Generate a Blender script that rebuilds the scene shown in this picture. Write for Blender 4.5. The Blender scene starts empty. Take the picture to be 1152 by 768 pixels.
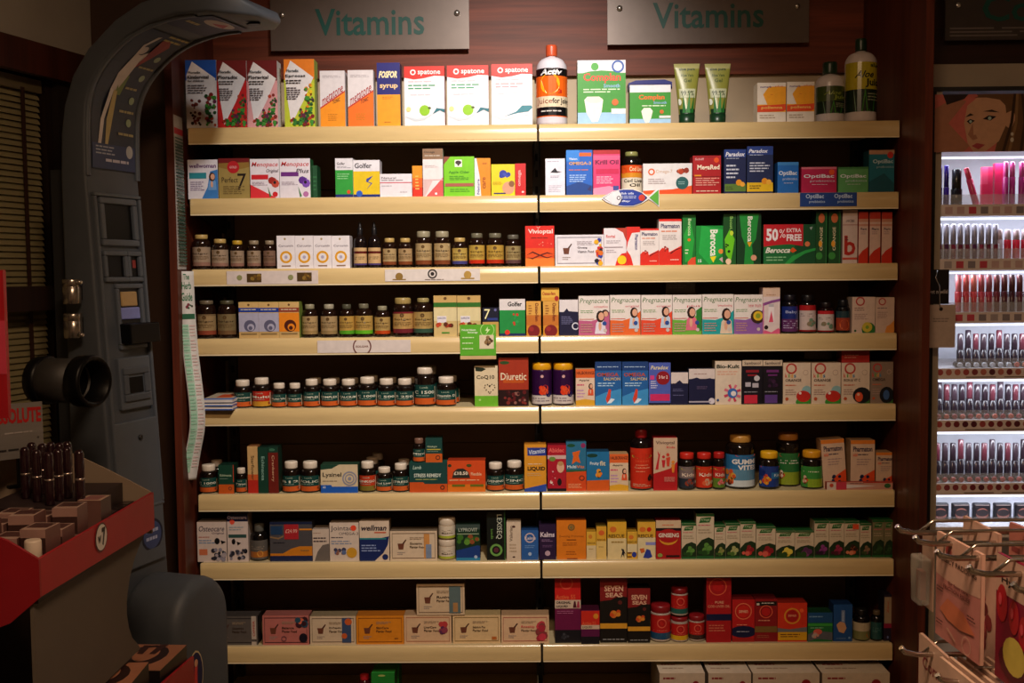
import bpy, bmesh, math, random
from mathutils import Vector, Matrix
random.seed(7)
scene = bpy.context.scene
COL = scene.collection

# ------------------------------------------------------------------ camera
FPX, IW, IH = 1200.0, 1152.0, 768.0
CAM = Vector((-0.049, -3.0, 1.45))
YAW, PIT, ROL = math.radians(0.55), math.radians(-3.606), math.radians(0.53)
def _axes():
    def tocam(P):
        x, y, z = P
        c, s = math.cos(YAW), math.sin(YAW); x, y = c*x+s*y, -s*x+c*y
        c, s = math.cos(PIT), math.sin(PIT); y, z = c*y+s*z, -s*y+c*z
        c, s = math.cos(ROL), math.sin(ROL); x, z = c*x-s*z, s*x+c*z
        return (x, y, z)
    cols = [tocam(e) for e in ((1,0,0),(0,1,0),(0,0,1))]
    rows = list(zip(*cols))
    return [Vector(r) for r in rows]          # right, forward, up in world space
RIGHT, FWD, UP = _axes()
cd = bpy.data.cameras.new('camera'); cam = bpy.data.objects.new('camera', cd); COL.objects.link(cam)
cd.sensor_width = 36.0; cd.lens = 36.0*FPX/IW; cd.clip_start = 0.05
m = Matrix.Identity(4)
for i in range(3):
    m[i][0], m[i][1], m[i][2], m[i][3] = RIGHT[i], UP[i], -FWD[i], CAM[i]
cam.matrix_world = m
scene.camera = cam
def at(px, py, Y):
    """world point seen at photo pixel (px, py) on the vertical plane y = Y"""
    d = RIGHT*((px-IW/2)/FPX) + UP*(-(py-IH/2)/FPX) + FWD
    return CAM + d*((Y-CAM.y)/d.y)

# ------------------------------------------------------------------ world, lamps, exposure
vs = scene.view_settings
vs.view_transform = 'Standard'; vs.look = 'None'; vs.exposure = 0.0; vs.gamma = 1.0; vs.use_curve_mapping = False
w = bpy.data.worlds.new('world'); scene.world = w; w.use_nodes = True
w.node_tree.nodes['Background'].inputs[0].default_value = (1.0, 0.72, 0.5, 1)
w.node_tree.nodes['Background'].inputs[1].default_value = 0.012
CEIL = 2.75
def lamp(kind, name, loc, energy, color, aim=None, **kw):
    L = bpy.data.lights.new(name, kind); L.energy = energy; L.color = color
    for k, v in kw.items(): setattr(L, k, v)
    o = bpy.data.objects.new(name, L); COL.objects.link(o); o.location = loc
    if aim is not None:
        o.rotation_euler = (Vector(aim)-Vector(loc)).to_track_quat('-Z', 'Y').to_euler()
    return o
SPOT_AT = Vector((0.08, -1.40, CEIL-0.07))
lamp('SPOT', 'downlight_beam', SPOT_AT, 178, (1.0, 0.93, 0.87), aim=(-0.12, 0.0, 1.58), spot_size=math.radians(67), spot_blend=1.0, shadow_soft_size=0.05)
lamp('AREA', 'room_ceiling_light', (0.0, -2.45, CEIL-0.04), 34, (1.0, 0.66, 0.40), aim=(0.0, -2.45, 0.0), shape='DISK', size=0.5)

# ------------------------------------------------------------------ materials
_mats = {}
def lin(h):
    h = h.lstrip('#'); r = []
    for i in (0, 2, 4):
        c = int(h[i:i+2], 16)/255.0
        r.append(c/12.92 if c <= 0.04045 else ((c+0.055)/1.055)**2.4)
    return (*r, 1.0)
def mat(hexc, rough=0.45, metal=0.0, kind='paper', **kw):
    key = (hexc, rough, metal, kind, tuple(sorted(kw.items())))
    if key in _mats: return _mats[key]
    m = bpy.data.materials.new(f'{kind}_{hexc}'); m.use_nodes = True
    nt = m.node_tree; b = nt.nodes['Principled BSDF']; L = nt.links
    b.inputs['Roughness'].default_value = rough; b.inputs['Metallic'].default_value = metal
    b.inputs['Base Color'].default_value = lin(hexc)
    if 'spec' in kw: b.inputs['Specular IOR Level'].default_value = kw['spec']
    if 'alpha' in kw: b.inputs['Alpha'].default_value = kw['alpha']
    if 'trans' in kw: b.inputs['Transmission Weight'].default_value = kw['trans']
    if 'coat' in kw: b.inputs['Coat Weight'].default_value = kw['coat']; b.inputs['Coat Roughness'].default_value = 0.12
    if 'emit' in kw:
        b.inputs['Emission Color'].default_value = lin(kw.get('ecol', hexc)); b.inputs['Emission Strength'].default_value = kw['emit']
    tc = nt.nodes.new('ShaderNodeTexCoord')
    def noise(scale, stretch=(1,1,1), detail=4):
        mp = nt.nodes.new('ShaderNodeMapping'); mp.inputs['Scale'].default_value = stretch
        L.new(tc.outputs['Object'], mp.inputs['Vector'])
        n = nt.nodes.new('ShaderNodeTexNoise'); n.inputs['Scale'].default_value = scale; n.inputs['Detail'].default_value = detail
        L.new(mp.outputs['Vector'], n.inputs['Vector']); return n
    def ramp(src, a, c, p0=0.3, p1=0.7):
        r = nt.nodes.new('ShaderNodeValToRGB'); r.color_ramp.elements[0].color = a; r.color_ramp.elements[1].color = c
        r.color_ramp.elements[0].position = p0; r.color_ramp.elements[1].position = p1
        L.new(src, r.inputs['Fac']); return r
    c = lin(hexc)
    def sc(k): return (min(1, c[0]*k), min(1, c[1]*k), min(1, c[2]*k), 1)
    if kind == 'paper':
        n = noise(60); r = ramp(n.outputs['Fac'], sc(0.93), sc(1.05)); L.new(r.outputs['Color'], b.inputs['Base Color'])
    elif kind in ('wood', 'woodh'):
        st = (14, 14, 0.7) if kind == 'wood' else (0.7, 14, 14)
        n = noise(2.2, st, 8); n2 = noise(9, st, 4)
        r = ramp(n.outputs['Fac'], sc(0.55), sc(1.3), 0.3, 0.72)
        mx = nt.nodes.new('ShaderNodeMix'); mx.data_type = 'RGBA'; mx.blend_type = 'MULTIPLY'; mx.inputs[0].default_value = 0.5
        r2 = ramp(n2.outputs['Fac'], (0.6, 0.6, 0.6, 1), (1.1, 1.1, 1.1, 1), 0.35, 0.6)
        L.new(r.outputs['Color'], mx.inputs[6]); L.new(r2.outputs['Color'], mx.inputs[7]); L.new(mx.outputs[2], b.inputs['Base Color'])
        bp = nt.nodes.new('ShaderNodeBump'); bp.inputs['Strength'].default_value = 0.05; L.new(n2.outputs['Fac'], bp.inputs['Height']); L.new(bp.outputs[0], b.inputs['Normal'])
    elif kind == 'wall':
        n = noise(7); r = ramp(n.outputs['Fac'], sc(0.92), sc(1.05)); L.new(r.outputs['Color'], b.inputs['Base Color'])
        n2 = noise(180); bp = nt.nodes.new('ShaderNodeBump'); bp.inputs['Strength'].default_value = 0.08; L.new(n2.outputs['Fac'], bp.inputs['Height']); L.new(bp.outputs[0], b.inputs['Normal'])
    elif kind == 'plastic':
        n = noise(25); r = ramp(n.outputs['Fac'], sc(0.94), sc(1.04)); L.new(r.outputs['Color'], b.inputs['Base Color'])
        n2 = noise(420, detail=2); bp = nt.nodes.new('ShaderNodeBump'); bp.inputs['Strength'].default_value = kw.get('bump', 0.04); L.new(n2.outputs['Fac'], bp.inputs['Height']); L.new(bp.outputs[0], b.inputs['Normal'])
    elif kind == 'metal':
        n = noise(9, (1, 8, 8)); r = ramp(n.outputs['Fac'], sc(0.93), sc(1.04)); L.new(r.outputs['Color'], b.inputs['Base Color'])
    _mats[key] = m
    return m
PMR = [0.42, 0.4, 0.0]
def pm(h): return mat(h, PMR[0], PMR[2], 'paper', spec=PMR[1])
def glassy(h): return mat(h, 0.12, 0.0, 'plastic', spec=0.6, bump=0.0)
def plast(h, r=0.4): return mat(h, r, 0.0, 'plastic')

# ------------------------------------------------------------------ mesh building
class MB:
    def __init__(s): s.v = []; s.f = []; s.m = []; s.sm = []; s.mats = []
    def mi(s, m):
        if m not in s.mats: s.mats.append(m)
        return s.mats.index(m)
    def face(s, pts, m, smooth=False):
        i = len(s.v); s.v += [tuple(p) for p in pts]; s.f.append(tuple(range(i, i+len(pts)))); s.m.append(s.mi(m)); s.sm.append(smooth)
    def box(s, x0, x1, y0, y1, z0, z1, m, sides=None, top=None):
        i = len(s.v)
        s.v += [(x0,y0,z0),(x1,y0,z0),(x1,y1,z0),(x0,y1,z0),(x0,y0,z1),(x1,y0,z1),(x1,y1,z1),(x0,y1,z1)]
        fs = [(0,1,5,4),(1,2,6,5),(2,3,7,6),(3,0,4,7),(4,5,6,7),(3,2,1,0)]
        ms = [m, sides or m, m, sides or m, top or m, m]
        for f, mm in zip(fs, ms):
            s.f.append(tuple(i+k for k in f)); s.m.append(s.mi(mm)); s.sm.append(False)
    def lathe(s, prof, m, seg=20, cx=0, cy=0, close=True, sx=1, sy=1, smooth=True):
        i = len(s.v); n = len(prof)
        for r, z in prof:
            for k in range(seg):
                a = 2*math.pi*k/seg; s.v.append((cx+sx*r*math.cos(a), cy+sy*r*math.sin(a), z))
        for a in range(n-1):
            for k in range(seg):
                k2 = (k+1) % seg
                s.f.append((i+a*seg+k, i+a*seg+k2, i+(a+1)*seg+k2, i+(a+1)*seg+k)); s.m.append(s.mi(m)); s.sm.append(smooth)
        if close:
            s.f.append(tuple(i+k for k in reversed(range(seg)))); s.m.append(s.mi(m)); s.sm.append(False)
            s.f.append(tuple(i+(n-1)*seg+k for k in range(seg))); s.m.append(s.mi(m)); s.sm.append(False)
    def prism(s, poly, axis, a0, a1, m, side=None):
        """poly: 2D points; extruded along axis 'x','y','z' from a0 to a1"""
        def P(p, a):
            if axis == 'x': return (a, p[0], p[1])
            if axis == 'y': return (p[0], a, p[1])
            return (p[0], p[1], a)
        n = len(poly); i = len(s.v)
        s.v += [P(p, a0) for p in poly]+[P(p, a1) for p in poly]
        s.f.append(tuple(i+k for k in range(n))); s.f.append(tuple(i+n+k for k in reversed(range(n))))
        s.m += [s.mi(m)]*2; s.sm += [False]*2
        for k in range(n):
            k2 = (k+1) % n
            s.f.append((i+k, i+n+k, i+n+k2, i+k2)); s.m.append(s.mi(side or m)); s.sm.append(False)
    def tube(s, pts, r, m, seg=8):
        pts = [Vector(p) for p in pts]; i = len(s.v); n = len(pts)
        up = Vector((0, 0, 1)) if abs((pts[1]-pts[0]).normalized().z) < 0.9 else Vector((1, 0, 0))
        for k, p in enumerate(pts):
            t = (pts[min(k+1, n-1)]-pts[max(k-1, 0)]).normalized()
            a = t.cross(up).normalized(); b = t.cross(a)
            for q in range(seg):
                th = 2*math.pi*q/seg; s.v.append(tuple(p+a*(r*math.cos(th))+b*(r*math.sin(th))))
        for k in range(n-1):
            for q in range(seg):
                q2 = (q+1) % seg
                s.f.append((i+k*seg+q, i+k*seg+q2, i+(k+1)*seg+q2, i+(k+1)*seg+q)); s.m.append(s.mi(m)); s.sm.append(True)
        s.f.append(tuple(i+q for q in reversed(range(seg)))); s.f.append(tuple(i+(n-1)*seg+q for q in range(seg)))
        s.m += [s.mi(m)]*2; s.sm += [False]*2
    def mesh(s, name):
        me = bpy.data.meshes.new(name); me.from_pydata(s.v, [], s.f)
        for m in s.mats: me.materials.append(m)
        me.polygons.foreach_set('material_index', s.m); me.polygons.foreach_set('use_smooth', s.sm); me.update()
        return me
    def build(s, name, parent=None, loc=None, rot=None):
        o = bpy.data.objects.new(name, s.mesh(name)); COL.objects.link(o)
        if parent is not None: o.parent = parent
        if loc is not None: o.location = loc
        if rot is not None: o.rotation_euler = rot
        return o
def empty(name, loc=(0,0,0), rot=(0,0,0)):
    o = bpy.data.objects.new(name, None); COL.objects.link(o); o.location = loc; o.rotation_euler = rot; o.empty_display_size = 0.05
    return o
USED = {}
def tag(o, label, cat, group=None):
    o['label'] = label; o['category'] = cat
    if group: o['group'] = group
    USED.setdefault(label, []).append(o)
    return o
def structure(o): o['kind'] = 'structure'; return o
def fix_normals(o):
    bm = bmesh.new(); bm.from_mesh(o.data); bmesh.ops.recalc_face_normals(bm, faces=bm.faces); bm.to_mesh(o.data); bm.free()
def bevel_obj(o, width=0.004, seg=2, ang=0.6):
    md = o.modifiers.new('bevel', 'BEVEL'); md.width = width; md.segments = seg; md.limit_method = 'ANGLE'; md.angle_limit = ang
    return o

# ------------------------------------------------------------------ printed artwork (flat print as thin layers)
_txt = {}
def text_mesh(s, bold=0.0):
    key = (s, bold)
    if key in _txt: return _txt[key]
    cu = bpy.data.curves.new('lettering', 'FONT'); cu.body = s; cu.resolution_u = 2; cu.offset = bold
    ob = bpy.data.objects.new('lettering', cu)
    me = ob.to_mesh()
    vs_ = [(v.co.x, v.co.y) for v in me.vertices]
    me.calc_loop_triangles()
    fs = [tuple(t.vertices) for t in me.loop_triangles]
    ob.to_mesh_clear(); bpy.data.objects.remove(ob); bpy.data.curves.remove(cu)
    if not vs_: vs_ = [(0, 0)]
    xs = [p[0] for p in vs_]; ys = [p[1] for p in vs_]
    x0, x1, y0, y1 = min(xs), max(xs), min(ys), max(ys)
    _txt[key] = ([((x-x0)/max(x1-x0, 1e-6), (y-y0)/max(y1-y0, 1e-6)) for x, y in vs_], fs)
    return _txt[key]
# all art coordinates: u left to right, v top to bottom, both 0..1 over the printed face
def R(c, u0, v0, u1, v1): return ('r', c, u0, v0, u1, v1)
def C(c, u, v, ru, rv=None): return ('c', c, u, v, ru, rv)
def O(c, u, v, ru, t=0.25): return ('o', c, u, v, ru, t)
def P(c, *pts): return ('p', c, pts)
def T(c, s, u0, v0, u1, v1, rot=0, sl=0.0, b=0.02, tilt=0.0): return ('t', c, s, u0, v0, u1, v1, rot, sl, b, tilt)
def G(c, u0, v0, u1, v1, n=3): return ('g', c, u0, v0, u1, v1, n)
def S(cols, u0, v0, u1, v1, n=12, r=0.1, seed=1): return ('s', cols, u0, v0, u1, v1, n, r, seed)
def Q(u, v, s, top, hair='3a2118', skin='d9a184', rv=None):      # little printed figure
    return ('q', u, v, s, top, hair, skin)
def art_mesh(ops, Wd, Hd, surf, mb, cyl=False):
    layer = [0]
    asp = Wd/Hd
    def emit(poly, m):
        for ax, lim, sg in ((0, 0.0, 1), (0, 1.0, -1), (1, 0.0, 1), (1, 1.0, -1)):      # trim the print to the face
            out = []
            for q in range(len(poly)):
                p0, p1 = poly[q-1], poly[q]
                a, c2 = sg*(p0[ax]-lim), sg*(p1[ax]-lim)
                if (a >= 0) != (c2 >= 0):
                    t = a/(a-c2); out.append((p0[0]+(p1[0]-p0[0])*t, p0[1]+(p1[1]-p0[1])*t))
                if c2 >= 0: out.append(p1)
            poly = out
            if len(poly) < 3: return
        mb.face([surf(u, v, layer[0]) for u, v in poly], m)
    def rect(u0, v0, u1, v1, m):
        n = max(1, int(abs(u1-u0)*12)) if cyl else 1
        for k in range(n):
            a = u0+(u1-u0)*k/n; b = u0+(u1-u0)*(k+1)/n
            emit([(a, v1), (b, v1), (b, v0), (a, v0)], m)
    def ell(u, v, ru, rv, m, seg=16):
        rv = ru*asp if rv is None else rv
        emit([(u+ru*math.cos(2*math.pi*k/seg), v-rv*math.sin(2*math.pi*k/seg)) for k in range(seg)], m)
    for op in ops:
        layer[0] += 1
        k = op[0]
        if k == 'r': rect(op[2], op[3], op[4], op[5], pm(op[1]))
        elif k == 'c': ell(op[2], op[3], op[4], op[5], pm(op[1]))
        elif k == 'o':
            _, c, u, v, ru, t = op; rv = ru*asp; seg = 20
            for q in range(seg):
                a0, a1 = 2*math.pi*q/seg, 2*math.pi*(q+1)/seg; i = 1-t
                emit([(u+ru*math.cos(a0), v-rv*math.sin(a0)), (u+ru*math.cos(a1), v-rv*math.sin(a1)), (u+ru*i*math.cos(a1), v-rv*i*math.sin(a1)), (u+ru*i*math.cos(a0), v-rv*i*math.sin(a0))], pm(c))
        elif k == 'p': emit(op[2], pm(op[1]))
        elif k == 't':
            _, c, s, u0, v0, u1, v1, rot, sl, bo, tilt = op
            pts, fs = text_mesh(s, bo); m = pm(c)
            def mp(p):
                x, y = p
                if rot == 0: x = x+sl*(y-0.5); u, v = u0+(u1-u0)*x, v1-(v1-v0)*y
                elif rot == 1: u, v = u1-(u1-u0)*y, v1-(v1-v0)*x     # reads upwards
                else: u, v = u0+(u1-u0)*y, v0+(v1-v0)*x               # reads downwards
                if tilt: v = v-tilt*(u-(u0+u1)/2)
                return (min(max(u, 0), 1), min(max(v, 0), 1))
            i = len(mb.v); mb.v += [surf(*mp(p), layer[0]) for p in pts]; mi = mb.mi(m)
            for f in fs:
                mb.f.append(tuple(i+q for q in f)); mb.m.append(mi); mb.sm.append(False)
        elif k == 'g':
            _, c, u0, v0, u1, v1, n = op; rnd = random.Random(int(u0*997+v0*131+n)); m = pm(c)
            for q in range(n):
                va = v0+(v1-v0)*(q+0.2)/n; vb = v0+(v1-v0)*(q+0.62)/n
                u = u0; end = u0+(u1-u0)*rnd.uniform(0.7, 1.0)
                while u < end:
                    w_ = rnd.uniform(0.12, 0.3)*(u1-u0)
                    emit([(u, vb), (min(u+w_, end), vb), (min(u+w_, end), va), (u, va)], m); u += w_+0.035*(u1-u0)
        elif k == 's':
            _, cols, u0, v0, u1, v1, n, r, seed = op; rnd = random.Random(seed)
            for q in range(n):
                rr = r*rnd.uniform(0.6, 1.2)
                layer[0] += 0.3
                ell(min(max(rnd.uniform(u0, u1), rr), 1-rr), min(rnd.uniform(v0, v1), 1-rr*asp), rr, None, pm(cols[q % len(cols)]), 8)
        elif k == 'q':
            _, u, v, s, top, hair, skin = op
            emit([(u-1.5*s, v+4.6*s*asp), (u+1.3*s, v+4.6*s*asp), (u+1.1*s, v+1.8*s*asp), (u+.4*s, v+1.0*s*asp), (u-.4*s, v+1.0*s*asp), (u-1.2*s, v+1.9*s*asp)], pm(top)); layer[0] += 1
            ell(u-.1*s, v+.25*s*asp, s*1.05, s*1.5*asp, pm(hair), 12); layer[0] += 1
            ell(u+.12*s, v+.2*s*asp, s*.72, s*1.0*asp, pm(skin), 12); layer[0] += 1
            ell(u-.2*s, v+2.7*s*asp, s*.4, s*1.1*asp, pm(skin), 10)
def art_flat(ops, Wd, Hd, name='printed_front', parent=None, y=0.0, z=0.0):
    mb = MB()
    art_mesh(ops, Wd, Hd, lambda u, v, l: ((u-.5)*Wd, y-0.0003-0.00011*l, z+(1-v)*Hd), mb)
    return mb.build(name, parent)

# ------------------------------------------------------------------ layout data of the shelving
ZS = [1.866, 1.6695, 1.4717, 1.2757, 1.0763, 0.8310, 0.6326, 0.3884]
XL, XR = -0.974, 1.0
ROWTXT = ['on the top shelf', 'on the second shelf down', 'on the third shelf down', 'on the fourth shelf down', 'on the fifth shelf down', 'on the sixth shelf down', 'on the seventh shelf down', 'on the eighth shelf down']
SUB = [0]; LAST = [-9.0]
def row(k): SUB[0] = k; LAST[0] = -9.0
def place(x0, x1, yt, sb, zb=None, free=False):
    zsh = ZS[SUB[0]] if zb is None else zb
    pyb = 140 + SUB[0]*83
    a = at(x0, yt+20, sb); b = at(x1, yt+20, sb)
    X0, X1 = a.x, b.x
    if not free:
        if X0 < LAST[0]+0.0006: X0 = LAST[0]+0.0006
        LAST[0] = X1
    H = at((x0+x1)/2, yt, sb).z - zsh
    return X0, X1, zsh, H
def fin(o, desc, cat):
    tag(o, desc+' '+ROWTXT[SUB[0]], cat); return o
def b(x0, x1, yt, col, desc, *art, side=None, top=None, d=0.05, sb=None, zb=None, free=False, rz=0.0, ry=0.0, name='supplement_box', cat='box'):
    """carton: body plus printed front; yt = photo pixel of its top edge, stands on the current shelf"""
    sb = 0.014 + random.uniform(-0.002, 0.003) if sb is None else sb
    X0, X1, zsh, H = place(x0, x1, yt, sb, zb, free)
    Wd = X1-X0
    mb = MB(); M = pm(col); sd = pm(side) if side else M
    mb.box(-Wd/2, Wd/2, 0, d, 0, H-0.0006, M, sd, pm(top) if top else sd)
    mb.box(-Wd/2+.0006, Wd/2-.0006, 0.0008, d-0.003, H-0.0006, H, sd, sd, pm(top) if top else sd)   # tucked lid flap
    o = mb.build(name, None, ((X0+X1)/2, sb, zsh), (0, ry, rz))
    if art: art_flat((R(col, 0, 0, 1, 1),)+art, Wd, H, 'printed_front', o)
    fin(o, desc, cat)
    return o
def j(x0, x1, yt, desc, *art, glass='1c0d08', cap='c9b48c', caph=0.14, capw=0.72, lab='cdb27a', lv=(0.36, 0.9), sh=0.2, neck=0.62, sb=None, zb=None, free=False, name='supplement_bottle', cat='bottle', plastic=False, span=170, ribs=True, capmat=None, foil=0.0):
    """round bottle: glass body, cap and printed wrap label. lv = label top and bottom as a fraction of the whole height from the top"""
    sb = 0.014 + random.uniform(-0.002, 0.004) if sb is None else sb
    X0, X1, zsh, H = place(x0, x1, yt, sb+(x1-x0)*0.00125, zb, free)
    r = (X1-X0)/2
    mb = MB(); M = plast(glass, 0.3) if plastic else glassy(glass)
    hc = H*caph; zt = H-hc; zs_ = zt-H*sh*0.85; rn = r*neck
    prof = [(r*.86, 0), (r*.97, r*.06), (r, r*.18), (r, zs_)]
    for k in range(1, 6):
        t = k/6*math.pi/2; prof.append((rn+(r-rn)*math.cos(t), zs_+(zt-zs_)*0.9*math.sin(t)))
    prof += [(rn, zt-(zt-zs_)*.06), (rn, zt+hc*.3)]
    mb.lathe(prof, M, 20)
    o = mb.build(name, None, ((X0+X1)/2, sb+r, zsh))
    if hc > 0:
        cb = MB(); rc = r*capw; CM = capmat or plast(cap, 0.35)
        cb.lathe([(rc*.97, zt-.0004), (rc, zt+hc*.08), (rc, zt+hc*.8), (rc*.93, zt+hc*.97), (rc*.5, H)], CM, 18)
        if ribs:
            for q in range(9):
                a = -math.pi*(q+.5)/9
                ca, sa = math.cos(a), math.sin(a)
                cb.face([(rc*1.02*math.cos(a-.05), rc*1.02*math.sin(a-.05), zt+hc*.12), (rc*1.02*math.cos(a+.05), rc*1.02*math.sin(a+.05), zt+hc*.12), (rc*1.02*math.cos(a+.05), rc*1.02*math.sin(a+.05), zt+hc*.76), (rc*1.02*math.cos(a-.05), rc*1.02*math.sin(a-.05), zt+hc*.76)], CM)
        cb.build('cap', o)
    lt, lb = H*(1-lv[0]), H*(1-lv[1])
    if lb < r*.18: lb = r*.18
    lt = min(lt, zs_-.0005) if not plastic else min(lt, zs_)
    if lab:
        mb = MB(); sp = math.radians(span); lh = lt-lb
        def surf(u, v, l):
            a = (u-.5)*sp; rr = r+0.0003+0.00013*l
            return (rr*math.sin(a), -rr*math.cos(a), lb+(1-v)*lh)
        ops = [R(lab, 0, 0, 1, 1)] + list(art)
        PMR[:] = [0.24, 0.7, foil]; art_mesh(ops, r*sp, lh, surf, mb, cyl=True); PMR[:] = [0.42, 0.4, 0.0]
        mb.build('label', o)
    fin(o, desc, cat)
    return o
def group_duplicates():
    for lab, obs in USED.items():
        if len(obs) > 1:
            for o in obs:
                if 'group' not in o: o['group'] = 'matching '+lab

# ================================================================== THE ROOM
BACK = 0.36
wood = mat('5a2616', 0.5, 0, 'wood', spec=0.3); woodh = mat('7c3a24', 0.5, 0, 'woodh', spec=0.35)
darkwood = mat('2e150d', 0.4, 0, 'wood')
beige = mat('b8a890', 0.8, 0, 'wall'); cream_panel = mat('c9b597', 0.6, 0, 'wall'); shaded_panel = mat('8a705c', 0.75, 0, 'wall', spec=0.15)
def slab(name, x0, x1, y0, y1, z0, z1, m, parent=None):
    mb = MB(); mb.box(x0, x1, y0, y1, z0, z1, m); return mb.build(name, parent)
# floor of square vinyl tiles, ceiling
fl = structure(slab('floor', -2.6, 2.6, -4.6, 0.5, -0.04, -0.004, mat('4a4038', 0.6, 0, 'wall')))
tile_me = None
for ix in range(13):
    for iy in range(13):
        if tile_me is None:
            mb = MB(); mb.box(-.196, .196, -.196, .196, -0.004, 0, mat('7a6c5c', 0.45, 0, 'wall')); tile_me = mb.mesh('floor_tile')
        t = bpy.data.objects.new('floor_tile', tile_me); COL.objects.link(t); t.parent = fl; t.location = (-2.4+.4*ix, -4.4+.4*iy-.02, 0)
structure(slab('ceiling', -2.6, 2.6, -4.6, 0.5, CEIL, CEIL+.05, mat('c8beb0', 0.85, 0, 'wall')))
# back wall with panels behind the shelves darkened to hold the shelf shade in their colour, cream panel behind the top shelf, wooden fascia above
zf = at(700, 85, BACK-.02).z
wb = structure(slab('wall_back', -2.6, 2.6, BACK+.012, BACK+.09, 0, CEIL, beige))
for k in range(2):
    xa, xb = (XL-.01, -.004) if k == 0 else (.004, XR+.01)
    z = 0.12
    while z < ZS[0]-.05:
        z2 = min(z+.2, ZS[0]-.012)
        slab('back_panel', xa, xb, BACK, BACK+.011, z, z2-.003, shaded_panel, wb); z = z2
    slab('back_panel', xa, xb, BACK-.008, BACK+.011, ZS[0]-.011, zf, cream_panel, wb)
structure(slab('trim_1', XL-.02, XR+.02, BACK-.03, BACK+.012, zf, CEIL, woodh))
# the end boards of the shelving bay, standing proud of the shelf fronts
structure(slab('trim_2', XR+.004, XR+.024, -.185, BACK+.012, 0, CEIL, wood))
structure(slab('trim_3', XL-.04, XL-.02, -.075, BACK+.012, 0, CEIL, wood))
# right of the shelving: dark fascia over the cosmetics and pale wall band
zc = at(1090, 72, .1).z
structure(slab('trim_4', XR+.024, 2.6, .1, BACK+.012, zc, CEIL, mat('30140d', .4, 0, 'woodh')))
structure(slab('trim_8', XR+.024, 2.55, .1, .14, at(1090, 108, .1).z-.05, zc, mat('b0a08c', .8, 0, 'wall')))
structure(slab('wall_right', 2.55, 2.6, -4.6, .09, 0, CEIL, beige))
structure(slab('wall_rear', -2.6, 2.6, -4.65, -4.6, 0, CEIL, beige))

# ------------------------------------------------------------------ shelves
shelf_m = mat('cfb27c', 0.2, 0.0, 'metal', spec=0.9); deck_m = mat('b9a67e', 0.45, 0, 'metal'); bracket_m = mat('1d1917', 0.5, 0, 'metal', spec=.3)
glint_m = mat('e9d6ae', 0.25, 0.0, 'metal', spec=0.7)
LAB = [['herbal tonic cartons', 'the tall aloe bottles'], ['the golden and menopause boxes', 'the probiotic boxes'], ['brown glass bottles and white square boxes', 'the green effervescent cartons'],
       ['gold-labelled bottles and a green card', 'the pregnancy vitamin boxes'], ['a row of white-capped bottles', 'two purple tubs'], ['green and orange bottles and cartons', 'red-capped and yellow-capped bottles'],
       ['the grey and white joint supplement boxes', 'the green-topped herbal boxes'], ['a row of framed white and orange packs', 'the red fish oil boxes and tubs']]
ORD = ['top', 'second', 'third', 'fourth', 'fifth', 'sixth', 'seventh', 'eighth']
LIP = 0.047
def shelf(k, x0, x1, z, label, lip=LIP, dep=0.35):
    e = empty('metal_shelf', ((x0+x1)/2, 0, z)); hw = (x1-x0)/2
    mb = MB(); mb.box(-hw+.003, hw-.003, .003, dep, -.014, 0, deck_m); mb.build('deck', e)
    mb = MB()
    prof = [(.003, 0)]+[(.001-.006*(1-(1-q/7)**2)-.0025*q/14 if q < 8 else -.005-.0025*q/14+(.0025 if q == 14 else 0), -.0005-(lip-.001)*q/14) for q in range(15)]+[(.003, -lip)]
    nn = 8
    for q in range(nn+1): mb.v += [(-hw+2*hw*q/nn, y_, z_) for y_, z_ in prof]
    for q in range(nn):
        for r_ in range(len(prof)-1):
            a_ = q*len(prof)+r_; mb.f.append((a_, a_+1, a_+len(prof)+1, a_+len(prof))); mb.m.append(mb.mi(shelf_m)); mb.sm.append(True)
    o = mb.build('ticket_strip', e); fix_normals(o)
    for p_ in o.data.polygons: p_.use_smooth = len(p_.vertices) == 4
    mb = MB(); mb.box(-hw, hw, -.0075, -.002, -lip-.0005, -lip+.003, glint_m); mb.build('strip_edge', e)  # paler edge bar, the metal's reflected gleam put into its colour
    for s in (-1, 1):
        mb = MB(); a = s*hw-s*.0035
        mb.prism([(.004, -.014), (dep-.01, -.014), (dep-.01, -.085), (dep-.08, -.085), (.02, -.03)], 'x', a-.0015, a+.0015, bracket_m); o = mb.build('bracket', e); fix_normals(o)
        mb = MB(); mb.box(s*hw-.001, s*hw+.001, -.005, .012, -lip, -.001, deck_m); mb.build('end_cap', e)
    tag(e, label, 'shelf'); return e
for k, z in enumerate(ZS):
    shelf(k, XL, -.004, z, f'cream metal shelf, {ORD[k]} from the top, holding {LAB[k][0]}')
    shelf(k, .004, XR, z, f'cream metal shelf, {ORD[k]} from the top, holding {LAB[k][1]}')
BASEZ = 0.17
for x0, x1, what in ((XL, -.004, 'holding two small green boxes'), (.004, XR, 'holding a row of flat white boxes')):
    e = empty('base_shelf', ((x0+x1)/2, 0, 0)); hw = (x1-x0)/2
    mb = MB(); mb.box(-hw+.003, hw-.003, -.08, .35, BASEZ-.02, BASEZ, deck_m); mb.build('deck', e)
    mb = MB(); mb.box(-hw, hw, -.06, -.05, 0.0, BASEZ-.02, bracket_m); mb.build('kick_plate', e)
    mb = MB(); mb.box(-hw, hw, -.086, -.08, BASEZ-.045, BASEZ, shelf_m); mb.build('ticket_strip', e)
    tag(e, 'low base shelf at the foot of the shelving '+what, 'shelf')
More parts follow.
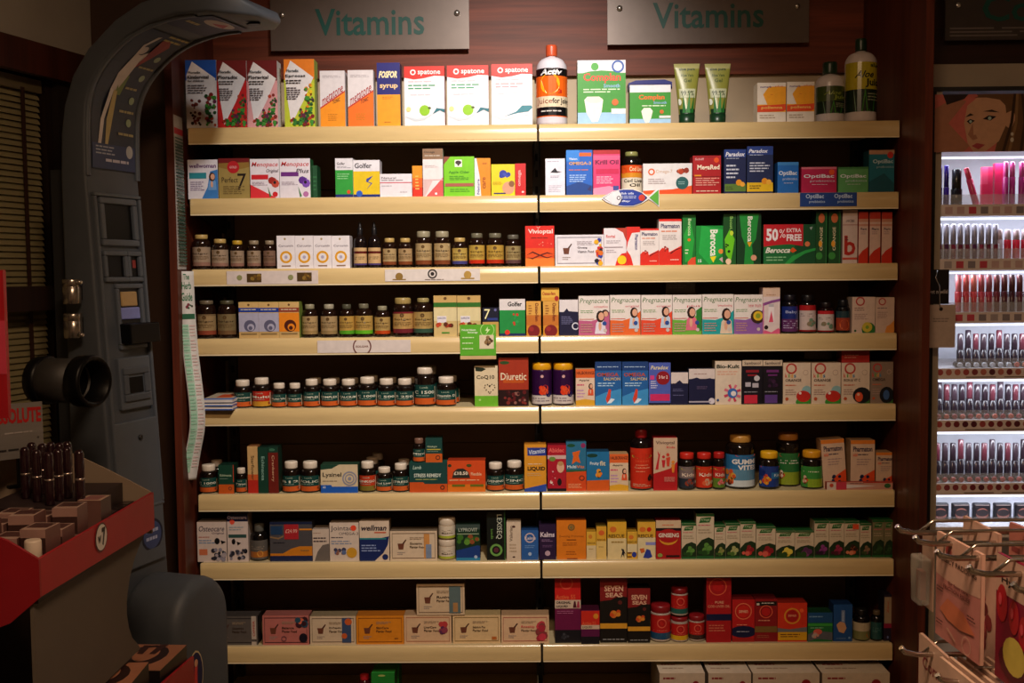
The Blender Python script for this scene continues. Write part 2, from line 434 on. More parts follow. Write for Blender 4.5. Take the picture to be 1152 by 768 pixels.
# slotted uprights
for X, wh in ((XL+.012, 'beside the board with the hanging leaflets'), (0, 'between the two shelf bays'), (XR-.012, 'beside the board next to the cosmetics')):
    e = empty('slotted_upright', (X, BACK-.02, 0))
    mb = MB(); mb.box(-.012, .012, 0, .02, 0.1, 1.86, mat('3a332d', .5, 0, 'metal')); mb.build('post', e)
    mb = MB()
    z = .2
    while z < 1.83: mb.box(-.004, .004, -.0008, 0.0, z, z+.022, mat('060505', .9)); z += .05
    s_ = mb.build('slots', e); s_['kind'] = 'stuff'
    tag(e, 'dark slotted metal upright '+wh, 'upright')

# ------------------------------------------------------------------ signs on the fascia
def sign(x0, x1, yt, yb, Y, txt, tu, label, mc='6e6058', sc=(.06, .94), lines=False):
    a, c_ = at(x0, yb, Y), at(x1, yb, Y); top = at((x0+x1)/2, yt, Y).z
    z0 = (a.z+c_.z)/2; Wd = c_.x-a.x; Hd = top-z0
    e = empty('hanging_sign', ((a.x+c_.x)/2, Y, z0))
    mb = MB(); mb.box(-Wd/2, Wd/2, 0, .006, 0, Hd, mat(mc, .35, 0.25, 'plastic')); p = mb.build('panel', e)
    mb = MB(); art_mesh([T('15534a', txt, *tu, b=0.015)], Wd, Hd, lambda u, v, l: ((u-.5)*Wd, -.0012, (1-v)*Hd), mb); mb.build('lettering', e)
    if lines:
        mb = MB(); art_mesh([G('7a706a', .02, .84, .98, .97, 3)], Wd, Hd, lambda u, v, l: ((u-.5)*Wd, -.0008, (1-v)*Hd), mb); mb.build('small_print', e)
    for s in sc:
        mb = MB(); mb.lathe([(.009, -.006), (.009, .0), (.006, .003), (.001, .004)], mat('d8d4ce', .22, .9, 'metal'), 14)
        o = mb.build('standoff', e, ((s-.5)*Wd, -.004, Hd*.42), (math.pi/2, 0, 0))
        mb = MB(); mb.lathe([(.006, 0), (.006, .024)], mat('8d8a86', .3, .9, 'metal'), 10); mb.build('spacer', e, ((s-.5)*Wd, .03, Hd*.42), (math.pi/2, 0, 0))
    tag(e, label, 'sign'); return e
SY = BACK-.062
sign(305, 528, -40, 56, SY, 'Vitamins', (.225, .515, .775, .83), 'grey panel sign lettered Vitamins above the herbal tonic cartons')
sign(683.5, 910, -48, 49, SY, 'Vitamins', (.225, .52, .775, .82), 'grey panel sign lettered Vitamins above the green tubes and aloe bottles')
sign(1063, 1330, -50, 44, .07, 'Cosmetics', (.155, .46, .9, .78), 'dark panel sign lettered for cosmetics above the poster', mc='4a4240', sc=(.052, .95), lines=True)

# ------------------------------------------------------------------ ceiling lamps
def downlight(x, y, label):
    e = empty('ceiling_downlight', (x, y, CEIL))
    mb = MB(); mb.lathe([(.085, -.008), (.085, 0), (.06, 0), (.06, -.008)], plast('d5d2cc', .4), 24, close=False); mb.build('trim_ring', e)
    mb = MB(); mb.lathe([(.06, -.003), (.045, -.004)], mat('cfc9bd', .2, .9, 'metal'), 24, close=False); mb.build('reflector', e)
    mb = MB(); mb.lathe([(.045, -.0035), (.02, -.006), (.004, -.007)], mat('fff0d8', .5, 0, 'plastic', emit=3.0), 24); mb.build('bulb', e)
    tag(e, label, 'lamp')
downlight(SPOT_AT.x, SPOT_AT.y, 'round recessed ceiling downlight lighting the vitamin shelves')

e = empty('ceiling_panel_light', (0.0, -2.45, CEIL))
mb = MB(); mb.lathe([(.29, -.03), (.29, 0)], plast('cfcac2', .4), 32); mb.build('housing', e)
mb = MB(); mb.lathe([(.27, -.032), (.2, -.034), (.02, -.035)], mat('fff0d8', .5, 0, 'plastic', emit=1.5), 32); mb.build('diffuser', e)
tag(e, 'round flat ceiling light over the aisle before the shelves', 'lamp')

# ================================================================== PRODUCTS ON THE SHELVES
W = 'e4e0e4'; K = '141218'; CR = 'd9c7a4'
# ---- top shelf
row(0)
VEG = ['1f5a22', '7a1f1c', '2f7a2a', '5a2140', '3d8a30', 'b03a22', '18401c']
def florad(top, low, name, extra):
    return [R(top, 0, 0, 1, .3), P(low, (0, .32), (0, 1), (1, 1), (1, .3)), P('dcd4d4', (.04, 1 if extra else .22), (.2, .02), (.98, .27), (.42, 1.0)) if extra else P('e2dcdc', (.03, .26), (.22, .02), (.97, .27), (.2, .93)),
            P('e2dcdc', (.03, .22), (.22, .02), (.97, .27), (.62, .62), (.22, .95), (.1, .6)),
            S(VEG, .72, .5, .95, .75, 16, .055, 3), S(VEG, .5, .72, .95, .97, 40, .06, 7), S(VEG, .22, .88, .8, .97, 24, .055, 5), T('20303c', 'Floradix', .1, .15, .5, .19), T('1a1420', name, .06, .225, .72, .275), G('30282c', .07, .3, .6, .37, 2), G('585058', .08, .41, .55, .6, 6)]
b(208.7, 243.3, 67.5, 'd9d2d0', 'blue-topped tonic carton with white diamond and picture of children', R('1a4fa8', 0, 0, 1, .3), P('e2dcdc', (.03, .22), (.22, .02), (.97, .27), (.62, 1), (.03, 1)), S(['5a1f1c', '7a2a20', '2a1512', '8a4a3a'], .1, .58, .45, .96, 26, .05, 2), S(VEG, .66, .5, .95, .96, 44, .06, 9),
  T('20303c', 'Floradix', .1, .165, .5, .2), T('1a1420', 'Kindervital', .07, .225, .76, .275), T('1a1420', 'for children', .08, .29, .6, .32), G('585058', .07, .36, .7, .5, 4), side='c9c2c2', name='tonic_carton', cat='carton')
b(243.9, 277.2, 68, 'b3201f', 'dark red tonic carton with white diamond and red lower corner', *florad('6a1416', 'c22022', 'Floradix', 0), side='d8d2d2', name='tonic_carton', cat='carton')
b(278, 311.7, 68, 'c9424a', 'dark red tonic carton with white diamond and pink lower edges', *florad('6a1416', 'd89a9c', 'Floravital', 0), side='d8d2d2', name='tonic_carton', cat='carton')
b(319.5, 353.6, 66.5, 'b4c03a', 'orange-topped tonic carton with white diamond and yellow-green corner', *florad('e07a1c', 'b9c433', 'Epresat', 0), S(['e0b81c', 'd8801c', '3d8a30'], .72, .35, .9, .7, 8, .07, 8), side='8aa040', name='tonic_carton', cat='carton')
for i, (a, c_) in enumerate(((360, 388), (391.3, 420))):
    col = ('f0921c', 'f0701c')[i]
    b(a, c_, 79.5 - .7*i, 'ded6d8', ('white tonic carton with a diagonal orange-yellow half', 'white tonic carton with a diagonal deep orange half beside navy carton')[i], P(col, (0, .68), (1, .38), (1, 1), (0, 1)), P('c23a2a', (0, .65), (1, .35), (1, .38), (0, .68)), T('a02a28', 'metatone', .08, .36, .92, .5, tilt=.3, b=.01), T('5a2a18', 'TONIC', .5, .5, .8, .57, tilt=.2), G('c07818', .3, .76, .72, .9, 4), G('b8b0b4', .1, .08, .9, .13, 2), side='c8c0c4', name='tonic_carton', cat='carton')
b(424, 450, 70.5, 'f09a1a', 'syrup carton, navy blue above and yellow-orange below', R('1a1a70', 0, 0, 1, .5), T('f0e0b0', 'FOSFOR', .1, .13, .9, .24, sl=.06, b=.05), T('f0c890', 'syrup', .12, .34, .9, .42, b=.03), G('b87010', .22, .53, .75, .58, 2), G('b87010', .3, .92, .7, .96, 1), side='15154c', name='syrup_carton', cat='carton')
for i, (a, c_, yt) in enumerate(((454.7, 500, 74.5), (503, 549.5, 73.5), (552.8, 598.7, 72))):
    fr = [C('8cc21c', .5, .74, .13, .09), C('4a5a18', .62, .7, .04, .02), C('e8d890', .1, .72, .06), P('1f6a78', (.7, .8), (.8, .7), (1, .72), (1, .78), (.88, .74))] if i < 2 else [P('2a7a88', (.3, .86), (.6, .78), (.75, .68), (.98, .68), (1, .72), (.9, .78), (.65, .8)), O('b8c8d0', .85, .88, .07, .2)]
    b(a, c_, yt, 'eae6ec', ('white sachet box with red top and green apple beside syrup carton', 'white sachet box with red top and green apple between two others', 'white sachet box with wavy red top and blue wave picture')[i], P('d8261c', (0, 0), (1, 0), (1, .17), (.75, .16), (.5, .2), (.25, .22), (0, .19)), O('e8e8e8', .22, .1, .07, .45), T('f2ecec', 'spatone', .34, .06, .9, .16, b=.02), G(('3f9a6a', 'e09aa0')[i == 2], .1, .3, .88, .4, 2), G('d4b8c0', .1, .24, .8, .28, 1), G('d0c8d0', .15, .46, .8, .5, 1), P('c8d0d8', (0, .84), (.3, .88), (.5, .86), (.7, .8), (.5, .9), (.25, .92)), *fr, side='c0302a', name='sachet_box', cat='box')
o = j(603, 638, 51, 'white drink bottle with orange label and chequered orange cap', R('141014', 0, 0, 1, .16), R('e8641a', 0, .16, 1, .62), R('e2d0b0', 0, .58, 1, .8), R('121014', 0, .8, 1, .98), T('f0ecec', 'Activ', .25, .02, .72, .14, sl=.1, b=.04), C('f0b020', .45, .32, .22), T('c02a20', '3', .62, .44, .72, .52), T('8a3a28', 'Juice', .14, .62, .5, .76, b=.0), T('181418', 'for Joints', .5, .62, .98, .76), G('d8d0c8', .25, .86, .75, .92, 1), glass='d8d2da', cap='c8502a', caph=.14, capw=.36, lab='e8641a', lv=(.31, .9), sh=.2, neck=.3, plastic=True, name='drink_bottle')
mb = MB()
b(649.7, 703.8, 67.7, '2f8f22', 'tall green and white drink powder box with picture of a cup', R('e6e2e6', 0, 0, 1, .2), C('2f8f22', .5, .36, .7, .2), C('3aa02a', .36, .1, .08), O('2a5aa8', .84, .1, .13, .3), T('e8401c', 'Complan', .12, .2, .9, .36, b=.03), T('8ab0d8', 'Smooth', .54, .37, .88, .43), G('d8e8c8', .12, .44, .9, .52, 2), R('9cc4e4', 0, .82, 1, 1), P('efe6dc', (.14, .62), (.2, .57), (.45, .57), (.53, .62), (.5, .8), (.42, .96), (.3, .97), (.18, .82)), C('e9dccb', .34, .62, .18, .05), C('c8641a', .78, .66, .07), R('e8e4e4', .7, .76, 1, .84), side='24701c', name='drink_powder_box')
o = b(708.5, 754.5, 95, '2f8f22', 'square green and white drink powder tub with navy blue lid', R('e6e2e6', 0, 0, 1, .2), C('2f8f22', .5, .42, .75, .22), T('e8601c', 'Complan', .22, .26, .85, .42, b=.03), T('8ab0d8', 'Smooth', .58, .43, .9, .5), G('d8e8c8', .3, .52, .9, .58, 1), R('9cc4e4', 0, .88, 1, 1), P('efe6dc', (.28, .68), (.34, .6), (.5, .6), (.56, .68), (.52, .86), (.46, .98), (.38, .98), (.32, .86)), C('c8641a', .78, .7, .05), R('e8e4e4', .72, .8, 1, .86), side='1f5a1a', name='drink_powder_tub', cat='tub')
o = bpy.data.objects['drink_powder_tub']; xs = [v.co.x for v in o.data.vertices]; hh = max(v.co.z for v in o.data.vertices); hw = max(xs)
mb = MB()
mb.prism([(-hw-.0035, hh-.016), (-hw-.0035, hh+.004), (-hw*.7, hh+.011), (hw*.7, hh+.013), (hw+.0035, hh+.006), (hw+.0035, hh-.012), (hw+.0004, hh-.0001), (-hw-.0004, hh-.0001)], 'y', -.003, .053, plast('1a2470', .3))
lid = mb.build('lid', o); fix_normals(lid)
def squeeze(x0, x1, yt, desc):
    X0, X1, zsh, H = place(x0, x1, yt, .02); hw = (X1-X0)/2; zc_ = H*.16
    e = empty('squeeze_tube', ((X0+X1)/2, .02+hw*.6, zsh)); seg = 20
    mb = MB(); M = plast('8a8a3a', .35); M2 = plast('a8a46a', .35); n = 10
    for k in range(n+1):
        t = k/n; z = zc_+(H-zc_)*t; rx = hw*(.6+.4*t); ry = hw*.6*(1-t)+.0012
        for q in range(seg): a = 2*math.pi*q/seg; mb.v.append((rx*math.cos(a), ry*math.sin(a), z))
    for k in range(n):
        for q in range(seg):
            q2 = (q+1) % seg; mb.f.append((k*seg+q, k*seg+q2, (k+1)*seg+q2, (k+1)*seg+q)); mb.m.append(mb.mi(M2 if k == n-1 else M)); mb.sm.append(True)
    mb.f.append(tuple(n*seg+q for q in range(seg))); mb.m.append(0); mb.sm.append(False)
    mb.build('tube_body', e)
    mb = MB(); mb.lathe([(hw*.58, 0), (hw*.6, .002), (hw*.62, zc_)], plast('12351c', .35), 20); mb.build('cap', e)
    mb = MB()
    def surf(u, v, l):
        t = 1-v; z = zc_+(H-zc_)*t; rx = hw*(.6+.4*t)+.0004+.0001*l; ry = hw*.6*(1-t)+.0016+.0001*l; a = -math.pi/2+(u-.5)*2.2
        return (rx*math.cos(a), ry*math.sin(a), z)
    art_mesh([R('12351c', -.1, .9, 1.1, 1), T('1f3a34', 'aloe pura', .2, .08, .8, .15), T('4a5a24', 'Aloe Vera', .25, .2, .75, .26), T('4a5a24', 'Gel', .36, .3, .66, .37), R('b8bc98', .1, .5, .9, .68), T('3a4a2a', '99.9%', .2, .54, .8, .64), P('1f6a2a', (.2, .98), (.3, .6), (.4, .98)), P('2a7a30', (.4, .98), (.6, .55), (.62, .98)), P('1f6a2a', (.62, .98), (.82, .62), (.8, .98)), C('d8dcd0', .08, .76, .12)], hw*2, H-zc_, surf, mb, cyl=True)
    mb.build('printed_front', e)
    tag(e, desc+' '+ROWTXT[0], 'tube')
squeeze(759, 789, 70, 'olive green gel tube on its cap beside the navy-lidded tub')
squeeze(794, 824, 70, 'olive green gel tube on its cap beside the empty stretch')
for i, (a, c_, yt) in enumerate(((852, 884, 93), (885.3, 916, 92))):
    b(a, c_, yt, 'f2a21c', ('small yellow and white tablet box beside the empty stretch', 'small yellow and white tablet box touching the shorter aloe bottle')[i], P('e8dccb', (0, 0), (.5, 0), (.2, .3), (.35, .55), (0, .55)), R('e8dccb', 0, .74, 1, 1), R('e8dccb', 0, 0, 1, .1), T('5a3a7a', 'numark', .1, .08, .5, .13), T('e07a20', 'plus', .62, .07, .9, .12), P('e0481c', (0, .58), (1, .54), (1, .68), (.9, .72), (0, .74)), T('f0c060', 'pollenna', .14, .59, .88, .68, b=.02), G('b09a80', .08, .8, .7, .92, 2), C('e0801c', .5, .3, .05, .01), side='d8ccb8')
ALO = lambda big: [R('b8a81c' if big else '3a4a1a', 0, 0, 1, .55), R('1a2a18', 0, .55, 1, 1), P('2f6a24', (.3, 1), (.25, .55), (.42, 1)), P('3d7a2a', (.42, 1), (.5, .5), (.56, 1)), P('2f6a24', (.58, 1), (.75, .6), (.7, 1)), T('2a2a10' if big else '8a9a3a', 'Aloe', .3, .18, .7, .32, sl=.15), T('141408' if big else '8a9a3a', 'Juice', .5, .34, .95, .52, b=.03), G('8a9070', .55, .62, .95, .8, 3), T('3a4a1a', 'aloe', .6, .03, .9, .1)]
j(917.6, 949.5, 70, 'shorter white aloe bottle with dark green label and cap', *ALO(0), glass='cfc4c0', cap='16301c', caph=.2, capw=.5, lab='3a4a1a', lv=(.42, .86), sh=.2, neck=.4, plastic=True, name='aloe_bottle')
j(951, 986, 43.6, 'tallest white aloe bottle with yellow-green label and dark cap', *ALO(1), glass='d2c6c2', cap='16301c', caph=.15, capw=.36, lab='b8a81c', lv=(.3, .88), sh=.18, neck=.3, plastic=True, name='aloe_bottle')

# ---- second shelf
row(1)
b(211.4, 245, 179.6, 'dcd8e2', 'white and blue women\'s vitamin box with a figure in blue', P('3a7ac0', (.75, .3), (1, .25), (1, 1), (.45, 1), (.65, .7)), Q(.82, .42, .1, '6a9ad0'), T('5a1f6a', 'wellwoman', .05, .1, .95, .21, b=.02), R('2a8a9a', .05, .33, .62, .48), G('8a7aa0', .08, .55, .6, .8, 5), side='b8b4c0')
b(246, 280.7, 178, '9a844a', 'dull gold capsule box with dark red top and numeral seven', R('6a1418', 0, 0, 1, .12), P('8a6a30', (0, .12), (1, .1), (1, .22), (.5, .3), (0, .22)), C('b01c24', .48, .22, .2), T('d8a0a0', 'GOLD', .36, .19, .6, .25), T('2a1a14', 'Perfect', .1, .47, .62, .6, b=.0), T('1a1010', '7', .6, .38, .88, .78, sl=.1, b=.0), G('6a5630', .14, .68, .9, .9, 5), side='7a682e')
for i, (a, c_, yt, sub, bar, ac) in enumerate(((281.6, 314.2, 178.7, 'Original', 'c8202a', '9a2420'), (314.6, 349, 178.2, 'Plus', '6a2a7a', '5a2a8a'))):
    b(a, c_, yt, 'e0d8e0', ('white menopause vitamin box with red banner and orchid', 'white menopause vitamin box with purple banner and violet flower')[i], *([P('d83038', (0, .65), (0, 1), (.9, 1), (.4, .8))] if i == 0 else []), T('c02028', 'Menopace', .06, .08, .96, .23, sl=.06, b=.01), T('4a3a44', sub, .55, .26, .96, .37, sl=.1), R(bar, .04, .4 if i == 0 else .34, .62, .52 if i == 0 else .45), S([ac, 'c04a3a' if i == 0 else '7a4ab0'], .7, .5, .92, .66, 8, .12, 4), C('1a1420', .84, .6, .05), G('a898a8', .06, .58, .6, .68, 3), P('3a7a40', (.66, .98), (.6, .7), (.72, .95)), C('c82028' if i == 0 else 'b06aa0', .85, .9, .09), side='205a30')
b(352, 357, 186, '1a4a2c', 'slim dark green carton behind the violet flower box', G('2f6a40', .1, .3, .9, .8, 4), sb=.05, free=True)
b(377.3, 397, 178, '2f9a3a', 'narrow green and white tablet box with navy foot', R('e0dce2', 0, 0, 1, .3), T('3a3440', 'Golfer', .1, .1, .55, .17), G('8a8490', .1, .2, .9, .26, 2), G('8ac88a', .1, .38, .8, .55, 3), R('1a2a70', 0, .92, 1, 1), C('d84a20', .75, .86, .1, .05), side='c8c4c8')
b(397.6, 427.2, 180, 'e0be1c', 'yellow and white joint tablet box with zigzag figure', R('e2dee4', 0, 0, 1, .3), T('2a2430', 'Golfer', .05, .08, .7, .22, b=.02), P('3a4a9a', (.5, .5), (.75, .42), (.55, .58), (.72, .62), (.5, .78), (.54, .74), (.66, .63), (.48, .58)), R('1a2a70', 0, .92, 1, 1), C('2a5ac0', .22, .9, .12), side='c8c4c8')
b(427.6, 463.6, 195.5, 'e2dce2', 'low plain white tablet box with thin pink line', T('6a6068', 'Natural', .05, .13, .5, .22), G('8a8088', .05, .24, .95, .33, 1), R('c85a68', 0, .36, 1, .4), G('b8b0b8', .05, .48, .5, .58, 1), G('a8a0a8', .62, .76, .92, .83, 1), side='c8c0c4')
b(464, 475.2, 186.4, 'e0901c', 'narrow orange to red box beside tall white carton', R('d8301c', 0, .7, 1, 1), R('e0601c', 0, .4, 1, .7), G('f0c060', .3, .3, .7, .8, 5), side='b02418')
b(475.6, 498.2, 167.2, 'e4dcdc', 'tall white carton with brown top and coral triangle', R('8a6a50', 0, 0, 1, .22), T('2a2018', 'Omega', .06, .05, .6, .1), G('b8a898', .1, .12, .9, .18, 1), P('d85a58', (.15, 1), (1, .6), (1, 1)), R('d8a8a8', 0, .64, 1, .66), P('d8b8b8', (0, .65), (.5, .65), (.1, 1), (0, 1)), C('f0ecec', .65, .94, .06), G('c8bcbc', .1, .34, .8, .4, 2), side='c8c0c0')
b(499.3, 533.6, 176, '78c81c', 'bright lime green box with small tree emblem', P('8a4a38', (0, 0), (.22, 0), (0, .2)), R('e8e8e0', .36, .08, .6, .26), C('3a3030', .48, .15, .1, .05), R('3a3030', .45, .15, .51, .23), T('2f7a1c', 'Apple Cider', .16, .36, .84, .44, b=.02), G('3f8a20', .18, .48, .82, .6, 3), R('a85a4a', .04, .67, .98, .75), G('4a9a20', .2, .8, .9, .9, 2), side='4a8a18')
b(534, 551.8, 177.8, 'e08a1c', 'slim orange and white box with curved edge', P('e4e0e4', (0, 0), (.12, 0), (.32, .5), (.4, 1), (0, 1)), T('2a3a8a', 'Nature', .14, .55, .3, .95, rot=1), G('b86a18', .5, .1, .9, .2, 1), T('a04a18', 'care', .5, .5, .7, .8, rot=1), side='c06818')
b(552.8, 579.3, 184.7, 'e8cc1c', 'small yellow box with blue flower mark and a face', C('2a3a9a', .5, .3, .16), S(['2a3a9a', '3a4ab0'], .28, .32, .74, .4, 5, .09, 2), C('d89a7a', .72, .75, .26, .2), C('8a5a3a', .86, .62, .12, .1), R('1a2a70', .1, .9, .6, .94), G('b89a18', .06, .55, .5, .66, 3), side='c81c1c')
b(579.6, 591.5, 183.8, 'c81c20', 'narrow red box at the end beside the bright shelf upright', T('e8a8a8', 'omega', .3, .2, .6, .7, rot=1), C('f0d0d0', .72, .88, .12, .03), side='a01418')
b(613.7, 635.5, 178.3, 'e0dce8', 'narrow white capsule carton with small black bird mark', P('1a1a28', (.25, .38), (.5, .25), (.6, .34), (.85, .36), (.6, .39)), G('8a88a0', .25, .46, .75, .53, 2), G('b0aec0', .15, .72, .85, .92, 5), G('a8a6b8', .1, .06, .9, .1, 1), side='c8c4d0')
b(637, 666.4, 168.7, '1a60c0', 'bright blue fish oil box with small orange top patch', R('2a80d8', 0, 0, .5, .25), R('d8601c', .5, .06, .96, .14), T('d8e0f0', 'Vision', .1, .17, .42, .22), T('d8a060', 'OMEGA-3', .1, .26, .95, .33, b=.03), G('c86a60', .1, .42, .95, .47, 1), G('a8c8f0', .12, .54, .8, .72, 4), P('10408a', (0, .8), (.5, .7), (1, .8), (1, 1), (0, 1)), P('2a2a60', (.8, .88), (.95, .78), (.95, .92)), side='124890')
b(667.3, 697.5, 168.7, 'd83a70', 'pink krill oil box with red top', R('b01c28', 0, 0, 1, .09), R('e05a88', 0, .12, 1, .22), T('6a0a40', 'Krill Oil', .08, .22, .94, .32, b=.03), R('c81c50', .1, .42, .96, .53), G('f0b0c8', .12, .58, .8, .76, 4), P('e890b0', (0, .85), (.6, .8), (1, .88), (1, 1), (0, 1)), R('3a4a90', .74, .8, .95, .9), side='b02858')
j(699, 722, 171, 'dark fish oil bottle with orange-cream label behind fish card', R('d8501c', 0, 0, 1, .3), R('d8902a', 0, .28, 1, .45), C('c84a1c', .2, .2, .1), T('f0d0a0', 'Cod Liver', .4, .06, .9, .22), T('2a2018', 'Cod Liver', .2, .5, .9, .62), T('2a2018', 'Oil', .4, .66, .75, .78), glass='100c0a', cap='8a8a50', caph=.1, capw=.62, lab='e0d6c0', lv=(.32, .98), sh=.22, neck=.56)
b(723.2, 778.4, 183.8, 'e0dcdc', 'wide white box with orange foot and teal roundel', P('e0501c', (0, .88), (.6, .84), (1, .72), (1, 1), (0, 1)), O('e0601c', .17, .27, .07, .4), T('c8a080', 'Omega-7', .26, .2, .6, .34, b=.0), C('1f5a5a', .8, .64, .13), G('8ab0b0', .72, .58, .88, .7, 2), S(['b03a1c', '8a2a18', 'd87a50'], .72, .18, .92, .3, 8, .05, 6), G('b8a8a8', .1, .48, .55, .68, 3), side='c8c0c0')
b(779.4, 811, 175, 'a8141c', 'dark red krill capsule box with orange dot', G('7a1014', .05, .02, .9, .06, 1), T('d8a0a0', 'Schiff', .08, .06, .4, .12), T('f0e0c8', 'MegaRed', .16, .24, .95, .4, b=.03), C('e0501c', .84, .12, .09), R('e0901c', .06, .5, .3, .55), G('d89a8a', .1, .57, .95, .8, 4), R('701014', 0, .54, 1, .55), G('e0c0a8', .12, .9, .95, .96, 1), side='800f14')
b(814.6, 839.2, 168, '15204a', 'navy fish oil box with green foot and orange fruit', R('203a80', 0, 0, 1, .18), T('e0e0ea', 'Paradox', .08, .06, .95, .16, sl=.05, b=.03), G('b8c0d8', .1, .19, .7, .22, 1), G('c8ccdc', .1, .33, .7, .68, 4), R('5a7a30', .03, .78, 1, .95), C('e0901c', .68, .75, .14), C('f0a83a', .84, .79, .11), G('3a4a28', .08, .83, .5, .92, 2), side='101838')
b(840.4, 869.6, 164.5, '18264e', 'navy fish oil box with yellow foot and orange fruit', R('203a80', 0, 0, 1, .18), T('e0e0ea', 'Paradox', .08, .06, .8, .14, sl=.05, b=.03), G('b8c0d8', .1, .17, .7, .2, 1), G('c8ccdc', .1, .33, .9, .56, 4), R('e0b41c', .0, .77, 1, .96), C('e0901c', .68, .74, .12), C('f0b03a', .84, .76, .1), G('5a4a18', .1, .82, .6, .92, 2), side='101838')
OB = lambda: [T('d8dce4', 'OptiBac', .06, .28, .93, .46, b=.02), T('c0c8d4', 'probiotics', .25, .5, .95, .6, b=.0), G('c8c0c8', .3, .66, .8, .7, 1)]
b(874.7, 898.2, 182.3, '1c64b0', 'small blue probiotics box', R('3a80c0', 0, 0, 1, .1), *OB(), side='144a84')
b(901.5, 941, 187.8, 'b01c48', 'crimson probiotics box with orange dot', R('d06a7a', 0, 0, 1, .08), *OB(), C('e0501c', .86, .2, .08), side='801434')
b(943, 976.6, 187.8, '5a9a5a', 'pale green probiotics box', R('3f7a44', 0, 0, 1, .08), *OB(), side='3f7040')
b(977.6, 1006, 168.7, '1c6a7a', 'tall teal probiotics box beside the wooden board', R('b8886a', 0, 0, 1, .1), C('c02a1c', .84, .12, .12, .08), T('b8ccd0', 'OptiBac', .15, .22, .95, .34, b=.02), T('a0b8c0', 'probiotics', .3, .37, .98, .44, b=.0), P('15505c', (0, .75), (.6, .55), (1, .8), (1, 1), (0, 1)), side='14505c')

# ---- third shelf
row(2)
def amber(x0, x1, yt, desc, band='8a4a2a', lab='c4a878', cap='b89a5a', **k):
    return j(x0, x1, yt, desc, R(band, 0, .8, 1, 1), R(k.pop('band2', lab), 0, 0, 1, .08), C('6a5030', .5, .16, .07), T('3a2a18', k.pop('txt', 'Solgar'), .2, .3, .85, .42, b=.0), G('6a5030', .2, .48, .85, .68, 3), lab=lab, cap=cap, foil=.3, **k)
amber(216.9, 237, 264, 'biggest brown glass bottle with silvery label beside leaflet board', lab='b09880', band='a07868', capw=.7, caph=.12)
amber(238.7, 257, 268.7, 'brown glass bottle with silvery label, second from the leaflet board', lab='b09880', band='a07868')
amber(259.7, 274.7, 270.5, 'slim brown glass bottle with brassy cap, third from leaflet board', lab='a89078', band='986f60', cap='b8922a')
amber(278.3, 293.4, 270.5, 'slim brown glass bottle with dull cap, fourth from leaflet board', lab='a89078', band='986f60', cap='8a7860')
amber(296.5, 310.4, 270.5, 'slim brown bottle with reddish label touching the white square boxes', lab='8a6a58', band='7a5548', cap='8a7860')
for i in range(4):
    a = 311.6+20.55*i
    b(a, a+20.3, 265, 'e0d8da', 'white box with golden ring, one of four side by side', C('a08a60', .45, .1, .06), T('5a4a58', 'Curcumin', .1, .27, .9, .34, b=.01), O('d8981c', .5, .65, .34, .35), C('a8a0b8', .5, .65, .09), R('8a6a50', .25, .9, .75, .94), side='c8c0c0')
for a, c_ in ((398, 412.5), (414, 428.2)):
    o = j(a, c_, 256, ('small dark dropper bottle touching the white ring boxes' if a < 400 else 'small dark dropper bottle beside short cream-capped bottle'), R('5a1a18', 0, .2, 1, .34), G('5a4a30', .2, .5, .8, .7, 2), R('4a3a6a', 0, .9, 1, 1), glass='140c0c', cap='141214', caph=.2, capw=.42, lab='c4a070', lv=(.5, .93), sh=.24, neck=.42, name='dropper_bottle')
    H = max(v.co.z for v in o.children[0].data.vertices); rr = .0042
    mb = MB(); mb.lathe([(rr*1.2, H-.003), (rr, H+.002), (rr*.9, H+.012), (rr*.6, H+.016), (rr*.2, H+.0175)], plast('121012', .5), 12); mb.build('rubber_bulb', o)
amber(430.6, 446, 267.8, 'short brown bottle with cream cap right of the dropper bottles')
amber(448.3, 463.8, 267.8, 'short brown bottle with cream cap next to tall grey-capped bottles', lab='c0a074')
amber(467.4, 485.7, 260, 'tall grey-capped brown bottle beside short cream-capped bottle', cap='948a70', caph=.17, capw=.82, neck=.74, lv=(.34, .92), sh=.12)
amber(488.4, 506.6, 260, 'tall grey-capped brown bottle beside the purple-banded bottle', cap='948a70', caph=.17, capw=.82, neck=.74, lv=(.34, .92), sh=.12)
amber(508.8, 525.8, 267.4, 'short brown bottle with purple-blue band at label foot', lab='ccae5a', band='4a4a8a')
amber(527.6, 545.3, 262.3, 'brown bottle with gold label and bright red band', lab='d0ac50', band='d8341c', cap='6a6450')
amber(547.3, 566.8, 262.3, 'brown bottle with gold label and red band beside grey-labelled bottle', lab='d0a84c', band='d03a20', cap='6a6450')
amber(568.6, 586, 264, 'brown bottle with tan label and dull purple band', lab='b09a68', band='6a4a4a', cap='5a5448')
b(591, 623.5, 254, 'd8261c', 'red to orange multivitamin carton straddling the shelf joint', R('e0501c', 0, .55, 1, .8), R('e87a2a', 0, .8, 1, 1), T('f4dcd4', 'Vivioptal', .1, .08, .95, .22, b=.02), T('e8b0a0', 'V', .38, .02, .52, .07), G('701410', .2, .28, .85, .32, 1), S(['e86a50', 'e89080'], .1, .4, .9, .5, 6, .025, 3), P('4a1814', (.05, .72), (.25, .66), (.5, .74), (.75, .8), (.98, .74), (.75, .78), (.5, .71), (.25, .63)), P('6a1c14', (.05, .78), (.25, .82), (.5, .74), (.75, .68), (.98, .7), (.75, .65), (.5, .71), (.25, .79)), side='901814')
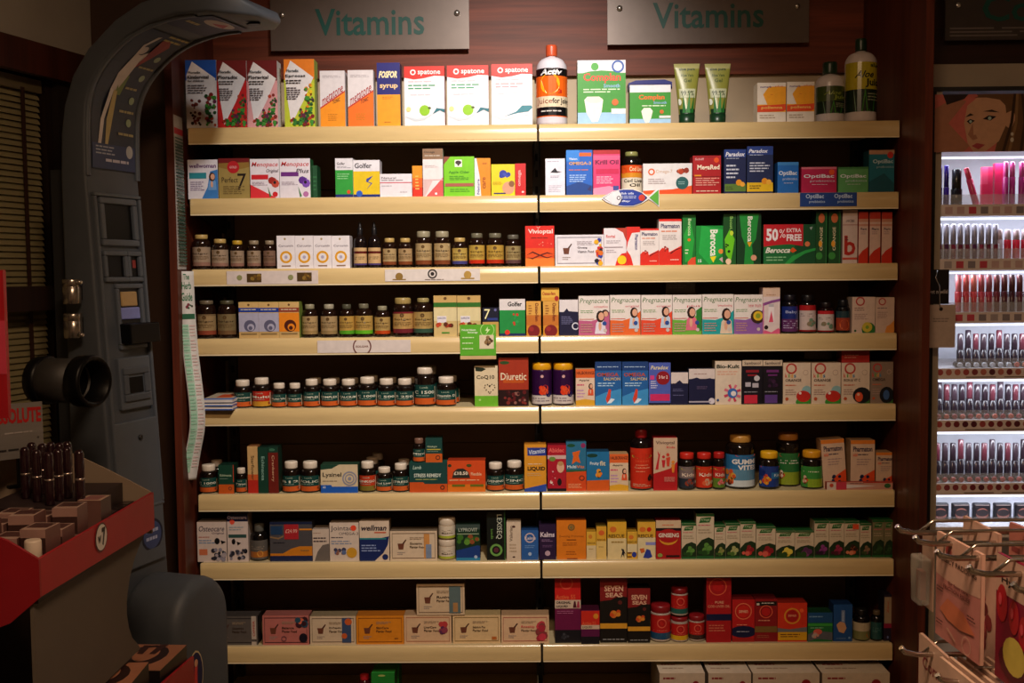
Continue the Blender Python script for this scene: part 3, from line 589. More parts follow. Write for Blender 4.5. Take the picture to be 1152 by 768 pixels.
def framed(fr, *x):     # wide pack with a drawn frame and mortar emblem
    return [R(fr, .04, .07, .96, .1), R(fr, .04, .9, .96, .93), R(fr, .04, .07, .05, .93), R(fr, .95, .07, .96, .93), P('6a3a28', (.16, .42), (.3, .42), (.28, .62), (.18, .62)), P('4a2a20', (.26, .42), (.33, .28), (.35, .3), (.29, .44)), G('9a8a80', .15, .7, .32, .82, 2), *x]
b(624.6, 679, 264, 'e0dae0', 'wide white framed pack with colourful dots at the edge', *framed('8a8490', T('4a4048', 'Ginseng', .46, .38, .66, .46), T('4a4048', 'Vitamin Food', .46, .5, .8, .58), G('b0a4ac', .45, .2, .8, .34, 3)), S(['c82a28', '2a3a9a', 'e0a81c', '1a1a2a', 'd86a1c'], .84, .12, .95, .95, 20, .045, 3), side='c8c0c4')
b(679.4, 704.6, 256.5, 'e2dade', 'white box with red curve and yellow roundel', P('b83a28', (.5, 0), (1, 0), (1, .35), (.85, .12)), P('d8261c', (.5, 1), (.6, .8), (.8, .68), (1, .66), (1, 1)), C('f0c81c', .8, .85, .2), T('c83a30', 'Revital', .1, .18, .5, .26), G('a89aa0', .1, .32, .75, .42, 2), R('8a7078', .02, .5, .85, .52), G('b0a0a8', .1, .57, .6, .67, 2), side='c8281c')
b(704.8, 720, 255, 'e4dcdc', 'narrow white and red box seen edge on', P('d82a20', (0, 0), (1, 0), (1, .14), (.4, .16), (.1, .4), (0, .6)), P('d8261c', (0, .6), (.3, .75), (.5, 1), (0, 1)), T('2a2a70', 'Pharmaton', .62, .2, .86, .6, rot=2, b=.02), side='c8c0c0')
PH = lambda: [R('d8261c', 0, 0, 1, .05), T('2a2a5a', 'Pharmaton', .08, .1, .92, .2, b=.03), G('d87a50', .1, .24, .95, .3, 1), G('a89a98', .15, .34, .85, .46, 3), P('d82a1c', (0, .7), (.15, .62), (.3, .66), (.42, .62), (.45, .72), (1, .58), (1, 1), (0, 1)), P('1a1418', (.5, .74), (.75, .66), (1, .62), (1, .63), (.75, .68), (.52, .76)), S(['d8301c', '8a1a14'], .05, .6, .4, .7, 8, .05, 3), G('f0b0a0', .5, .86, .9, .92, 1)]
b(720.3, 741.2, 257, 'e2d8d4', 'shorter white and red vitamin box with red skyline foot', *PH(), side='c8c0bc')
b(741.4, 766.6, 246.3, 'e2d8d4', 'taller white and red vitamin box with red skyline foot', *PH(), side='c8c0bc')
b(767.8, 782.6, 241.4, '14702a', 'tall narrow green effervescent carton with vertical lettering', P('20a038', (.1, .4), (.6, .1), (.9, .5), (.7, .9), (.2, .95)), T('c8e0b0', 'Berocca', .42, .08, .66, .42, rot=2, sl=0, b=.02), G('e0e0c0', .2, .68, .5, .8, 2), C('e0701c', .5, .5, .12, .03), P('d84a2a', (.4, .94), (.7, .86), (1, .84), (1, 1), (.4, 1)), side='0e4a1c', name='effervescent_tube_box')
b(783, 813.4, 253.8, '128a34', 'square green effervescent box with sideways lettering', P('20a844', (.2, 0), (1, .1), (1, .7), (.5, 1), (.1, .7)), T('f0f0e0', 'Berocca', .52, .1, .8, .78, rot=2, b=.03), P('f0d81c', (.52, .8), (.75, .78), (.64, .95)), C('e88a3a', .92, .66, .09), P('c8a8a8', (.85, .86), (.98, .8), (1, .95)), T('e0f0e0', '15', .08, .86, .2, .94), side='0e5a22', name='effervescent_box')
b(813.8, 828, 240.5, '1a5a24', 'dark green effervescent tube box with yellow spark', R('124a1c', 0, 0, 1, .5), P('6ac81c', (.1, .5), (.5, .3), (.9, .5), (.6, .95), (.2, .8)), C('c8e03a', .65, .38, .14, .05), T('8ac060', 'Boost', .5, .05, .75, .3, rot=2), S(['1a2a18', '0e200e'], .2, .55, .5, .8, 5, .1, 4), C('e8c8a8', .4, .94, .22, .06), side='0e3a16', name='effervescent_tube_box')
b(829, 856.3, 240.5, '0e3a1c', 'green cone-patterned effervescent box beside fifty percent pack', P('1c8a34', (.1, 0), (.9, 0), (.78, .5), (.62, .62), (.7, 1), (.3, 1), (.35, .62), (.2, .45)), T('f0ece0', 'Berocca', .44, .05, .64, .55, rot=2, b=.02), P('e0a01c', (.42, .56), (.62, .56), (.52, .66)), C('d8987a', .7, .87, .12), side='0c2a14', name='effervescent_box')
b(859, 917.5, 252.3, '1a6a34', 'wide green effervescent pack with red fifty percent extra free panel', R('124a28', .6, 0, 1, 1), P('c01c28', (0, 0), (.76, 0), (.76, .55), (.5, .5), (.25, .52), (0, .56)), T('f0e8e8', '50', .05, .1, .28, .42, b=.04), T('f0e0e0', '%', .3, .12, .42, .34, b=.0), T('f0e0e0', 'EXTRA', .44, .1, .72, .2, b=.02), T('f0e0e0', 'FREE', .44, .25, .73, .42, b=.04), T('e8e8d8', 'Berocca', .05, .58, .52, .72, sl=.08, b=.03), P('d8501c', (.5, .66), (.56, .58), (.64, .66), (.56, .72)), G('8ac08a', .05, .8, .5, .94, 2), P('2a9a44', (.4, 1), (.55, .8), (.8, .66), (1, .6), (1, .66), (.8, .74), (.6, .9), (.5, 1)), C('d8784a', .84, .5, .05), P('a0b0a8', (.88, .08), (.94, .06), (.91, .15)), side='0e3a1c', name='effervescent_box')
for a, c_ in ((918, 930.4), (932, 945.6)):
    b(a, c_, 237.7, '1a4a24', ('tall dark green tube carton beside the fifty percent pack' if a < 920 else 'tall dark green tube carton beside the pale pink box'), C('c8683a', .5, .13, .28, .09), T('d8c8a0', 'ORANGE', .35, .3, .6, .75, rot=1), C('e0982a', .4, .62, .16, .06), C('3a8a3a', .3, .85, .3, .07), R('2a6a34', .88, 0, 1, 1), side='0e3018', name='effervescent_tube_box')
b(948, 964.6, 236, 'd0b8ac', 'tall pale pink box with big red letter and foot band', T('5a4a50', '-HCBS', .2, .18, .8, .23), R('b88a80', 0, .27, 1, .29), T('b0281c', 'b', .12, .48, .88, .85, b=.02), G('5a3a3a', .16, .5, .4, .58, 2), R('c04a38', 0, .89, 1, .93), side='a89488')
for i, (a, c_) in enumerate(((966, 976.6), (978.4, 990.4), (992, 1003.6))):
    b(a, c_, 238, 'd8b8a8', 'one of three slim red-topped tube cartons with red foot', R('b83424', 0, 0, 1, .14), R('c88a70', 0, .14, 1, .2), R('d0907a', 0, .24, 1, .28), T('3a3450', 'Pharm', .2, .31, .85, .36), G('a88a88', .2, .38, .8, .45, 2), P('c8301c', (0, .86), (.4, .76), (1, .68), (1, 1), (0, 1)), side='a02a1c', name='effervescent_tube_box')

# ---- fourth shelf
row(3)
amber(222, 243, 337.8, 'brown bottle with dark-striped tan label nearest the hanging leaflet', lab='a88c62', band='9a4a34', band2='8a7250', cap='6a5c48', caph=.1)
amber(245, 266, 337.8, 'brown bottle with dull olive cap touching the blue-striped boxes', lab='8a7652', band='7a5a3a', cap='4a4430', caph=.1)
GB = lambda top, pic, spot: [R('c8a468', 0, 0, 1, .16), C('6a4a28', .5, .08, .06), R(top, 0, .16, 1, .28), G('e0d0b0', .1, .19, .9, .24, 1), R(pic, 0, .3, 1, .82), C(spot, .55, .66, .3), C(pic, .6, .7, .18), C(spot, .58, .72, .1), R('8a7048', .1, .86, .9, .9)]
b(268.8, 291, 339.6, 'c4a066', 'gold and blue shell box beside the olive-capped bottle', *GB('1a3a90', 'a8a4b8', '5a5870'), side='8a8a3a')
b(291.2, 313.7, 339.6, 'c4a066', 'gold and blue shell box beside the orange shell box', *GB('1a3a90', 'a8a4b8', '5a5870'), side='8a8a3a')
b(314, 336.6, 339.4, 'c4a066', 'gold box with brown stripe and orange shell picture', *GB('8a3a2a', 'e0821c', '4a1a10'), side='7a8a3a')
amber(340, 357.4, 342, 'brown bottle with pale tan label right of the gold boxes', lab='c0a070', band='a88a58', cap='8a8268', neck=.45, capw=.6)
amber(361, 379.5, 342, 'brown bottle with pale label and silver cap before green-banded bottles', lab='b89c70', band='a08458', cap='9a927c', neck=.45, capw=.6)
amber(381.8, 398.6, 342, 'brown bottle with gold label and green band, smaller', lab='c8a050', band='5aa82a', cap='4a4838', neck=.45, capw=.6)
amber(399.2, 419.5, 341.4, 'brown bottle with gold label and wide lime green band', lab='c8a458', band='6ac02a', cap='6a6450', neck=.4, capw=.55)
amber(421.5, 439, 344, 'brown bottle with gold label and orange-red band', lab='c0a060', band='c84a1c', cap='8a8268', neck=.45, capw=.6)
amber(442, 464.6, 334.7, 'big brown bottle with wide gold cap and maroon bands', lab='c8a060', band='7a2a34', band2='8a2a34', cap='a08850', caph=.16, capw=.8, neck=.7, sh=.14)
amber(465, 487.4, 335, 'big brown bottle with dark grey-green band and dull cap', lab='c0a060', band='3a5a4a', cap='9a8a58', caph=.11, capw=.6, neck=.5)
for i, (a, c_) in enumerate(((488, 513.8), (514.4, 540.6))):
    b(a, c_, 332.3, 'c8ae74', ('gold and green box with berry picture beside big bottles', 'gold and green box with berry picture behind the green card')[i], R('c4a060', 0, 0, 1, .17), C('6a4a28', .5, .07, .07), R('2f6a24', 0, .17, 1, .28), R('d8c898', 0, .3, 1, .62), R('e0d8dc', .14, .5, .55, .66), T('3a3a6a', 'QUERCETIN', .16, .53, .52, .58), S(['a83a1c', '5a2a14', 'c84a28', '7a1a14'], .1, .68, .9, .74, 14, .08, 4), R('3a8a2a', .34, .89, .68, .92), side='9a8450')
b(543, 561, 346, '16182c', 'small black and gold box with white numeral seven', R('c09a50', 0, .5, 1, 1), T('f0e8b0', '7', .1, .05, .46, .4, sl=.08, b=.0), R('2a3a80', .3, .36, .95, .44), C('6a6aa0', .8, .08, .08), G('8a6a30', .1, .6, .9, .85, 3), side='101020')
b(562, 590.8, 336.3, '1f8a40', 'green joint tablet box with white top and navy foot', R('dcd4d2', 0, 0, 1, .3), T('1a1a18', 'Golfer', .32, .07, .88, .2, b=.03), S(['c83a28', '2f9a50'], .5, .4, .7, .8, 8, .05, 2), R('1a2456', 0, .93, 1, 1), C('d8342a', .3, .9, .1), side='c0b8b8')
for i, (a, c_, t_) in enumerate(((592.2, 608.6, ROWTXT[0]), (611, 628.4, ROWTXT[0]))):
    b(a, c_, 338.7, 'd08a2a', ('orange and maroon box with vertical script beside green-white box', 'orange and maroon box with vertical script under a small box')[i], R('d8a04a', 0, 0, 1, .4), R('c0702a', 0, .4, 1, .7), C('7a1c20', .5, .86, .42, .18), C('9a2a2a', .35, .8, .16, .07), T('6a1a14', 'Osteo-fem', .6, .05, .84, .58, rot=2, b=.02), G('8a4a20', .15, .1, .4, .4, 4), side='8a4a1c', zb=None)
zb4 = at(620, 338.7, .015).z
b(609, 629, 323.7, 'e0b048', 'small yellow and red box lying on the orange-maroon box', T('a02a1c', 'Osteo-fem', .06, .3, .8, .56, b=.03), P('d89a3a', (0, .75), (1, .7), (1, 1), (0, 1)), C('a82a2a', .86, .8, .12, .2), side='a8602a', zb=zb4+.0005, free=True, d=.045)
b(629.4, 650.4, 337, '1a1a38', 'navy capsule box with white top and bird mark', R('ddd4d4', 0, 0, 1, .34), P('1a1a38', (.2, .36), (.4, .24), (.5, .32), (.9, .34), (1, .4), (0, .4)), O('d0d0dc', .86, .74, .2, .3), G('6a6a90', .1, .46, .75, .7, 5), side='141430')
def preg(sub, low, fig, top, hair='2a1814'):
    return [P(low, (0, .62), (.4, .64), (.75, .56), (1, .4), (1, 1), (0, 1)), T('3a6a30', 'Pregnacare', .05, .06, .96, .22, sl=.05, b=.0), T('c8304a', sub, .5, .25, .95, .32, b=.0), G('7a9a6a', .06, .36, .6, .45, 2), R('c8402a', .02, .585, .5, .6), Q(*fig, top, hair), G('b88a80', .06, .7, .5, .94, 4), C('2a4a90', .84, .7, .07), C('c8b8b0', .86, .88, .06)]
PN = [(651, 685.5, 332.7, 'conception', 'b85a80', (.72, .5, .13), 'd8d0dc', 'white pregnancy vitamin box with mauve foot and a couple'), (686.4, 720.5, 331.8, 'original', 'e0642a', (.8, .42, .12), 'b8c8d8', 'white pregnancy vitamin box with pale orange foot and dark-haired woman'),
      (721.4, 756, 331.8, 'original', 'e0482a', (.8, .4, .12), 'b8c8d8', 'white pregnancy vitamin box with orange-red foot and dark-haired woman'), (756.6, 789.4, 331.6, 'plus', '6aa83a', (.66, .42, .14), 'd86a80', 'white pregnancy vitamin box with green foot and woman in pink'),
      (790.2, 825.3, 331, 'breastfeeding', '1f9a9a', (.78, .48, .14), 'd8c0a8', 'white pregnancy vitamin box with teal foot and mother nursing'), (826, 857.8, 331.4, 'new mum', '8a5aa0', (.8, .5, .0001), '6a3a80', 'white pregnancy vitamin box with purple foot and yellow flower')]
for q, (a, c_, yt, sub, low, fig, top, desc) in enumerate(PN):
    ex = [C('2a1814', .86, .44, .12, .09), C('d8a080', .88, .46, .08, .07)] if q == 0 else ([C('3a2014', .82, .56, .24), C('d8b02a', .84, .54, .17), C('8a9a2a', .84, .54, .09)] if q == 5 else ([P('2a7a30', (.8, .4), (1, .3), (1, .9), (.85, .9))] if q == 3 else []))
    a_ = preg(sub, low, fig, top)
    b(a, c_, yt, 'e0d4cc', desc, *(a_[:5]+ex+a_[5:] if q != 5 else [o_ for o_ in a_ if o_[0] != 'q']+ex), side='c8bcb4')
b(858.2, 877.4, 323.2, 'dcc8c4', 'tall pink and white box with a bottle picture', R('d8b8a0', 0, 0, 1, .2), G('b88a70', .2, .14, .9, .19, 1), P('8a4a8a', (0, .34), (.5, .28), (1, .24), (1, .3), (.5, .34), (0, .4)), R('b8b0b4', .34, .36, .64, .42), R('e8dcdc', .32, .42, .66, .76), P('d8506a', (.35, .75), (.5, .5), (.62, .75)), C('2a1418', .2, .86, .12), P('d85a80', (0, 1), (.1, .92), (.5, .97), (.9, .88), (1, .9), (1, 1)), R('c05a90', .0, .35, .06, 1), side='b89a98')
j(879.3, 897.5, 331.4, 'dark bottle with blue and purple wrap label', R('1a2a70', 0, 0, 1, .48), R('5a2a5a', 0, .5, 1, 1), T('a0a8d0', 'Baby', .25, .16, .75, .3), G('b0a0c0', .15, .55, .85, .9, 4), glass='0c0a10', cap='141018', caph=.14, lab='1a2a70', lv=(.3, .95), sh=.16)
j(899.3, 917.6, 331.4, 'dark bottle with red and white label beside the blue one', R('a81c20', 0, 0, 1, .2), G('6a5a58', .1, .3, .9, .45, 2), S(['8a7a60', '6a8a70'], .25, .55, .75, .8, 8, .09, 3), R('901a1c', 0, .94, 1, 1), glass='0c0808', cap='120d0f', caph=.16, lab='c8b4ae', lv=(.27, .95), sh=.12)
j(919.8, 938, 339.6, 'shorter red-collared bottle with white label', R('b82028', 0, 0, 1, .16), G('6a5a58', .1, .3, .9, .45, 2), S(['8a7a60', '6a8a70'], .25, .55, .75, .8, 8, .09, 4), R('901a1c', 0, .94, 1, 1), glass='1c0708', cap='180d0f', caph=.16, lab='cabab2', lv=(.28, .95), sh=.12)
j(940.4, 955.9, 337, 'dim bottle with orange-brown label beside white boxes', R('1f3a40', 0, 0, 1, .35), C('d0602a', .5, .7, .25), glass='0a0c0e', cap='0c0e12', caph=.18, lab='9a3a24', lv=(.34, .92), sh=.14)
b(958.6, 984.4, 334, 'd0b4a0', 'off-white kids supplement box with yellow kiwi picture', O('b03a34', .35, .12, .2, .3), G('8a6a60', .1, .28, .65, .4, 2), G('a88a80', .1, .46, .75, .64, 4), C('2a6a30', .72, .9, .3), C('c8b03a', .66, .84, .22), C('7a9a30', .66, .84, .08), C('2a5a30', .14, .94, .05), side='b09a88')
b(985, 1006, 334.4, 'ccae9a', 'off-white supplement box with orange leaf curve by wooden board', O('b03a34', .35, .12, .2, .3), G('6a5a60', .1, .28, .8, .33, 1), G('a88a80', .1, .4, .75, .6, 4), P('d88a3a', (.5, 1), (.6, .82), (.8, .76), (1, .64), (1, 1)), side='b09a88')

# ---- fifth shelf
row(4)
def lam(x0, x1, yt, desc, txt='Vitamin', top='16403a', low='c85a24', cap='d8c8b4', **k):     # brown bottle, white cap, two-tone label
    k.setdefault('caph', .22); k.setdefault('capw', .74)
    return j(x0, x1, yt, desc, R(low, 0, .68, 1, 1), R('d8c8a8', .9, .1, .94, .9), T('a8b8a0', 'Lamb', .36, .08, .62, .18, b=.0), T('d8d8c4', txt, .14, .3, .86, .46, b=.02), G('8aa090', .2, .52, .7, .6, 1), C('8a3a1c', .85, .8, .05), glass='140b08', cap=cap, lab=top, lv=(.44, .94), sh=.14, neck=.6, **k)
lam(263, 283.4, 427, 'white-capped brown bottle with green and orange label beside leaflets', 'Magnesium')
lam(284.3, 305, 424.5, 'white-capped brown bottle with red and gold label', 'Multi', top='b82a1c', low='c8902a')
lam(306, 322.6, 430.5, 'small white-capped bottle beside the small bottle lettered iron', 'Multi-Vit')
lam(324, 340, 430.5, 'small white-capped bottle lettered iron on green and orange label', 'Iron')
lam(341.7, 360, 426, 'white-capped complex bottle beside the small iron bottle', 'COMPLEX')
lam(361.2, 381.3, 426, 'white-capped complex bottle beside the calcium bottle', 'COMPLEX')
lam(382.4, 402, 426, 'white-capped bottle lettered calcium on green and orange label', 'CALCIUM')
lam(402.8, 424, 423.6, 'white-capped bottle lettered C 1000 on a wide green label', 'C 1000')
lam(424.8, 445, 425.4, 'white-capped bottle lettered C 500 on green and orange label', 'C 500')
lam(445.4, 465.6, 425.4, 'white-capped bottle lettered E 250 on green and orange label', 'E 250')
lam(466.5, 489.7, 412.7, 'tallest white-capped bottle in its row, green and orange label', 'C 1500', caph=.17)
lam(490.6, 513.4, 423.3, 'white-capped bottle at the row end before the empty gap', 'Vitamin D')
for a, c_, yt in ((346, 364, 424.5), (366, 385, 424.5), (387, 406, 424.5), (407.5, 428, 422), (429, 449, 424), (450, 470, 424), (472, 494, 411), (495, 517, 422)):
    lam(a, c_, yt, 'white-capped bottle in the second rank behind the front bottles', '', sb=.075, free=True, cap='a89884')  # rear caps darker than the front ones, shade put into their colour
b(534, 560, 411.4, 'd8c4a0', 'cream and lime box with heart outline of dots', P('1f2a1c', (.02, .02), (.4, .05), (.5, .08), (.3, .14), (.05, .13)), P('dccaa8', (.5, .08), (.7, .02), (1, .0), (1, .1)), T('2a2418', 'CoQ10', .08, .23, .86, .34, b=.02), *[C('1a1410', .65+.24*(16*math.sin(t)**3)/17, .55-.13*(13*math.cos(t)-5*math.cos(2*t)-2*math.cos(3*t)-math.cos(4*t))/17, .025) for t in [k*.42 for k in range(15)]], R('6ab02a', 0, .74, 1, 1), C('a8d070', .22, .84, .05), side='a8946a')
b(561, 594.5, 402.3, 'a0321c', 'rust red box with white diuretic lettering and berries', R('b8501c', .15, .44, .85, .52), C('2a4a24', .2, .1, .16, .035), T('e8d8b8', 'Diuretic', .07, .31, .93, .46, b=.01), R('240c0c', 0, .66, 1, 1), S(['5a1418', '3a0c10', '7a2a24', '8a5a50'], .1, .7, .9, .95, 26, .06, 2), side='6a2014')
for a, c_, desc in ((598.3, 621, 'purple chewable tub with yellow lid left of the shelf joint'), (622, 645.2, 'purple chewable tub with yellow lid beside the orange box')):
    j(a, c_, 407.8, desc, R('ccc0b8', 0, .74, 1, 1), S(['d83a1c', 'e0502a'], .42, .5, .62, .72, 8, .09, 2), C('1a1a50', .72, .7, .1), C('d0a0a0', .5, .16, .05), G('8a7a80', .1, .8, .8, .95, 2), glass='2c0c38', cap='d89a14', caph=.16, capw=.96, lab='2c0c38', lv=(.18, .98), sh=.02, neck=.94, plastic=True, ribs=False, name='supplement_tub', cat='tub')
HAL = lambda: [R('d8602a', 0, 0, 1, .24), T('4a1814', 'HALIBORANGE', .04, .06, .98, .15, b=.02), T('2a1c20', 'Apple', .16, .28, .7, .34), G('c83a6a', .06, .4, .6, .48, 1), G('b888b0', .06, .55, .5, .8, 3), Q(.8, .46, .11, 'd8502a', '3a1c14'), P('d8a02a', (0, .86), (.5, .82), (1, .86), (1, 1), (0, 1))]
b(647.8, 669, 415, 'dcc0a8', 'small orange and white child vitamin box right of purple tubs', *HAL(), side='b89878')
SEAB = lambda: [R('1a3a70', 0, 0, 1, .2), G('a8c0d8', .08, .1, .9, .14, 1), T('a84838', 'OMEGA', .06, .25, .9, .34, b=.03), T('c8b080', 'SALMON', .32, .36, .95, .43, b=.02), G('a8c8e0', .1, .47, .85, .58, 2), P('3a8ac0', (0, .8), (.4, .7), (1, .62), (1, 1), (0, 1)), P('d0402a', (.4, .86), (.52, .62), (.6, .64), (.58, .82), (.46, .96)), P('d8e0e8', (.44, .96), (.6, .84), (.75, .86), (.6, .95))]
b(669.6, 699.1, 406.8, '1f5a98', 'blue omega box with red fish beside orange child box', *SEAB(), side='143a68')
b(700, 729.2, 406.8, '1f5a98', 'blue omega box with red fish beside violet-blue box', *SEAB(), side='143a68')
b(730, 754.4, 407.8, '4a5aa8', 'violet-blue box with maroon price roundel and pink foot', T('d8c8a0', 'Paradox', .1, .07, .9, .16, sl=.05, b=.02), R('c83a80', .06, .3, .25, .4), G('c8c8e0', .08, .42, .4, .62, 4), C('8a1420', .65, .36, .32), T('e8c8c0', '3 for 2', .46, .3, .86, .38), R('c82a60', .06, .74, .96, .9), R('141830', 0, .95, 1, 1), side='2a3468')
b(755, 774, 418.7, '181a3a', 'small navy capsule box with white bird-mark top', R('d4c4bc', 0, 0, 1, .34), P('181a3a', (.2, .36), (.5, .24), (.7, .34), (1, .34), (1, .4), (0, .4)), G('5a5a80', .1, .5, .8, .6, 2), G('5a5a80', .1, .68, .85, .74, 1), side='101228')
b(775, 804.2, 414.7, '181a3a', 'wider navy capsule box with white bird-mark top', R('d4c4bc', 0, 0, 1, .28), G('a88880', .2, .12, .7, .18, 1), P('181a3a', (0, .3), (.3, .24), (.5, .3), (.8, .26), (1, .3), (1, .38), (0, .38)), C('d0c8d0', .88, .9, .12), R('a8a0b0', .0, .9, .85, .94), G('5a4a6a', .3, .48, .75, .58, 2), side='101228')
b(804.6, 834, 406, 'dac6b0', 'cream box with pink and blue flower burst', T('1a2a20', 'Bio-Kult', .05, .08, .92, .17, b=.04), G('d8a088', .08, .22, .9, .34, 2), *[P(('c83a5a', 'd86a80')[k % 2], (.66+.06*math.cos(a), .74-.06*math.sin(a)), (.66+.34*math.cos(a+.2), .74-.21*math.sin(a+.2)), (.66+.34*math.cos(a+.5), .74-.21*math.sin(a+.5)), (.66+.06*math.cos(a+.78), .74-.06*math.sin(a+.78))) for k, a in enumerate([q*.785 for q in range(8)])], C('3a6ab0', .66, .74, .19), C('e8dcd8', .7, .75, .1), C('2a4a80', .1, .9, .05), side='b8a488')
SAM = lambda c1, c2: [R('cdb79c', 0, 0, 1, .13), T('4a3a34', 'Sambucol', .1, .03, .9, .1), R(c1, .18, .22, .82, .28), R(c1, .26, .32, .74, .36), R(c2, .1, .79, .75, .98), G('8a8890', .1, .7, .9, .75, 1)]
b(835, 857.8, 405, '14101a', 'black box with red patch and pale tablet pictures', *SAM('8a1c28', 'c82a40'), C('c8c0c4', .72, .41, .14), R('b8b0b8', .15, .5, .42, .6), R('b8b0b8', .5, .52, .8, .62), side='0c0a10')
b(858.3, 880, 405, '141018', 'black box with purple patch and dark berries', *SAM('6a2a6a', '5a3a80'), S(['2a1430', '3a1c3a', '1c0c20'], .3, .4, .8, .6, 14, .1, 4), side='0c0a10')
KID = lambda pic, txt: [O('b83a34', .3, .14, .2, .3), O('b89a88', .82, .24, .1, .2), T('c8402a', 'k', .07, .26, .15, .36), T('5a9a3a', 'i', .19, .26, .24, .36), T('d89a2a', 'd', .27, .26, .36, .36), T('3a7a9a', 's', .39, .29, .47, .36), T('3a2a24', txt, .08, .39, .66, .46, b=.02), G('c86a4a', .08, .52, .55, .58, 1), G('a8887a', .08, .64, .5, .8, 3), C('b8502a', .14, .88, .06), *pic]
RED = [C('3a8a30', .78, .96, .32, .12), C('8ab0b0', .86, .68, .18, .12), C('c02a20', .74, .82, .26, .14), C('e8d8d0', .62, .74, .05)]
BLK = [C('3a6a2a', .85, .96, .2, .08), C('15181c', .72, .8, .32, .2), C('d8502a', .62, .84, .14, .12), C('e0b090', .6, .78, .05)]
for a, c_, yt, pic, txt, desc in ((881, 911.8, 408, RED, 'ORANGE', 'cream kids box with red strawberry character-free fruit, first of two'), (913, 945.6, 408, RED, 'ORANGE', 'x'), (946.6, 978.4, 408, BLK, 'IRON & VIT C', 'y'), (979.4, 1004.6, 407, BLK[:2]+[C('3a5a8a', .7, .8, .14, .12)], 'OMEGA', 'z')):
    desc = {881: 'cream kids box with big red berry beside black boxes', 913: 'cream kids box with big red berry under no stack', 946.6: 'cream kids vitamin box with orange and black picture', 979.4: 'shade-toned kids vitamin box with blue and black picture'}[a]
    desc = desc.replace(' under no stack', ' beside the orange one')
    b(a, c_, yt, 'd6bea4' if a < 979 else '8a7462', desc, *KID(pic, txt), side='b89c80' if a < 979 else '6a5848')  # end box darkened, dimness of the shelf end put into its card colour
zb5 = at(962, 408, .02).z
b(946.6, 978, 394, 'a02420', 'flat red box lying across the cream kids vitamin box', G('c87a6a', .1, .3, .7, .7, 2), zb=zb5+.0008, sb=.02, free=True, side='701814')
# leaflets lying at the left end, jutting over the edge
X0 = at(230, 455, -.03).x; X1 = at(262, 455, -.03).x
for i in range(9):
    mb = MB(); cc = ['3a5aa0', 'd8d0cc', 'c8c0bc', '4a6ab0', 'd8d0cc'][i % 5]
    mb.box(-(X1-X0)/2, (X1-X0)/2, 0, .16, 0, .0036, pm(cc), top=pm('b8a890'))
    if i == 8: mb.box(-.012, .03, .02, .1, .0036, .0038, pm('c8502a'))
    o = mb.build('leaflet', None, ((X0+X1)/2-.002, -.028+.002*(i % 3), ZS[4]+.0037*i), (0, 0, .02*((i*7) % 3-1)))
    tag(o, 'folded leaflet in the small stack at the fifth shelf\'s end' if i < 8 else 'topmost folded leaflet with orange mark on the small stack', 'leaflet', 'leaflets stacked on the fifth shelf')

# ---- sixth shelf
row(5)
lam(225, 245, 522, 'white-capped brown bottle right of the hanging leaflet\'s end', 'C 1000')
b(246, 263.2, 522.8, '16402f', 'small green and orange herbal box between two brown bottles', R('c8581c', 0, .68, 1, 1), T('a8b898', 'Echinacea', .1, .32, .85, .4), G('8aa090', .1, .46, .8, .5, 1), O('6a3a2a', .75, .82, .12, .4), R('c8402a', .96, 0, 1, .6), side='0e2c20')
lam(264, 278, 525.7, 'slim white-capped bottle beside the upright cream carton', 'Zinc')
def spine(col, low, txt, tc, desc, x0, x1, yt, **k):
    return b(x0, x1, yt, col, desc, *([R(low, 0, .72, 1, 1), R('c85a2a', 0, .6, 1, .72)] if low else []), T(tc, txt, .34, .2, .66, .72, rot=2, b=.01), **k)
spine('c8a068', 'b8281c', 'Starflower', '4a3a1c', 'upright cream carton shading to red at its foot', 278.6, 290, 501.8, side='8a5a34')
spine('143a2c', None, 'Echinacea', '8ab0a0', 'narrow dark green upright carton between cream and red ones', 290.3, 301.4, 503, side='0e281e')
b(301.8, 313, 502.6, '6a1c14', 'upright dark red carton with a green top', R('143a2c', 0, 0, 1, .12), C('3a6a50', .4, .06, .3, .03), T('c89a78', 'Cranberry', .3, .18, .62, .75, rot=2, b=.01), side='123024')
lam(318, 337.6, 518.4, 'white-capped brown bottle right of the dark red carton', 'B12')
lam(338.4, 360, 518.4, 'white-capped brown bottle touching the white and blue lysine box', 'FOLIC')
b(361, 402.6, 522.4, 'd0bc98', 'cream box with grey rings, blue foot and green corner', P('1a4030', (0, .0), (.5, 0), (.3, .14), (0, .18)), T('2a2420', 'Lysinel', .05, .28, .56, .48, b=.02), G('6a5a4a', .05, .56, .45, .62, 1), O('8a8a98', .78, .5, .2, .2), O('8a8a98', .78, .5, .13, .25), C('8a8a98', .78, .5, .05), P('1a56b0', (0, .72), (.28, .72), (.3, .78), (1, .78), (1, 1), (0, 1)), T('c8d0e0', '60', .05, .76, .13, .84), side='1a3a2a', top='24402e')
lam(403.6, 423, 518.4, 'white-capped bottle with orange-red label beside the rings box', 'GINKGO', top='b8381c', low='7a6a28')
lam(423.4, 441.6, 525, 'shorter white-capped bottle between the orange-red and tall bottles', 'Cod Liver')
lam(442, 460, 520.6, 'white-capped bottle touching the stress remedy box', 'STRESS')
for a, c_, yt in ((410, 428, 514), (417, 433, 509), (446, 463, 516), (236, 252, 517)):
    lam(a, c_, yt, 'white-capped bottle in the second rank behind the front bottles', '', sb=.09+.06*(a == 417), free=True, cap='a08c78')  # darker caps again, shade behind the front rank painted in
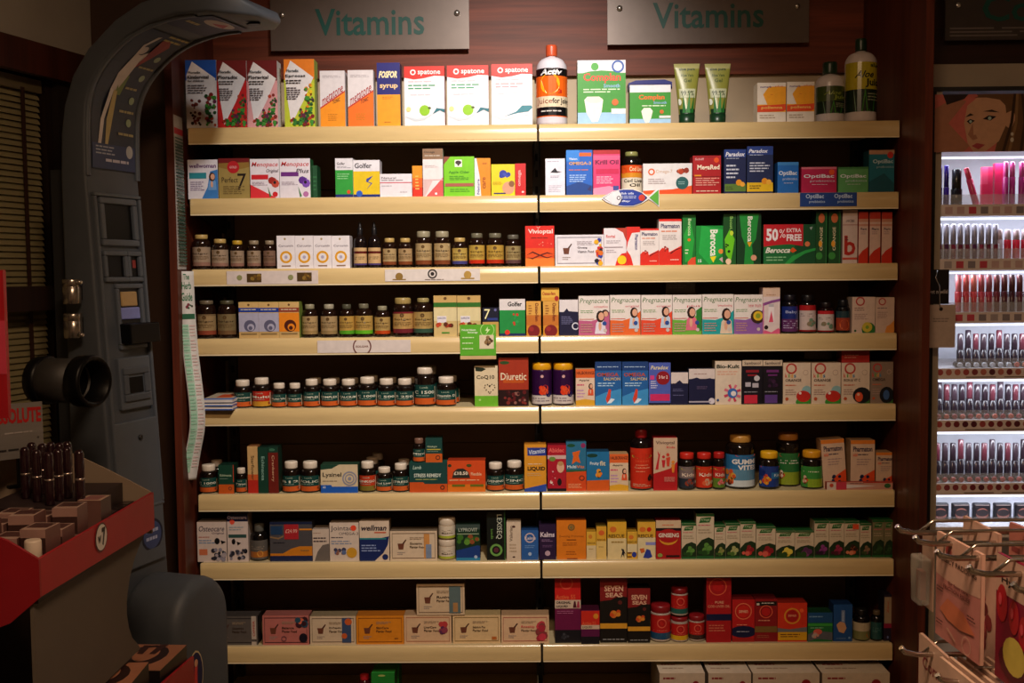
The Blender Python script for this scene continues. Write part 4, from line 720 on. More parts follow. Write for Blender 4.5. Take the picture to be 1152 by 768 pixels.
b(460.7, 503.2, 520.2, '16403c', 'wide dark green and orange stress remedy box', P('c8501c', (0, .66), (.36, .66), (.4, .72), (1, .72), (1, 1), (0, 1)), T('a8c0b0', 'Lamb', .1, .1, .32, .22, sl=.1), T('d8e0d0', 'STRESS REMEDY', .12, .37, .84, .49, b=.02), G('a8a860', .16, .54, .76, .6, 1), O('4a2a1c', .87, .84, .06, .4), side='0e2a26', top='1a4a40')
zb6 = at(480, 520.2, .02).z
lam(464.7, 478.2, 492.3, 'small bottle standing on top of the stress remedy box', 'Mini', zb=zb6+.0008, free=True, sb=.016, cap='7a5a4a')
b(478.8, 497.5, 492.3, '16403a', 'small green and orange box standing on the stress remedy box', R('c8581c', 0, .64, 1, 1), T('b8c8a8', 'Ginkgo', .1, .32, .7, .4), R('b8a83a', .08, .45, .9, .49), G('8aa090', .1, .53, .8, .57, 1), O('5a2a1c', .74, .8, .14, .35), zb=zb6+.0008, free=True, side='0e2a22')
b(503.5, 546, 517.8, 'd04a1c', 'wide orange-red twin pack with dark price arch', P('d8701c', (0, .76), (1, .76), (1, 1), (0, 1)), C('2a3a24', .06, .16, .05, .05), C('4a4a1c', .57, .16, .07, .05), P('2a2a24', (.12, .56), (.16, .36), (.26, .26), (.42, .25), (.55, .36), (.6, .56)), T('e8d8c0', '£10.50', .17, .35, .54, .46, b=.03), T('e8b890', 'Flexible', .62, .38, .9, .48), G('e8c090', .05, .6, .95, .66, 1), R('6a6a1c', .12, .76, .46, .83), R('6a6a1c', .6, .76, .95, .83), side='982f14')
lam(547.6, 567.4, 519.7, 'white-capped bottle right of the orange-red twin pack', 'EVENING')
lam(568, 589.4, 517.8, 'white-capped bottle lettered zinc beside the yellow liquid carton', 'ZINC')
b(590, 614.4, 499.6, 'd8922a', 'yellow-orange liquid vitamin carton with blue tilted band', R('2a3a8a', .14, .07, 1, .24), T('c8d0e0', 'Vitamins', .2, .1, .95, .2, tilt=.06), G('d8c0a0', .16, .4, .95, .44, 1), T('1a1614', 'LIQUID', .14, .47, .96, .57, b=.04), G('c8a070', .12, .6, .95, .68, 2), P('2a4aa0', (0, .94), (.6, .88), (1, .84), (1, 1), (0, 1)), side='a86a1c')
b(616, 636.8, 500.5, 'a8182a', 'dark red baby drops carton with a child picture', T('e0605a', 'Abidec', .05, .06, .9, .16, b=.03), R('c8a8a0', 0, .22, 1, .3), C('6a8a3a', .26, .3, .18, .05), C('d8a888', .7, .48, .2, .12), C('b88a5a', .7, .4, .16, .05), P('a81c28', (.3, .85), (.4, .6), (.95, .6), (1, .9)), C('1a1414', .64, .8, .12, .08), C('e0c8b8', .2, .8, .08, .04), S(['c8303a', 'd8a0a0'], .1, .55, .4, .9, 6, .05, 3), R('141018', 0, .94, 1, 1), side='700f1c')
b(637, 659.4, 496.5, '2a6a8a', 'blue and orange child vitamin box with orange teddy', C('1a4a30', .25, .08, .2, .035), C('8a2a5a', .85, .08, .12, .05), P('d8601c', (.3, .22), (.7, .18), (.62, .3), (.72, .44), (.5, .4), (.28, .46), (.36, .3)), T('d8e0e0', 'Multi', .05, .48, .5, .54, b=.02), T('e07a3a', 'Vits', .52, .48, .9, .54, b=.02), R('2a5a3a', 0, .57, 1, .61), P('d0481c', (0, .62), (1, .6), (1, 1), (0, 1)), O('5a2a1c', .78, .74, .14, .35), G('e0a070', .1, .85, .85, .95, 3), side='16303a')
b(660, 685.4, 507.8, '1f6a98', 'shorter blue and orange child box with flower of dots', C('143a30', .25, .1, .24, .05), T('d0d8d8', 'Fruity', .15, .26, .55, .36), T('d8c8a0', 'fit', .58, .24, .84, .36), S(['e0701c', 'd8902a', '2a3a20'], .38, .48, .62, .66, 8, .1, 3), P('d0581c', (0, .74), (1, .72), (1, 1), (0, 1)), side='143a54')
b(685.8, 706.8, 510.5, 'd4b898', 'small orange and white child vitamin box beside big bottle', *HAL(), side='a8865c')
j(709, 733.5, 482.3, 'big dark tonic bottle with red cap and red label', R('d04a2a', .3, .3, .72, .34), C('c8a83a', .5, .2, .36, .06), C('3a5a2a', .5, .2, .3, .045), G('e0906a', .3, .4, .7, .44, 1), T('e8a078', 'Calcium', .25, .46, .75, .5), G('e0906a', .3, .56, .7, .6, 1), S(['2a1814', '3a2018'], .66, .7, .82, .78, 6, .07, 3), G('d8a080', .2, .88, .8, .96, 2), glass='100808', cap='8a1418', caph=.14, capw=.55, lab='c8301c', lv=(.3, .97), sh=.12, neck=.5, name='tonic_bottle')
b(735, 762, 492.3, 'c8a88a', 'cream and red child vitamin carton with dancing red figures', P('b01c20', (0, .68), (.3, .64), (.7, .58), (1, .45), (1, 1), (0, 1)), T('3a1c1c', 'Vivioptal', .1, .06, .88, .14, b=.01), T('c82a2a', 'Kids', .55, .16, .9, .2), P('b8202a', (.08, .6), (.2, .35), (.16, .24), (.26, .32), (.3, .26), (.24, .42), (.2, .6)), C('b8202a', .42, .36, .06), P('b8202a', (.34, .42), (.5, .42), (.46, .56), (.38, .56)), C('c8402a', .6, .32, .07), P('c8402a', (.52, .38), (.7, .36), (.66, .54), (.56, .54)), C('d8802a', .82, .46, .07), P('d8802a', (.74, .5), (.9, .5), (.86, .66), (.78, .66)), G('d89080', .45, .74, .9, .84, 3), side='90141a')
SUP = lambda lowc, mid: [R(lowc, 0, .55, 1, 1), C('5a7a3a', .5, .1, .4, .1), C('c8a83a', .5, .1, .3, .06), T('e0c8b0', 'Kids', .25, .3, .8, .46, b=.02), S(mid, .2, .65, .8, .85, 8, .1, 3)]
j(763.5, 781.7, 508.7, 'red-capped small bottle with grey-black label', *SUP('2a3038', ['4a5058', '8a3a2a', '202428']), glass='120c0a', cap='c0281c', caph=.16, capw=.86, lab='7a6a68', lv=(.36, .94), sh=.12, neck=.66)
j(782.8, 801.2, 508.7, 'red-capped small bottle with orange-red label', *SUP('c8341c', ['d8603a', 'c8a080']), glass='120c0a', cap='c0281c', caph=.16, capw=.86, lab='c8341c', lv=(.36, .94), sh=.12, neck=.66)
j(801.6, 815.5, 508, 'red-capped small bottle with berry and leaf label', *SUP('5a7a2a', ['c8302a', 'd87a7a', '3a7a2a']), glass='120c0a', cap='a81c18', caph=.16, capw=.9, lab='b82a24', lv=(.38, .94), sh=.12, neck=.7)
j(816.4, 849, 488.7, 'big gummy vitamin bottle with blue label and tan cap', R('5a88a0', 0, .45, 1, 1), R('c8d0d0', 0, .8, 1, 1), C('c8402a', .6, .0, .28, .08), T('e8e4dc', 'GUMMI', .24, .13, .86, .29, b=.04), T('e8e4dc', 'VITES', .38, .32, .86, .47, b=.04), S(['d87a2a', 'c8502a', 'd8a03a', '5a2a1c'], .08, .5, .3, .9, 14, .06, 3), glass='140d0a', cap='b8843a', caph=.13, capw=.72, lab='2a6a98', lv=(.35, .95), sh=.12, neck=.6)
j(873.4, 899.6, 486.8, 'tall bottle with green label and dull orange cap', R('8a9a2a', 0, .6, 1, 1), C('b83a34', .5, .06, .35, .1), G('d0d0b8', .2, .2, .8, .36, 2), S(['c85a2a', 'e0c8b0', '3a2a1c'], .1, .6, .3, .8, 8, .07, 3), glass='140e0a', cap='b87a34', caph=.12, capw=.84, lab='2a6a34', lv=(.36, .96), sh=.12, neck=.68, sb=.05, free=True)
j(854, 876.3, 507, 'yellow-capped small bottle with dark blue label', R('1f3a80', 0, .0, 1, 1), C('c8502a', .5, .04, .4, .1), S(['d8801c', 'c84a2a', 'e0b03a'], .1, .45, .45, .85, 10, .08, 3), R('2a6a9a', .5, .3, 1, .6), T('c8d8e0', 'Kids', .6, .36, .9, .5), R('1a2a6a', .1, .2, .3, .45), glass='140e0a', cap='e0a81c', caph=.18, capw=.86, lab='1f3a80', lv=(.38, .93), sh=.14, neck=.66)
j(901, 925, 506, 'yellow-capped bottle with bright green label', C('c8402a', .5, .02, .45, .12), G('d8e0b8', .15, .2, .85, .32, 1), R('8aa82a', .3, .6, .95, 1), S(['c85a2a', 'e0c0a0', '5a2a1c'], .08, .5, .28, .85, 8, .06, 3), glass='140e0a', cap='d8961c', caph=.18, capw=.84, lab='3a8a3a', lv=(.4, .95), sh=.13, neck=.66)
PK = lambda: [R('d87a2a', 0, 0, 1, .08), T('2a2440', 'Pharmaton', .1, .13, .9, .24, b=.03), T('d8502a', 'kiddi', .1, .27, .28, .34), G('4a3a48', .3, .28, .9, .33, 1), G('a88a80', .25, .38, .85, .54, 3), P('d8481c', (.1, 1), (.5, .76), (1, .62), (1, 1)), S(['1f2a4a', '16203a'], .4, .75, .48, .9, 4, .07, 2), S(['1f2a4a', '16203a'], .64, .75, .72, .9, 4, .07, 5)]
PKN = ('leaning orange and cream vitamin carton behind the fallen slim box', 'upright orange and cream vitamin carton behind the fallen slim box', 'shorter orange and cream vitamin carton by the wooden board')
b(927, 953, 494, 'd0ae90', PKN[0], *PK(), side='a8825c', ry=-.07, sb=.03, free=True)
b(957, 984, 495, 'd0ae90', PKN[1], *PK(), side='a8825c', sb=.03, free=True)
b(985.4, 1006, 508.7, 'ccaa8c', PKN[2], *PK(), side='a8825c', sb=.03, free=True)
b(930, 1004, 542, 'c8907a', 'slim pink and white box fallen flat along the shelf edge', R('d8c0b0', 0, 0, .22, 1), R('c83a4a', .14, 0, .3, 1), P('e0d0c8', (.3, .3), (.75, .5), (.3, .8)), G('5a3040', .35, .12, .58, .26, 1), R('b8382a', .55, .0, 1, .12), C('3a6a3a', .92, .5, .05, .3), C('c84a2a', .07, .4, .03, .25), side='a03428', d=.018, sb=.004, free=True, ry=0.0)

# ---- seventh shelf
row(6)
OST = lambda: [T('3a3244', 'Osteocare', .06, .1, .94, .24, sl=.05, b=.01), T('5a4a58', 'Original', .5, .26, .92, .32), G('a85a4a', .05, .36, .5, .41, 1), G('6a88a8', .05, .44, .6, .56, 2), R('c8704a', .06, .68, .34, .83), C('141214', .68, .48, .09, .08), P('141214', (.8, .46), (.98, .5), (.84, .56)), S(['2a2a34', '8a8490', '3a3a44', 'a89ca0'], .5, .68, .95, .95, 22, .07, 3)]
b(222, 254.8, 586.9, 'cfbcb0', 'white bone health box with black footprint marks by leaflet board', *OST(), side='a89688')
b(255.6, 279, 577.8, 'cdbab0', 'bone health box with navy top and orange dot', R('20244a', 0, 0, 1, .16), T('b8a8b8', 'Osteocare', .02, .04, .95, .11), C('e0503a', .25, .17, .12), R('2a4a44', .06, .43, .92, .5), G('8a9aa0', .1, .26, .85, .36, 2), C('141214', .3, .58, .09, .06), P('141214', (.44, .58), (.66, .61), (.5, .66)), C('16141a', .86, .78, .1, .05), S(['2a2a34', '8a8490', '3a3a44'], .1, .75, .9, .95, 22, .08, 4), side='a89688')
j(281.6, 301.6, 588.7, 'dark bottle with dull grey-orange label and grey cap', R('a8642a', 0, .6, 1, .9), G('8a7a6a', .2, .3, .8, .5, 2), C('c88a3a', .6, .7, .12), glass='0e0b0a', cap='5a5850', caph=.2, capw=.55, lab='5a544e', lv=(.42, .95), sh=.16, neck=.48)
b(303.8, 351.2, 586.9, '4a4648', 'wide grey and navy joint box with red price square', R('1a2448', 0, .86, 1, 1), R('16203e', 0, 0, 1, .06), P('c8781c', (0, .8), (.3, .8), (.5, .68), (.7, .62), (1, .62), (1, .86), (0, .86)), P('8a6a48', (0, .36), (.2, .4), (.32, .34), (.32, .38), (.2, .44), (0, .4)), R('1f3a5a', .02, .1, .3, .32), R('a8242a', .34, .06, .68, .44), T('d89a8a', '£24.99', .37, .18, .65, .28, b=.02), R('d8882a', .7, .17, 1, .21), G('2a2830', .08, .5, .45, .56, 1), G('8a6a3a', .72, .7, .94, .76, 1), side='2a2a30')
b(351.8, 370.4, 595, 'c8b4a2', 'small white tablet box with grey curve beside grey box', G('9a7a6a', .05, .1, .6, .16, 1), G('3a2a30', .05, .24, .95, .44, 2), P('6a6058', (.1, 1), (.3, .7), (.6, .5), (1, .45), (1, 1)), side='98887a')
b(371, 403.8, 587.8, 'd0bcaa', 'white joint supplement box with orange dot and gold medal', T('2a2434', 'Jointace', .04, .08, .9, .24, b=.0), T('2a2434', 'OMEGA-3', .32, .25, .98, .32, b=.0), C('e0482a', .82, .14, .1), G('4a4048', .05, .36, .55, .42, 1), G('7a88a0', .05, .46, .8, .58, 2), S(['3a3a54', '8a5a48', '5a6a90'], .1, .7, .5, .84, 10, .07, 2), C('c8922a', .75, .78, .18), side='a08c7a')
b(404.6, 437.8, 586, 'd2bca4', 'white and navy men\'s vitamin box with curved edge', P('16265a', (0, .46), (.6, .44), (1, .38), (.95, .6), (.8, .8), (.5, 1), (0, 1)), R('2a7a80', .0, .42, .9, .46), T('241f2c', 'wellman', .05, .1, .92, .24, sl=.06, b=.03), R('c8502a', .5, .27, .9, .3), G('8a98c0', .06, .58, .7, .78, 3), C('16265a', .86, .9, .1), side='a8927a')
def nature(x0, x1, yt, col, desc, extra=(), fr='7a6450', txt=('Glucosamine', 'Plantar Food'), **k):
    return b(x0, x1, yt, col, desc, *framed(fr, T('3a2a20', txt[0], .42, .38, .68, .46), T('3a2a20', txt[1], .42, .5, .74, .58), G('a08a70', .42, .2, .75, .3, 2), *extra), name='framed_pack', **k)
nature(439, 491.8, 597, 'd2ba9c', 'wide cream framed pack with orange and blue stripe beside jars', (R('c88a4a', .72, .1, .84, .92), R('7a88a0', .76, .45, .88, .92)), side='8a7458', top='6a5a48')
for i, (yt, zz) in enumerate(((605, None), (581.4, 1))):
    j(493.5, 512.4, yt, ('small cream jar with lime foot, lower of the stacked pair', 'small cream jar with lime foot, stacked on its twin')[i], R('a8b03a', 0, .8, 1, 1), G('6a5a48', .15, .3, .85, .5, 2), T('4a3a30', 'Balm', .3, .52, .75, .64), glass='c0aa8c', cap='d0bea6', caph=.34, capw=1.0, lab='d2c2aa', lv=(.36, .97), sh=.02, neck=.94, plastic=True, free=True, ribs=False, zb=(at(503, 605, .036).z+.0006) if zz else None, name='balm_jar', cat='jar')
b(513.2, 540, 589.6, '14301f', 'dark green and blue box with grassy picture beside jars', R('3a4a44', 0, 0, 1, .14), T('a8b0a0', 'LYPROVIT', .1, .1, .9, .2), R('8a9a7a', .04, .25, .96, .28), S(['3a6a24', '8a4a28', '2a5a20', '5a8a30'], .1, .34, .9, .5, 14, .12, 3), P('1a3a7a', (0, .72), (.4, .66), (.9, .58), (1, .6), (1, 1), (0, 1)), R('2a7aa0', 0, .92, 1, 1), C('a8b8d0', .82, .9, .07), side='0e2016')
b(547.6, 568.4, 573, '0e1410', 'tall black carton with vertical white lettering and green ring', T('c8ccb8', 'LEXISEQ', .5, .1, .82, .58, rot=2, b=.0), T('5a8a3a', 'sport', .2, .38, .36, .58, rot=1), O('6a9a4a', .5, .8, .34, .35), C('5a2a34', .5, .8, .14), R('2a5a28', .94, 0, 1, 1), side='16301a')
b(570, 586, 587, 'd4bea4', 'narrow cream box turned sideways with dark dots', C('4a2a28', .5, .12, .12, .03), C('3a2420', .5, .9, .1, .02), T('7a6a5a', 'Valerian', .2, .1, .42, .5, rot=1), G('b0987c', .2, .55, .8, .8, 3), side='a8927a', sb=.004)
b(586.6, 605.6, 596, '2a5a9a', 'small blue sleep tablet box with white swirl', O('c8b0b0', .5, .26, .3, .25), T('d8c8c8', 'Kalms', .2, .22, .85, .32), C('a8b8d0', .5, .8, .1, .06), G('6a90c0', .2, .5, .8, .62, 2), side='1a3a68')
b(606.6, 625.4, 589.6, '2a1838', 'dark purple sleep tablet box beside orange carton', T('d8c8d0', 'Kalms', .08, .22, .92, .36, b=.03), G('8a6a90', .15, .42, .85, .5, 2), C('b89aa8', .5, .82, .16), G('6a4a74', .2, .58, .8, .66, 2), side='1c1026')
b(626.2, 659.4, 585, 'd8781c', 'square orange evening primrose carton with round emblem', O('7a5a2a', .5, .18, .12, .4), C('7a6a3a', .5, .18, .06), T('8a4a14', 'Evening Primrose', .1, .38, .92, .45, b=.0), R('5a2a10', .34, .49, .66, .51), G('a85a18', .2, .56, .85, .66, 2), G('a85a18', .32, .78, .7, .9, 2), R('8a3a14', .35, .97, .7, 1), side='a85414')
RES = [R('d8c08a', 0, .45, 1, 1), C('d87a2a', .3, .3, .2, .1)]
b(660, 670.6, 597.8, 'd8a83a', 'narrow short yellow remedy box beside the orange carton', R('d8c090', 0, .5, 1, 1), C('c87a2a', .4, .18, .2, .08), T('6a5020', 'RESCUE', .1, .38, .9, .44), G('a88a48', .2, .6, .8, .66, 1), side='a87c24')
b(671, 682.2, 591.8, 'd8a030', 'narrow taller yellow remedy box with orange sun mark', R('dcb868', 0, .45, 1, 1), C('d0602a', .5, .2, .3, .08), T('6a5020', 'RESCUE', .1, .38, .9, .44), G('a88a48', .2, .6, .8, .66, 1), side='6a5a20')
b(683.5, 704.6, 587, 'd8a430', 'yellow rescue remedy box with black running figure', R('dcc48c', 0, .44, 1, 1), C('d06a2a', .3, .2, .18, .08), T('3a2a14', 'RESCUE', .05, .33, .9, .42, b=.02), G('a08040', .2, .5, .9, .6, 1), P('1a1a24', (.7, .98), (.78, .8), (.72, .72), (.86, .74), (.96, .88), (.88, .84), (.9, .98), (.82, .88)), side='9a7420', top='8a7020')
b(705.6, 716.8, 597.8, 'd8a636', 'narrow yellow remedy box with small blue figure', R('dcc898', 0, .45, 1, .75), C('d0702a', .4, .2, .24, .08), T('6a5020', 'RESCUE', .05, .34, .95, .42), C('2a3a90', .7, .84, .24, .1), R('5a1c20', .05, .76, .45, .8), R('5a1c20', .05, .9, .45, .94), side='9a7420')
b(717.4, 737.4, 587, 'd8a436', 'wider yellow remedy box with blue fan picture and red dot', R('dcc898', 0, .42, 1, 1), C('d0702a', .28, .2, .18, .07), C('c8301c', .64, .2, .13), T('3a2a14', 'RESCUE', .02, .33, .86, .42, b=.02), R('8a8ac0', .45, .54, 1, .62), P('2a3a90', (.3, .96), (.5, .72), (.7, .76), (.82, .94), (.6, .98)), P('c8602a', (.1, .72), (.35, .7), (.4, .8), (.2, .84)), side='9a7420', top='7a6420')
b(738, 766, 585, 'a81c1c', 'red ginseng box with cream top', R('cdb08c', 0, 0, 1, .2), G('c8603a', .25, .1, .75, .15, 1), R('1a1014', 0, .2, 1, .27), T('d8ccb8', 'GINSENG', .1, .33, .92, .44, b=.03), C('d8922a', .5, .46, .38, .18), C('a81c1c', .5, .4, .42, .18), T('e0d4c0', 'GINSENG', .1, .33, .92, .44, b=.03), C('8a9a4a', .16, .9, .1, .05), R('2a1014', .4, .9, .95, .95), side='701414')
VOG = lambda pic: [R('1f5a2a', 0, .93, 1, 1), P('1f5a24', (.15, .2), (.25, .09), (.85, .07), (.75, .19)), T('a8b88a', 'A.Vogel', .26, .1, .74, .17), G('c0606a', .1, .23, .9, .28, 1), G('a89478', .1, .33, .9, .45, 2), P('1c3018', (0, .93), (0, .72), (.3, .58), (.7, .52), (1, .58), (1, .93)), S(pic, .2, .68, .8, .88, 12, .15, 3)]
GRN = ['3a6a2a', '5a8a3a', '24481c']; RDF = ['b82a2a', '8a1c24', 'd05a4a']
for a, c_, yt, pic, desc in ((766.8, 783, 588.7, GRN, 'herbal box with green leaves and a pink line beside ginseng'), (783.4, 803.2, 577.8, GRN, 'tallest green-topped herbal box with leaf picture'), (803.8, 816, 590.5, ['6a8a3a', '8a8a4a', '3a5a24'], 'slim herbal box with olive leaves'), (816.4, 832.4, 588.7, ['8a9a5a', 'a8a86a', '4a6a2a'], 'herbal box with pale green hops'),
       (832.8, 850, 586.9, RDF, 'herbal box with a single red flower, taller'), (850.7, 872.4, 592.3, RDF, 'wide herbal box with red flower, green-topped'), (873, 893.8, 597, ['c8a82a', 'e0c84a', '2a4a1c'], 'low herbal box with yellow flowers'), (894.2, 915.6, 597, ['7a3a6a', '5a2a54', '2a4a1c'], 'low herbal box with mauve flowers'),
       (916.2, 932.4, 586, ['5a2050', '8a3a7a', '2a102a'], 'herbal box with purple elder berries'), (932.8, 949.5, 586, ['7a1c3a', '9a2a4a', '4a1424'], 'herbal box with crimson thistle'), (949.9, 966.6, 586, ['c8603a', '3a1c14', 'd8805a'], 'herbal box with orange flower and orange price spot'), (967.4, 980, 588.7, ['6a4a44', '8a6a4a', '3a4a24'], 'slim herbal box with brown seeds, beside clear-wrapped pair'),
       (981.4, 994.4, 584.7, ['34502c', '24401c'], 'dim green herbal box of the last pair by wooden board'), (994.8, 1004, 584.7, ['34502c', '24401c'], 'dim green herbal box of the last pair by wooden board')):
    dim = a > 980  # last pair in darkened card, dimness painted into body and sides
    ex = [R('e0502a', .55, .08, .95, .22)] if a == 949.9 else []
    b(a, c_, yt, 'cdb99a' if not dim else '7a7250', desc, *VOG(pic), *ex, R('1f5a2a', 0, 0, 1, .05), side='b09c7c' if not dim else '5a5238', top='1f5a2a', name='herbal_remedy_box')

# ---- eighth shelf
row(7)
nature(241, 290, 692.8, '5a524c', 'dark grey framed pack with white side strip by rounded pedestal', (R('b8a898', .86, .0, .97, .8), T('a83a2a', 'OFFER', .89, .15, .94, .7, rot=1), R('b8a898', .86, .88, .97, 1)), fr='2a2624', side='1f1c1c', top='3a3430')
nature(295.6, 347.6, 692, 'b86a60', 'dusty pink framed pack with blue ink splashes', (S(['3a1c24', '2a4a5a', '4a1c2a', 'd86a4a'], .72, .15, .92, .4, 10, .07, 2), C('1a1420', .88, .76, .09, .16), O('7a4a50', .46, .78, .06, .3)), fr='4a2428', txt=('Balance', 'Plantar Food'), side='8a5048', top='8a5048')
nature(349, 400.4, 692.8, 'cdb494', 'white framed pack with blue and orange stripe beside pink pack', (R('3a4a6a', .7, .06, .9, .94), C('c85a2a', .84, .2, .08, .12), C('c85a2a', .75, .7, .06, .1)), txt=('D-Peptin', 'Plantar Food'), side='9a8468', top='7a6a50')
nature(401, 454.4, 692.4, 'd8831c', 'orange framed pack between the white framed packs', (G('8a5014', .8, .76, .9, .84, 1),), fr='8a4a14', txt=('SkinCare', 'Plantar Food'), side='a8641c', top='a05c18')
nature(454.8, 508, 691.6, 'd4ae86', 'peach framed pack with small fruit figure, under another pack', (S(['b83a3a', '5a2a4a', '8a3a4a'], .76, .3, .86, .7, 10, .06, 2),), fr='a86a4a', txt=('LiverCare', 'Plantar Food'), side='9a7a5a', top='9a7a5a')
nature(509.4, 563, 691.6, 'd8b684', 'cream framed pack with plain right side, under another pack', (R('b8642a', .82, .76, .92, .86),), fr='8a6a3a', txt=('Selenium Plus', 'Plantar Food'), side='9a8258', top='9a8258')
nature(564, 617.6, 691.6, 'd8b28a', 'cream framed pack with red flower across the shelf joint', (S(['c83a4a', 'a82a3a', '8a3a3a'], .78, .2, .92, .85, 14, .07, 4), T('c84a4a', 'Rosehip', .42, .36, .7, .46)), fr='a85a4a', txt=('', 'Plantar Food'), side='9a7a5a', top='9a7a5a')
zb8 = at(495, 691.6, .016).z
nature(468.7, 522.6, 656.8, 'cdb08c', 'cream framed pack with grey stripe stacked on two others', (R('5a6a68', .68, .06, .92, .94), R('a87a4a', .76, .6, .86, .9)), fr='7a6048', txt=('Rutin', 'Plantar Food'), side='8a7458', zb=zb8+.001, free=True)
b(624.2, 653.2, 649.6, '6a1440', 'tall red over magenta cod liver oil carton', R('c8201c', 0, 0, 1, .34), O('d8503a', .45, .08, .26, .2), T('e0603a', 'Active 55', .03, .26, .8, .33, b=.03), R('cdb49c', 0, .34, 1, .47), T('2a1c1c', 'ORIGINAL', .05, .36, .62, .4, b=.04), T('2a1c1c', 'LIQUID', .05, .42, .5, .46, b=.04), P('4a1020', (.7, .46), (.74, .36), (.8, .36), (.84, .46)), P('a83a4a', (.84, .46), (.88, .36), (.94, .36), (.97, .46)), G('a85a80', .08, .5, .8, .56, 2), R('16141a', 0, .8, 1, 1), S(['2a2a30', '3a3a40'], .1, .86, .5, .94, 8, .06, 3), side='3a0c20', name='fish_oil_carton', cat='carton')
b(653.8, 674.5, 686, '5a1440', 'small red over purple capsule box between tall cartons', R('c82a1c', 0, .02, 1, .44), C('d88a2a', .8, .18, .14, .08), T('e0603a', 'Active 55', .05, .34, .8, .44, b=.02), R('cdb094', 0, .44, 1, .56), T('2a1c1c', 'LIQUID', .06, .47, .6, .54), R('16141a', 0, .78, 1, 1), side='3a0c20', sb=.006)
SEV = lambda: [P('801c1c', (0, 0), (1, 0), (1, .3), (.7, .28), (.4, .34), (0, .36)), T('d8a888', 'SEVEN', .16, .12, .86, .21, b=.03), T('d8a888', 'SEAS', .2, .23, .84, .3, b=.03), C('d06a2a', .5, .56, .13, .06), S(['c84a1c', 'd8842a'], .3, .52, .7, .6, 6, .07, 2), C('5a201c', .74, .38, .08), R('d8982a', 0, .7, 1, .78), G('8a8a8a', .1, .93, .95, .97, 1)]
b(675, 705.4, 649.6, '16120f', 'taller black cod liver oil carton with gold band', *SEV(), side='0e0c0a', name='fish_oil_carton', cat='carton')
b(706.3, 731.4, 661.4, '16120f', 'shorter black cod liver oil carton with gold band', *SEV(), side='0e0c0a', name='fish_oil_carton', cat='carton')
def rtub(x0, x1, yt, low, desc, **k):
    return j(x0, x1, yt, desc, O('e0604a', .5, .34, .16, .2), C('a01418', .5, .34, .1), G('d87060', .2, .6, .8, .64, 1), R(low, 0, .7, 1, .95), R('c8b8a8', 0, .96, 1, 1), R('c8b8a8', 0, 0, 1, .03), glass='a8988c', cap='801418', caph=k.pop('caph', .2), capw=.98, lab='b8201c', lv=(.22, .98), sh=.02, neck=.94, plastic=True, ribs=False, name='supplement_tub', cat='tub', **k)
rtub(732, 754.4, 678.7, '1f4a6a', 'red tub with blue foot band beside the gold-banded carton')
zt8 = at(764, 691.8, .03).z
rtub(755, 773.8, 692.4, 'd8a81c', 'red tub with yellow foot band, lower of a stacked pair', caph=.16)
rtub(755, 773.8, 659.6, '1f5a50', 'red tub with teal foot band stacked on the yellow-banded tub', zb=zt8+.0006, free=True)
rtub(774.8, 792.6, 690.6, '3a2a24', 'small red tub with dark brown foot band and dark lid')
CLO = lambda band, bc: [O('d8583a', .46, .14, .36, .12), C('b81c1c', .46, .14, .2), T('e0a080', 'PURE', .35, .36, .7, .4), T('d88a6a', 'COD LIVER OIL', .06, .42, .95, .46), R(bc, 0, *band)]
b(794, 822.6, 649.6, 'a8181c', 'tall red cod liver oil carton with navy band', *CLO((.56, 1, .66), '14183a'), G('c86a50', .1, .72, .8, .84, 3), side='6a1014', name='fish_oil_carton', cat='carton')
b(823.7, 848.8, 674, 'b81c1c', 'red cod liver oil box with navy oval band', O('e0704a', .5, .28, .38, .12), C('c8241c', .5, .28, .28), T('e0a080', 'seven', .3, .25, .7, .32), G('e08a6a', .2, .58, .8, .62, 1), C('14183a', .5, .76, .6, .14), G('a8a8b8', .2, .74, .85, .78, 1), R('a0201c', 0, .92, 1, 1), side='701414')
b(849.2, 874.2, 673.3, '8a161a', 'darker red cod liver oil box with gold-brown band', R('1a1614', .05, .06, .98, .16), R('cdc0b0', .08, .1, .2, .15), G('cdc0b0', .3, .08, .95, .13, 1), O('d8583a', .5, .3, .3, .15), C('b81c1c', .5, .3, .2), G('d88a6a', .15, .48, .85, .54, 1), R('7a5a2a', 0, .64, 1, .78), G('a85a40', .1, .84, .7, .92, 2), side='5a0e12')
b(874.7, 907.8, 677.8, 'd0341c', 'bright orange-red capsule box with yellow band', O('d8902a', .5, .34, .28, .18), C('a81c1c', .5, .34, .2), T('e0906a', 'seven', .36, .3, .64, .36), C('f0602a', .82, .2, .07), P('6a6a6a', (0, .64), (.4, .68), (1, .62), (1, .76), (0, .76)), R('d8a01c', .02, .75, 1, .96), G('6a3a14', .1, .79, .9, .9, 2), side='8a2014')
b(908.8, 936.5, 688.7, '1f6a34', 'green and blue box with fish oil capsule picture', R('1a4a78', 0, 0, 1, .35), G('6a90b0', .05, .1, .7, .2, 1), R('3a9a3a', 0, .38, 1, .46), G('8ac08a', .1, .5, .8, .56, 1), P('5a5a60', (0, .75), (.3, .62), (1, .68), (1, .95), (.4, .9), (0, .98)), C('d05a4a', .4, .66, .18, .1), S(['a8a098', 'c88a7a'], .1, .72, .4, .85, 6, .08, 3), side='123a20')
b(937.6, 958.8, 679.6, '1c4a84', 'blue box with hand holding tablet picture', R('7a8aa8', .42, .16, .6, .5), P('c8946a', (.15, .55), (.35, .46), (.6, .5), (.7, .64), (.55, .78), (.3, .74)), T('a8b8d0', 'Joint', .46, .2, .56, .46, rot=1), G('6a88b0', .15, .9, .7, .94, 1), C('6a90c0', .85, .9, .06), side='123058')
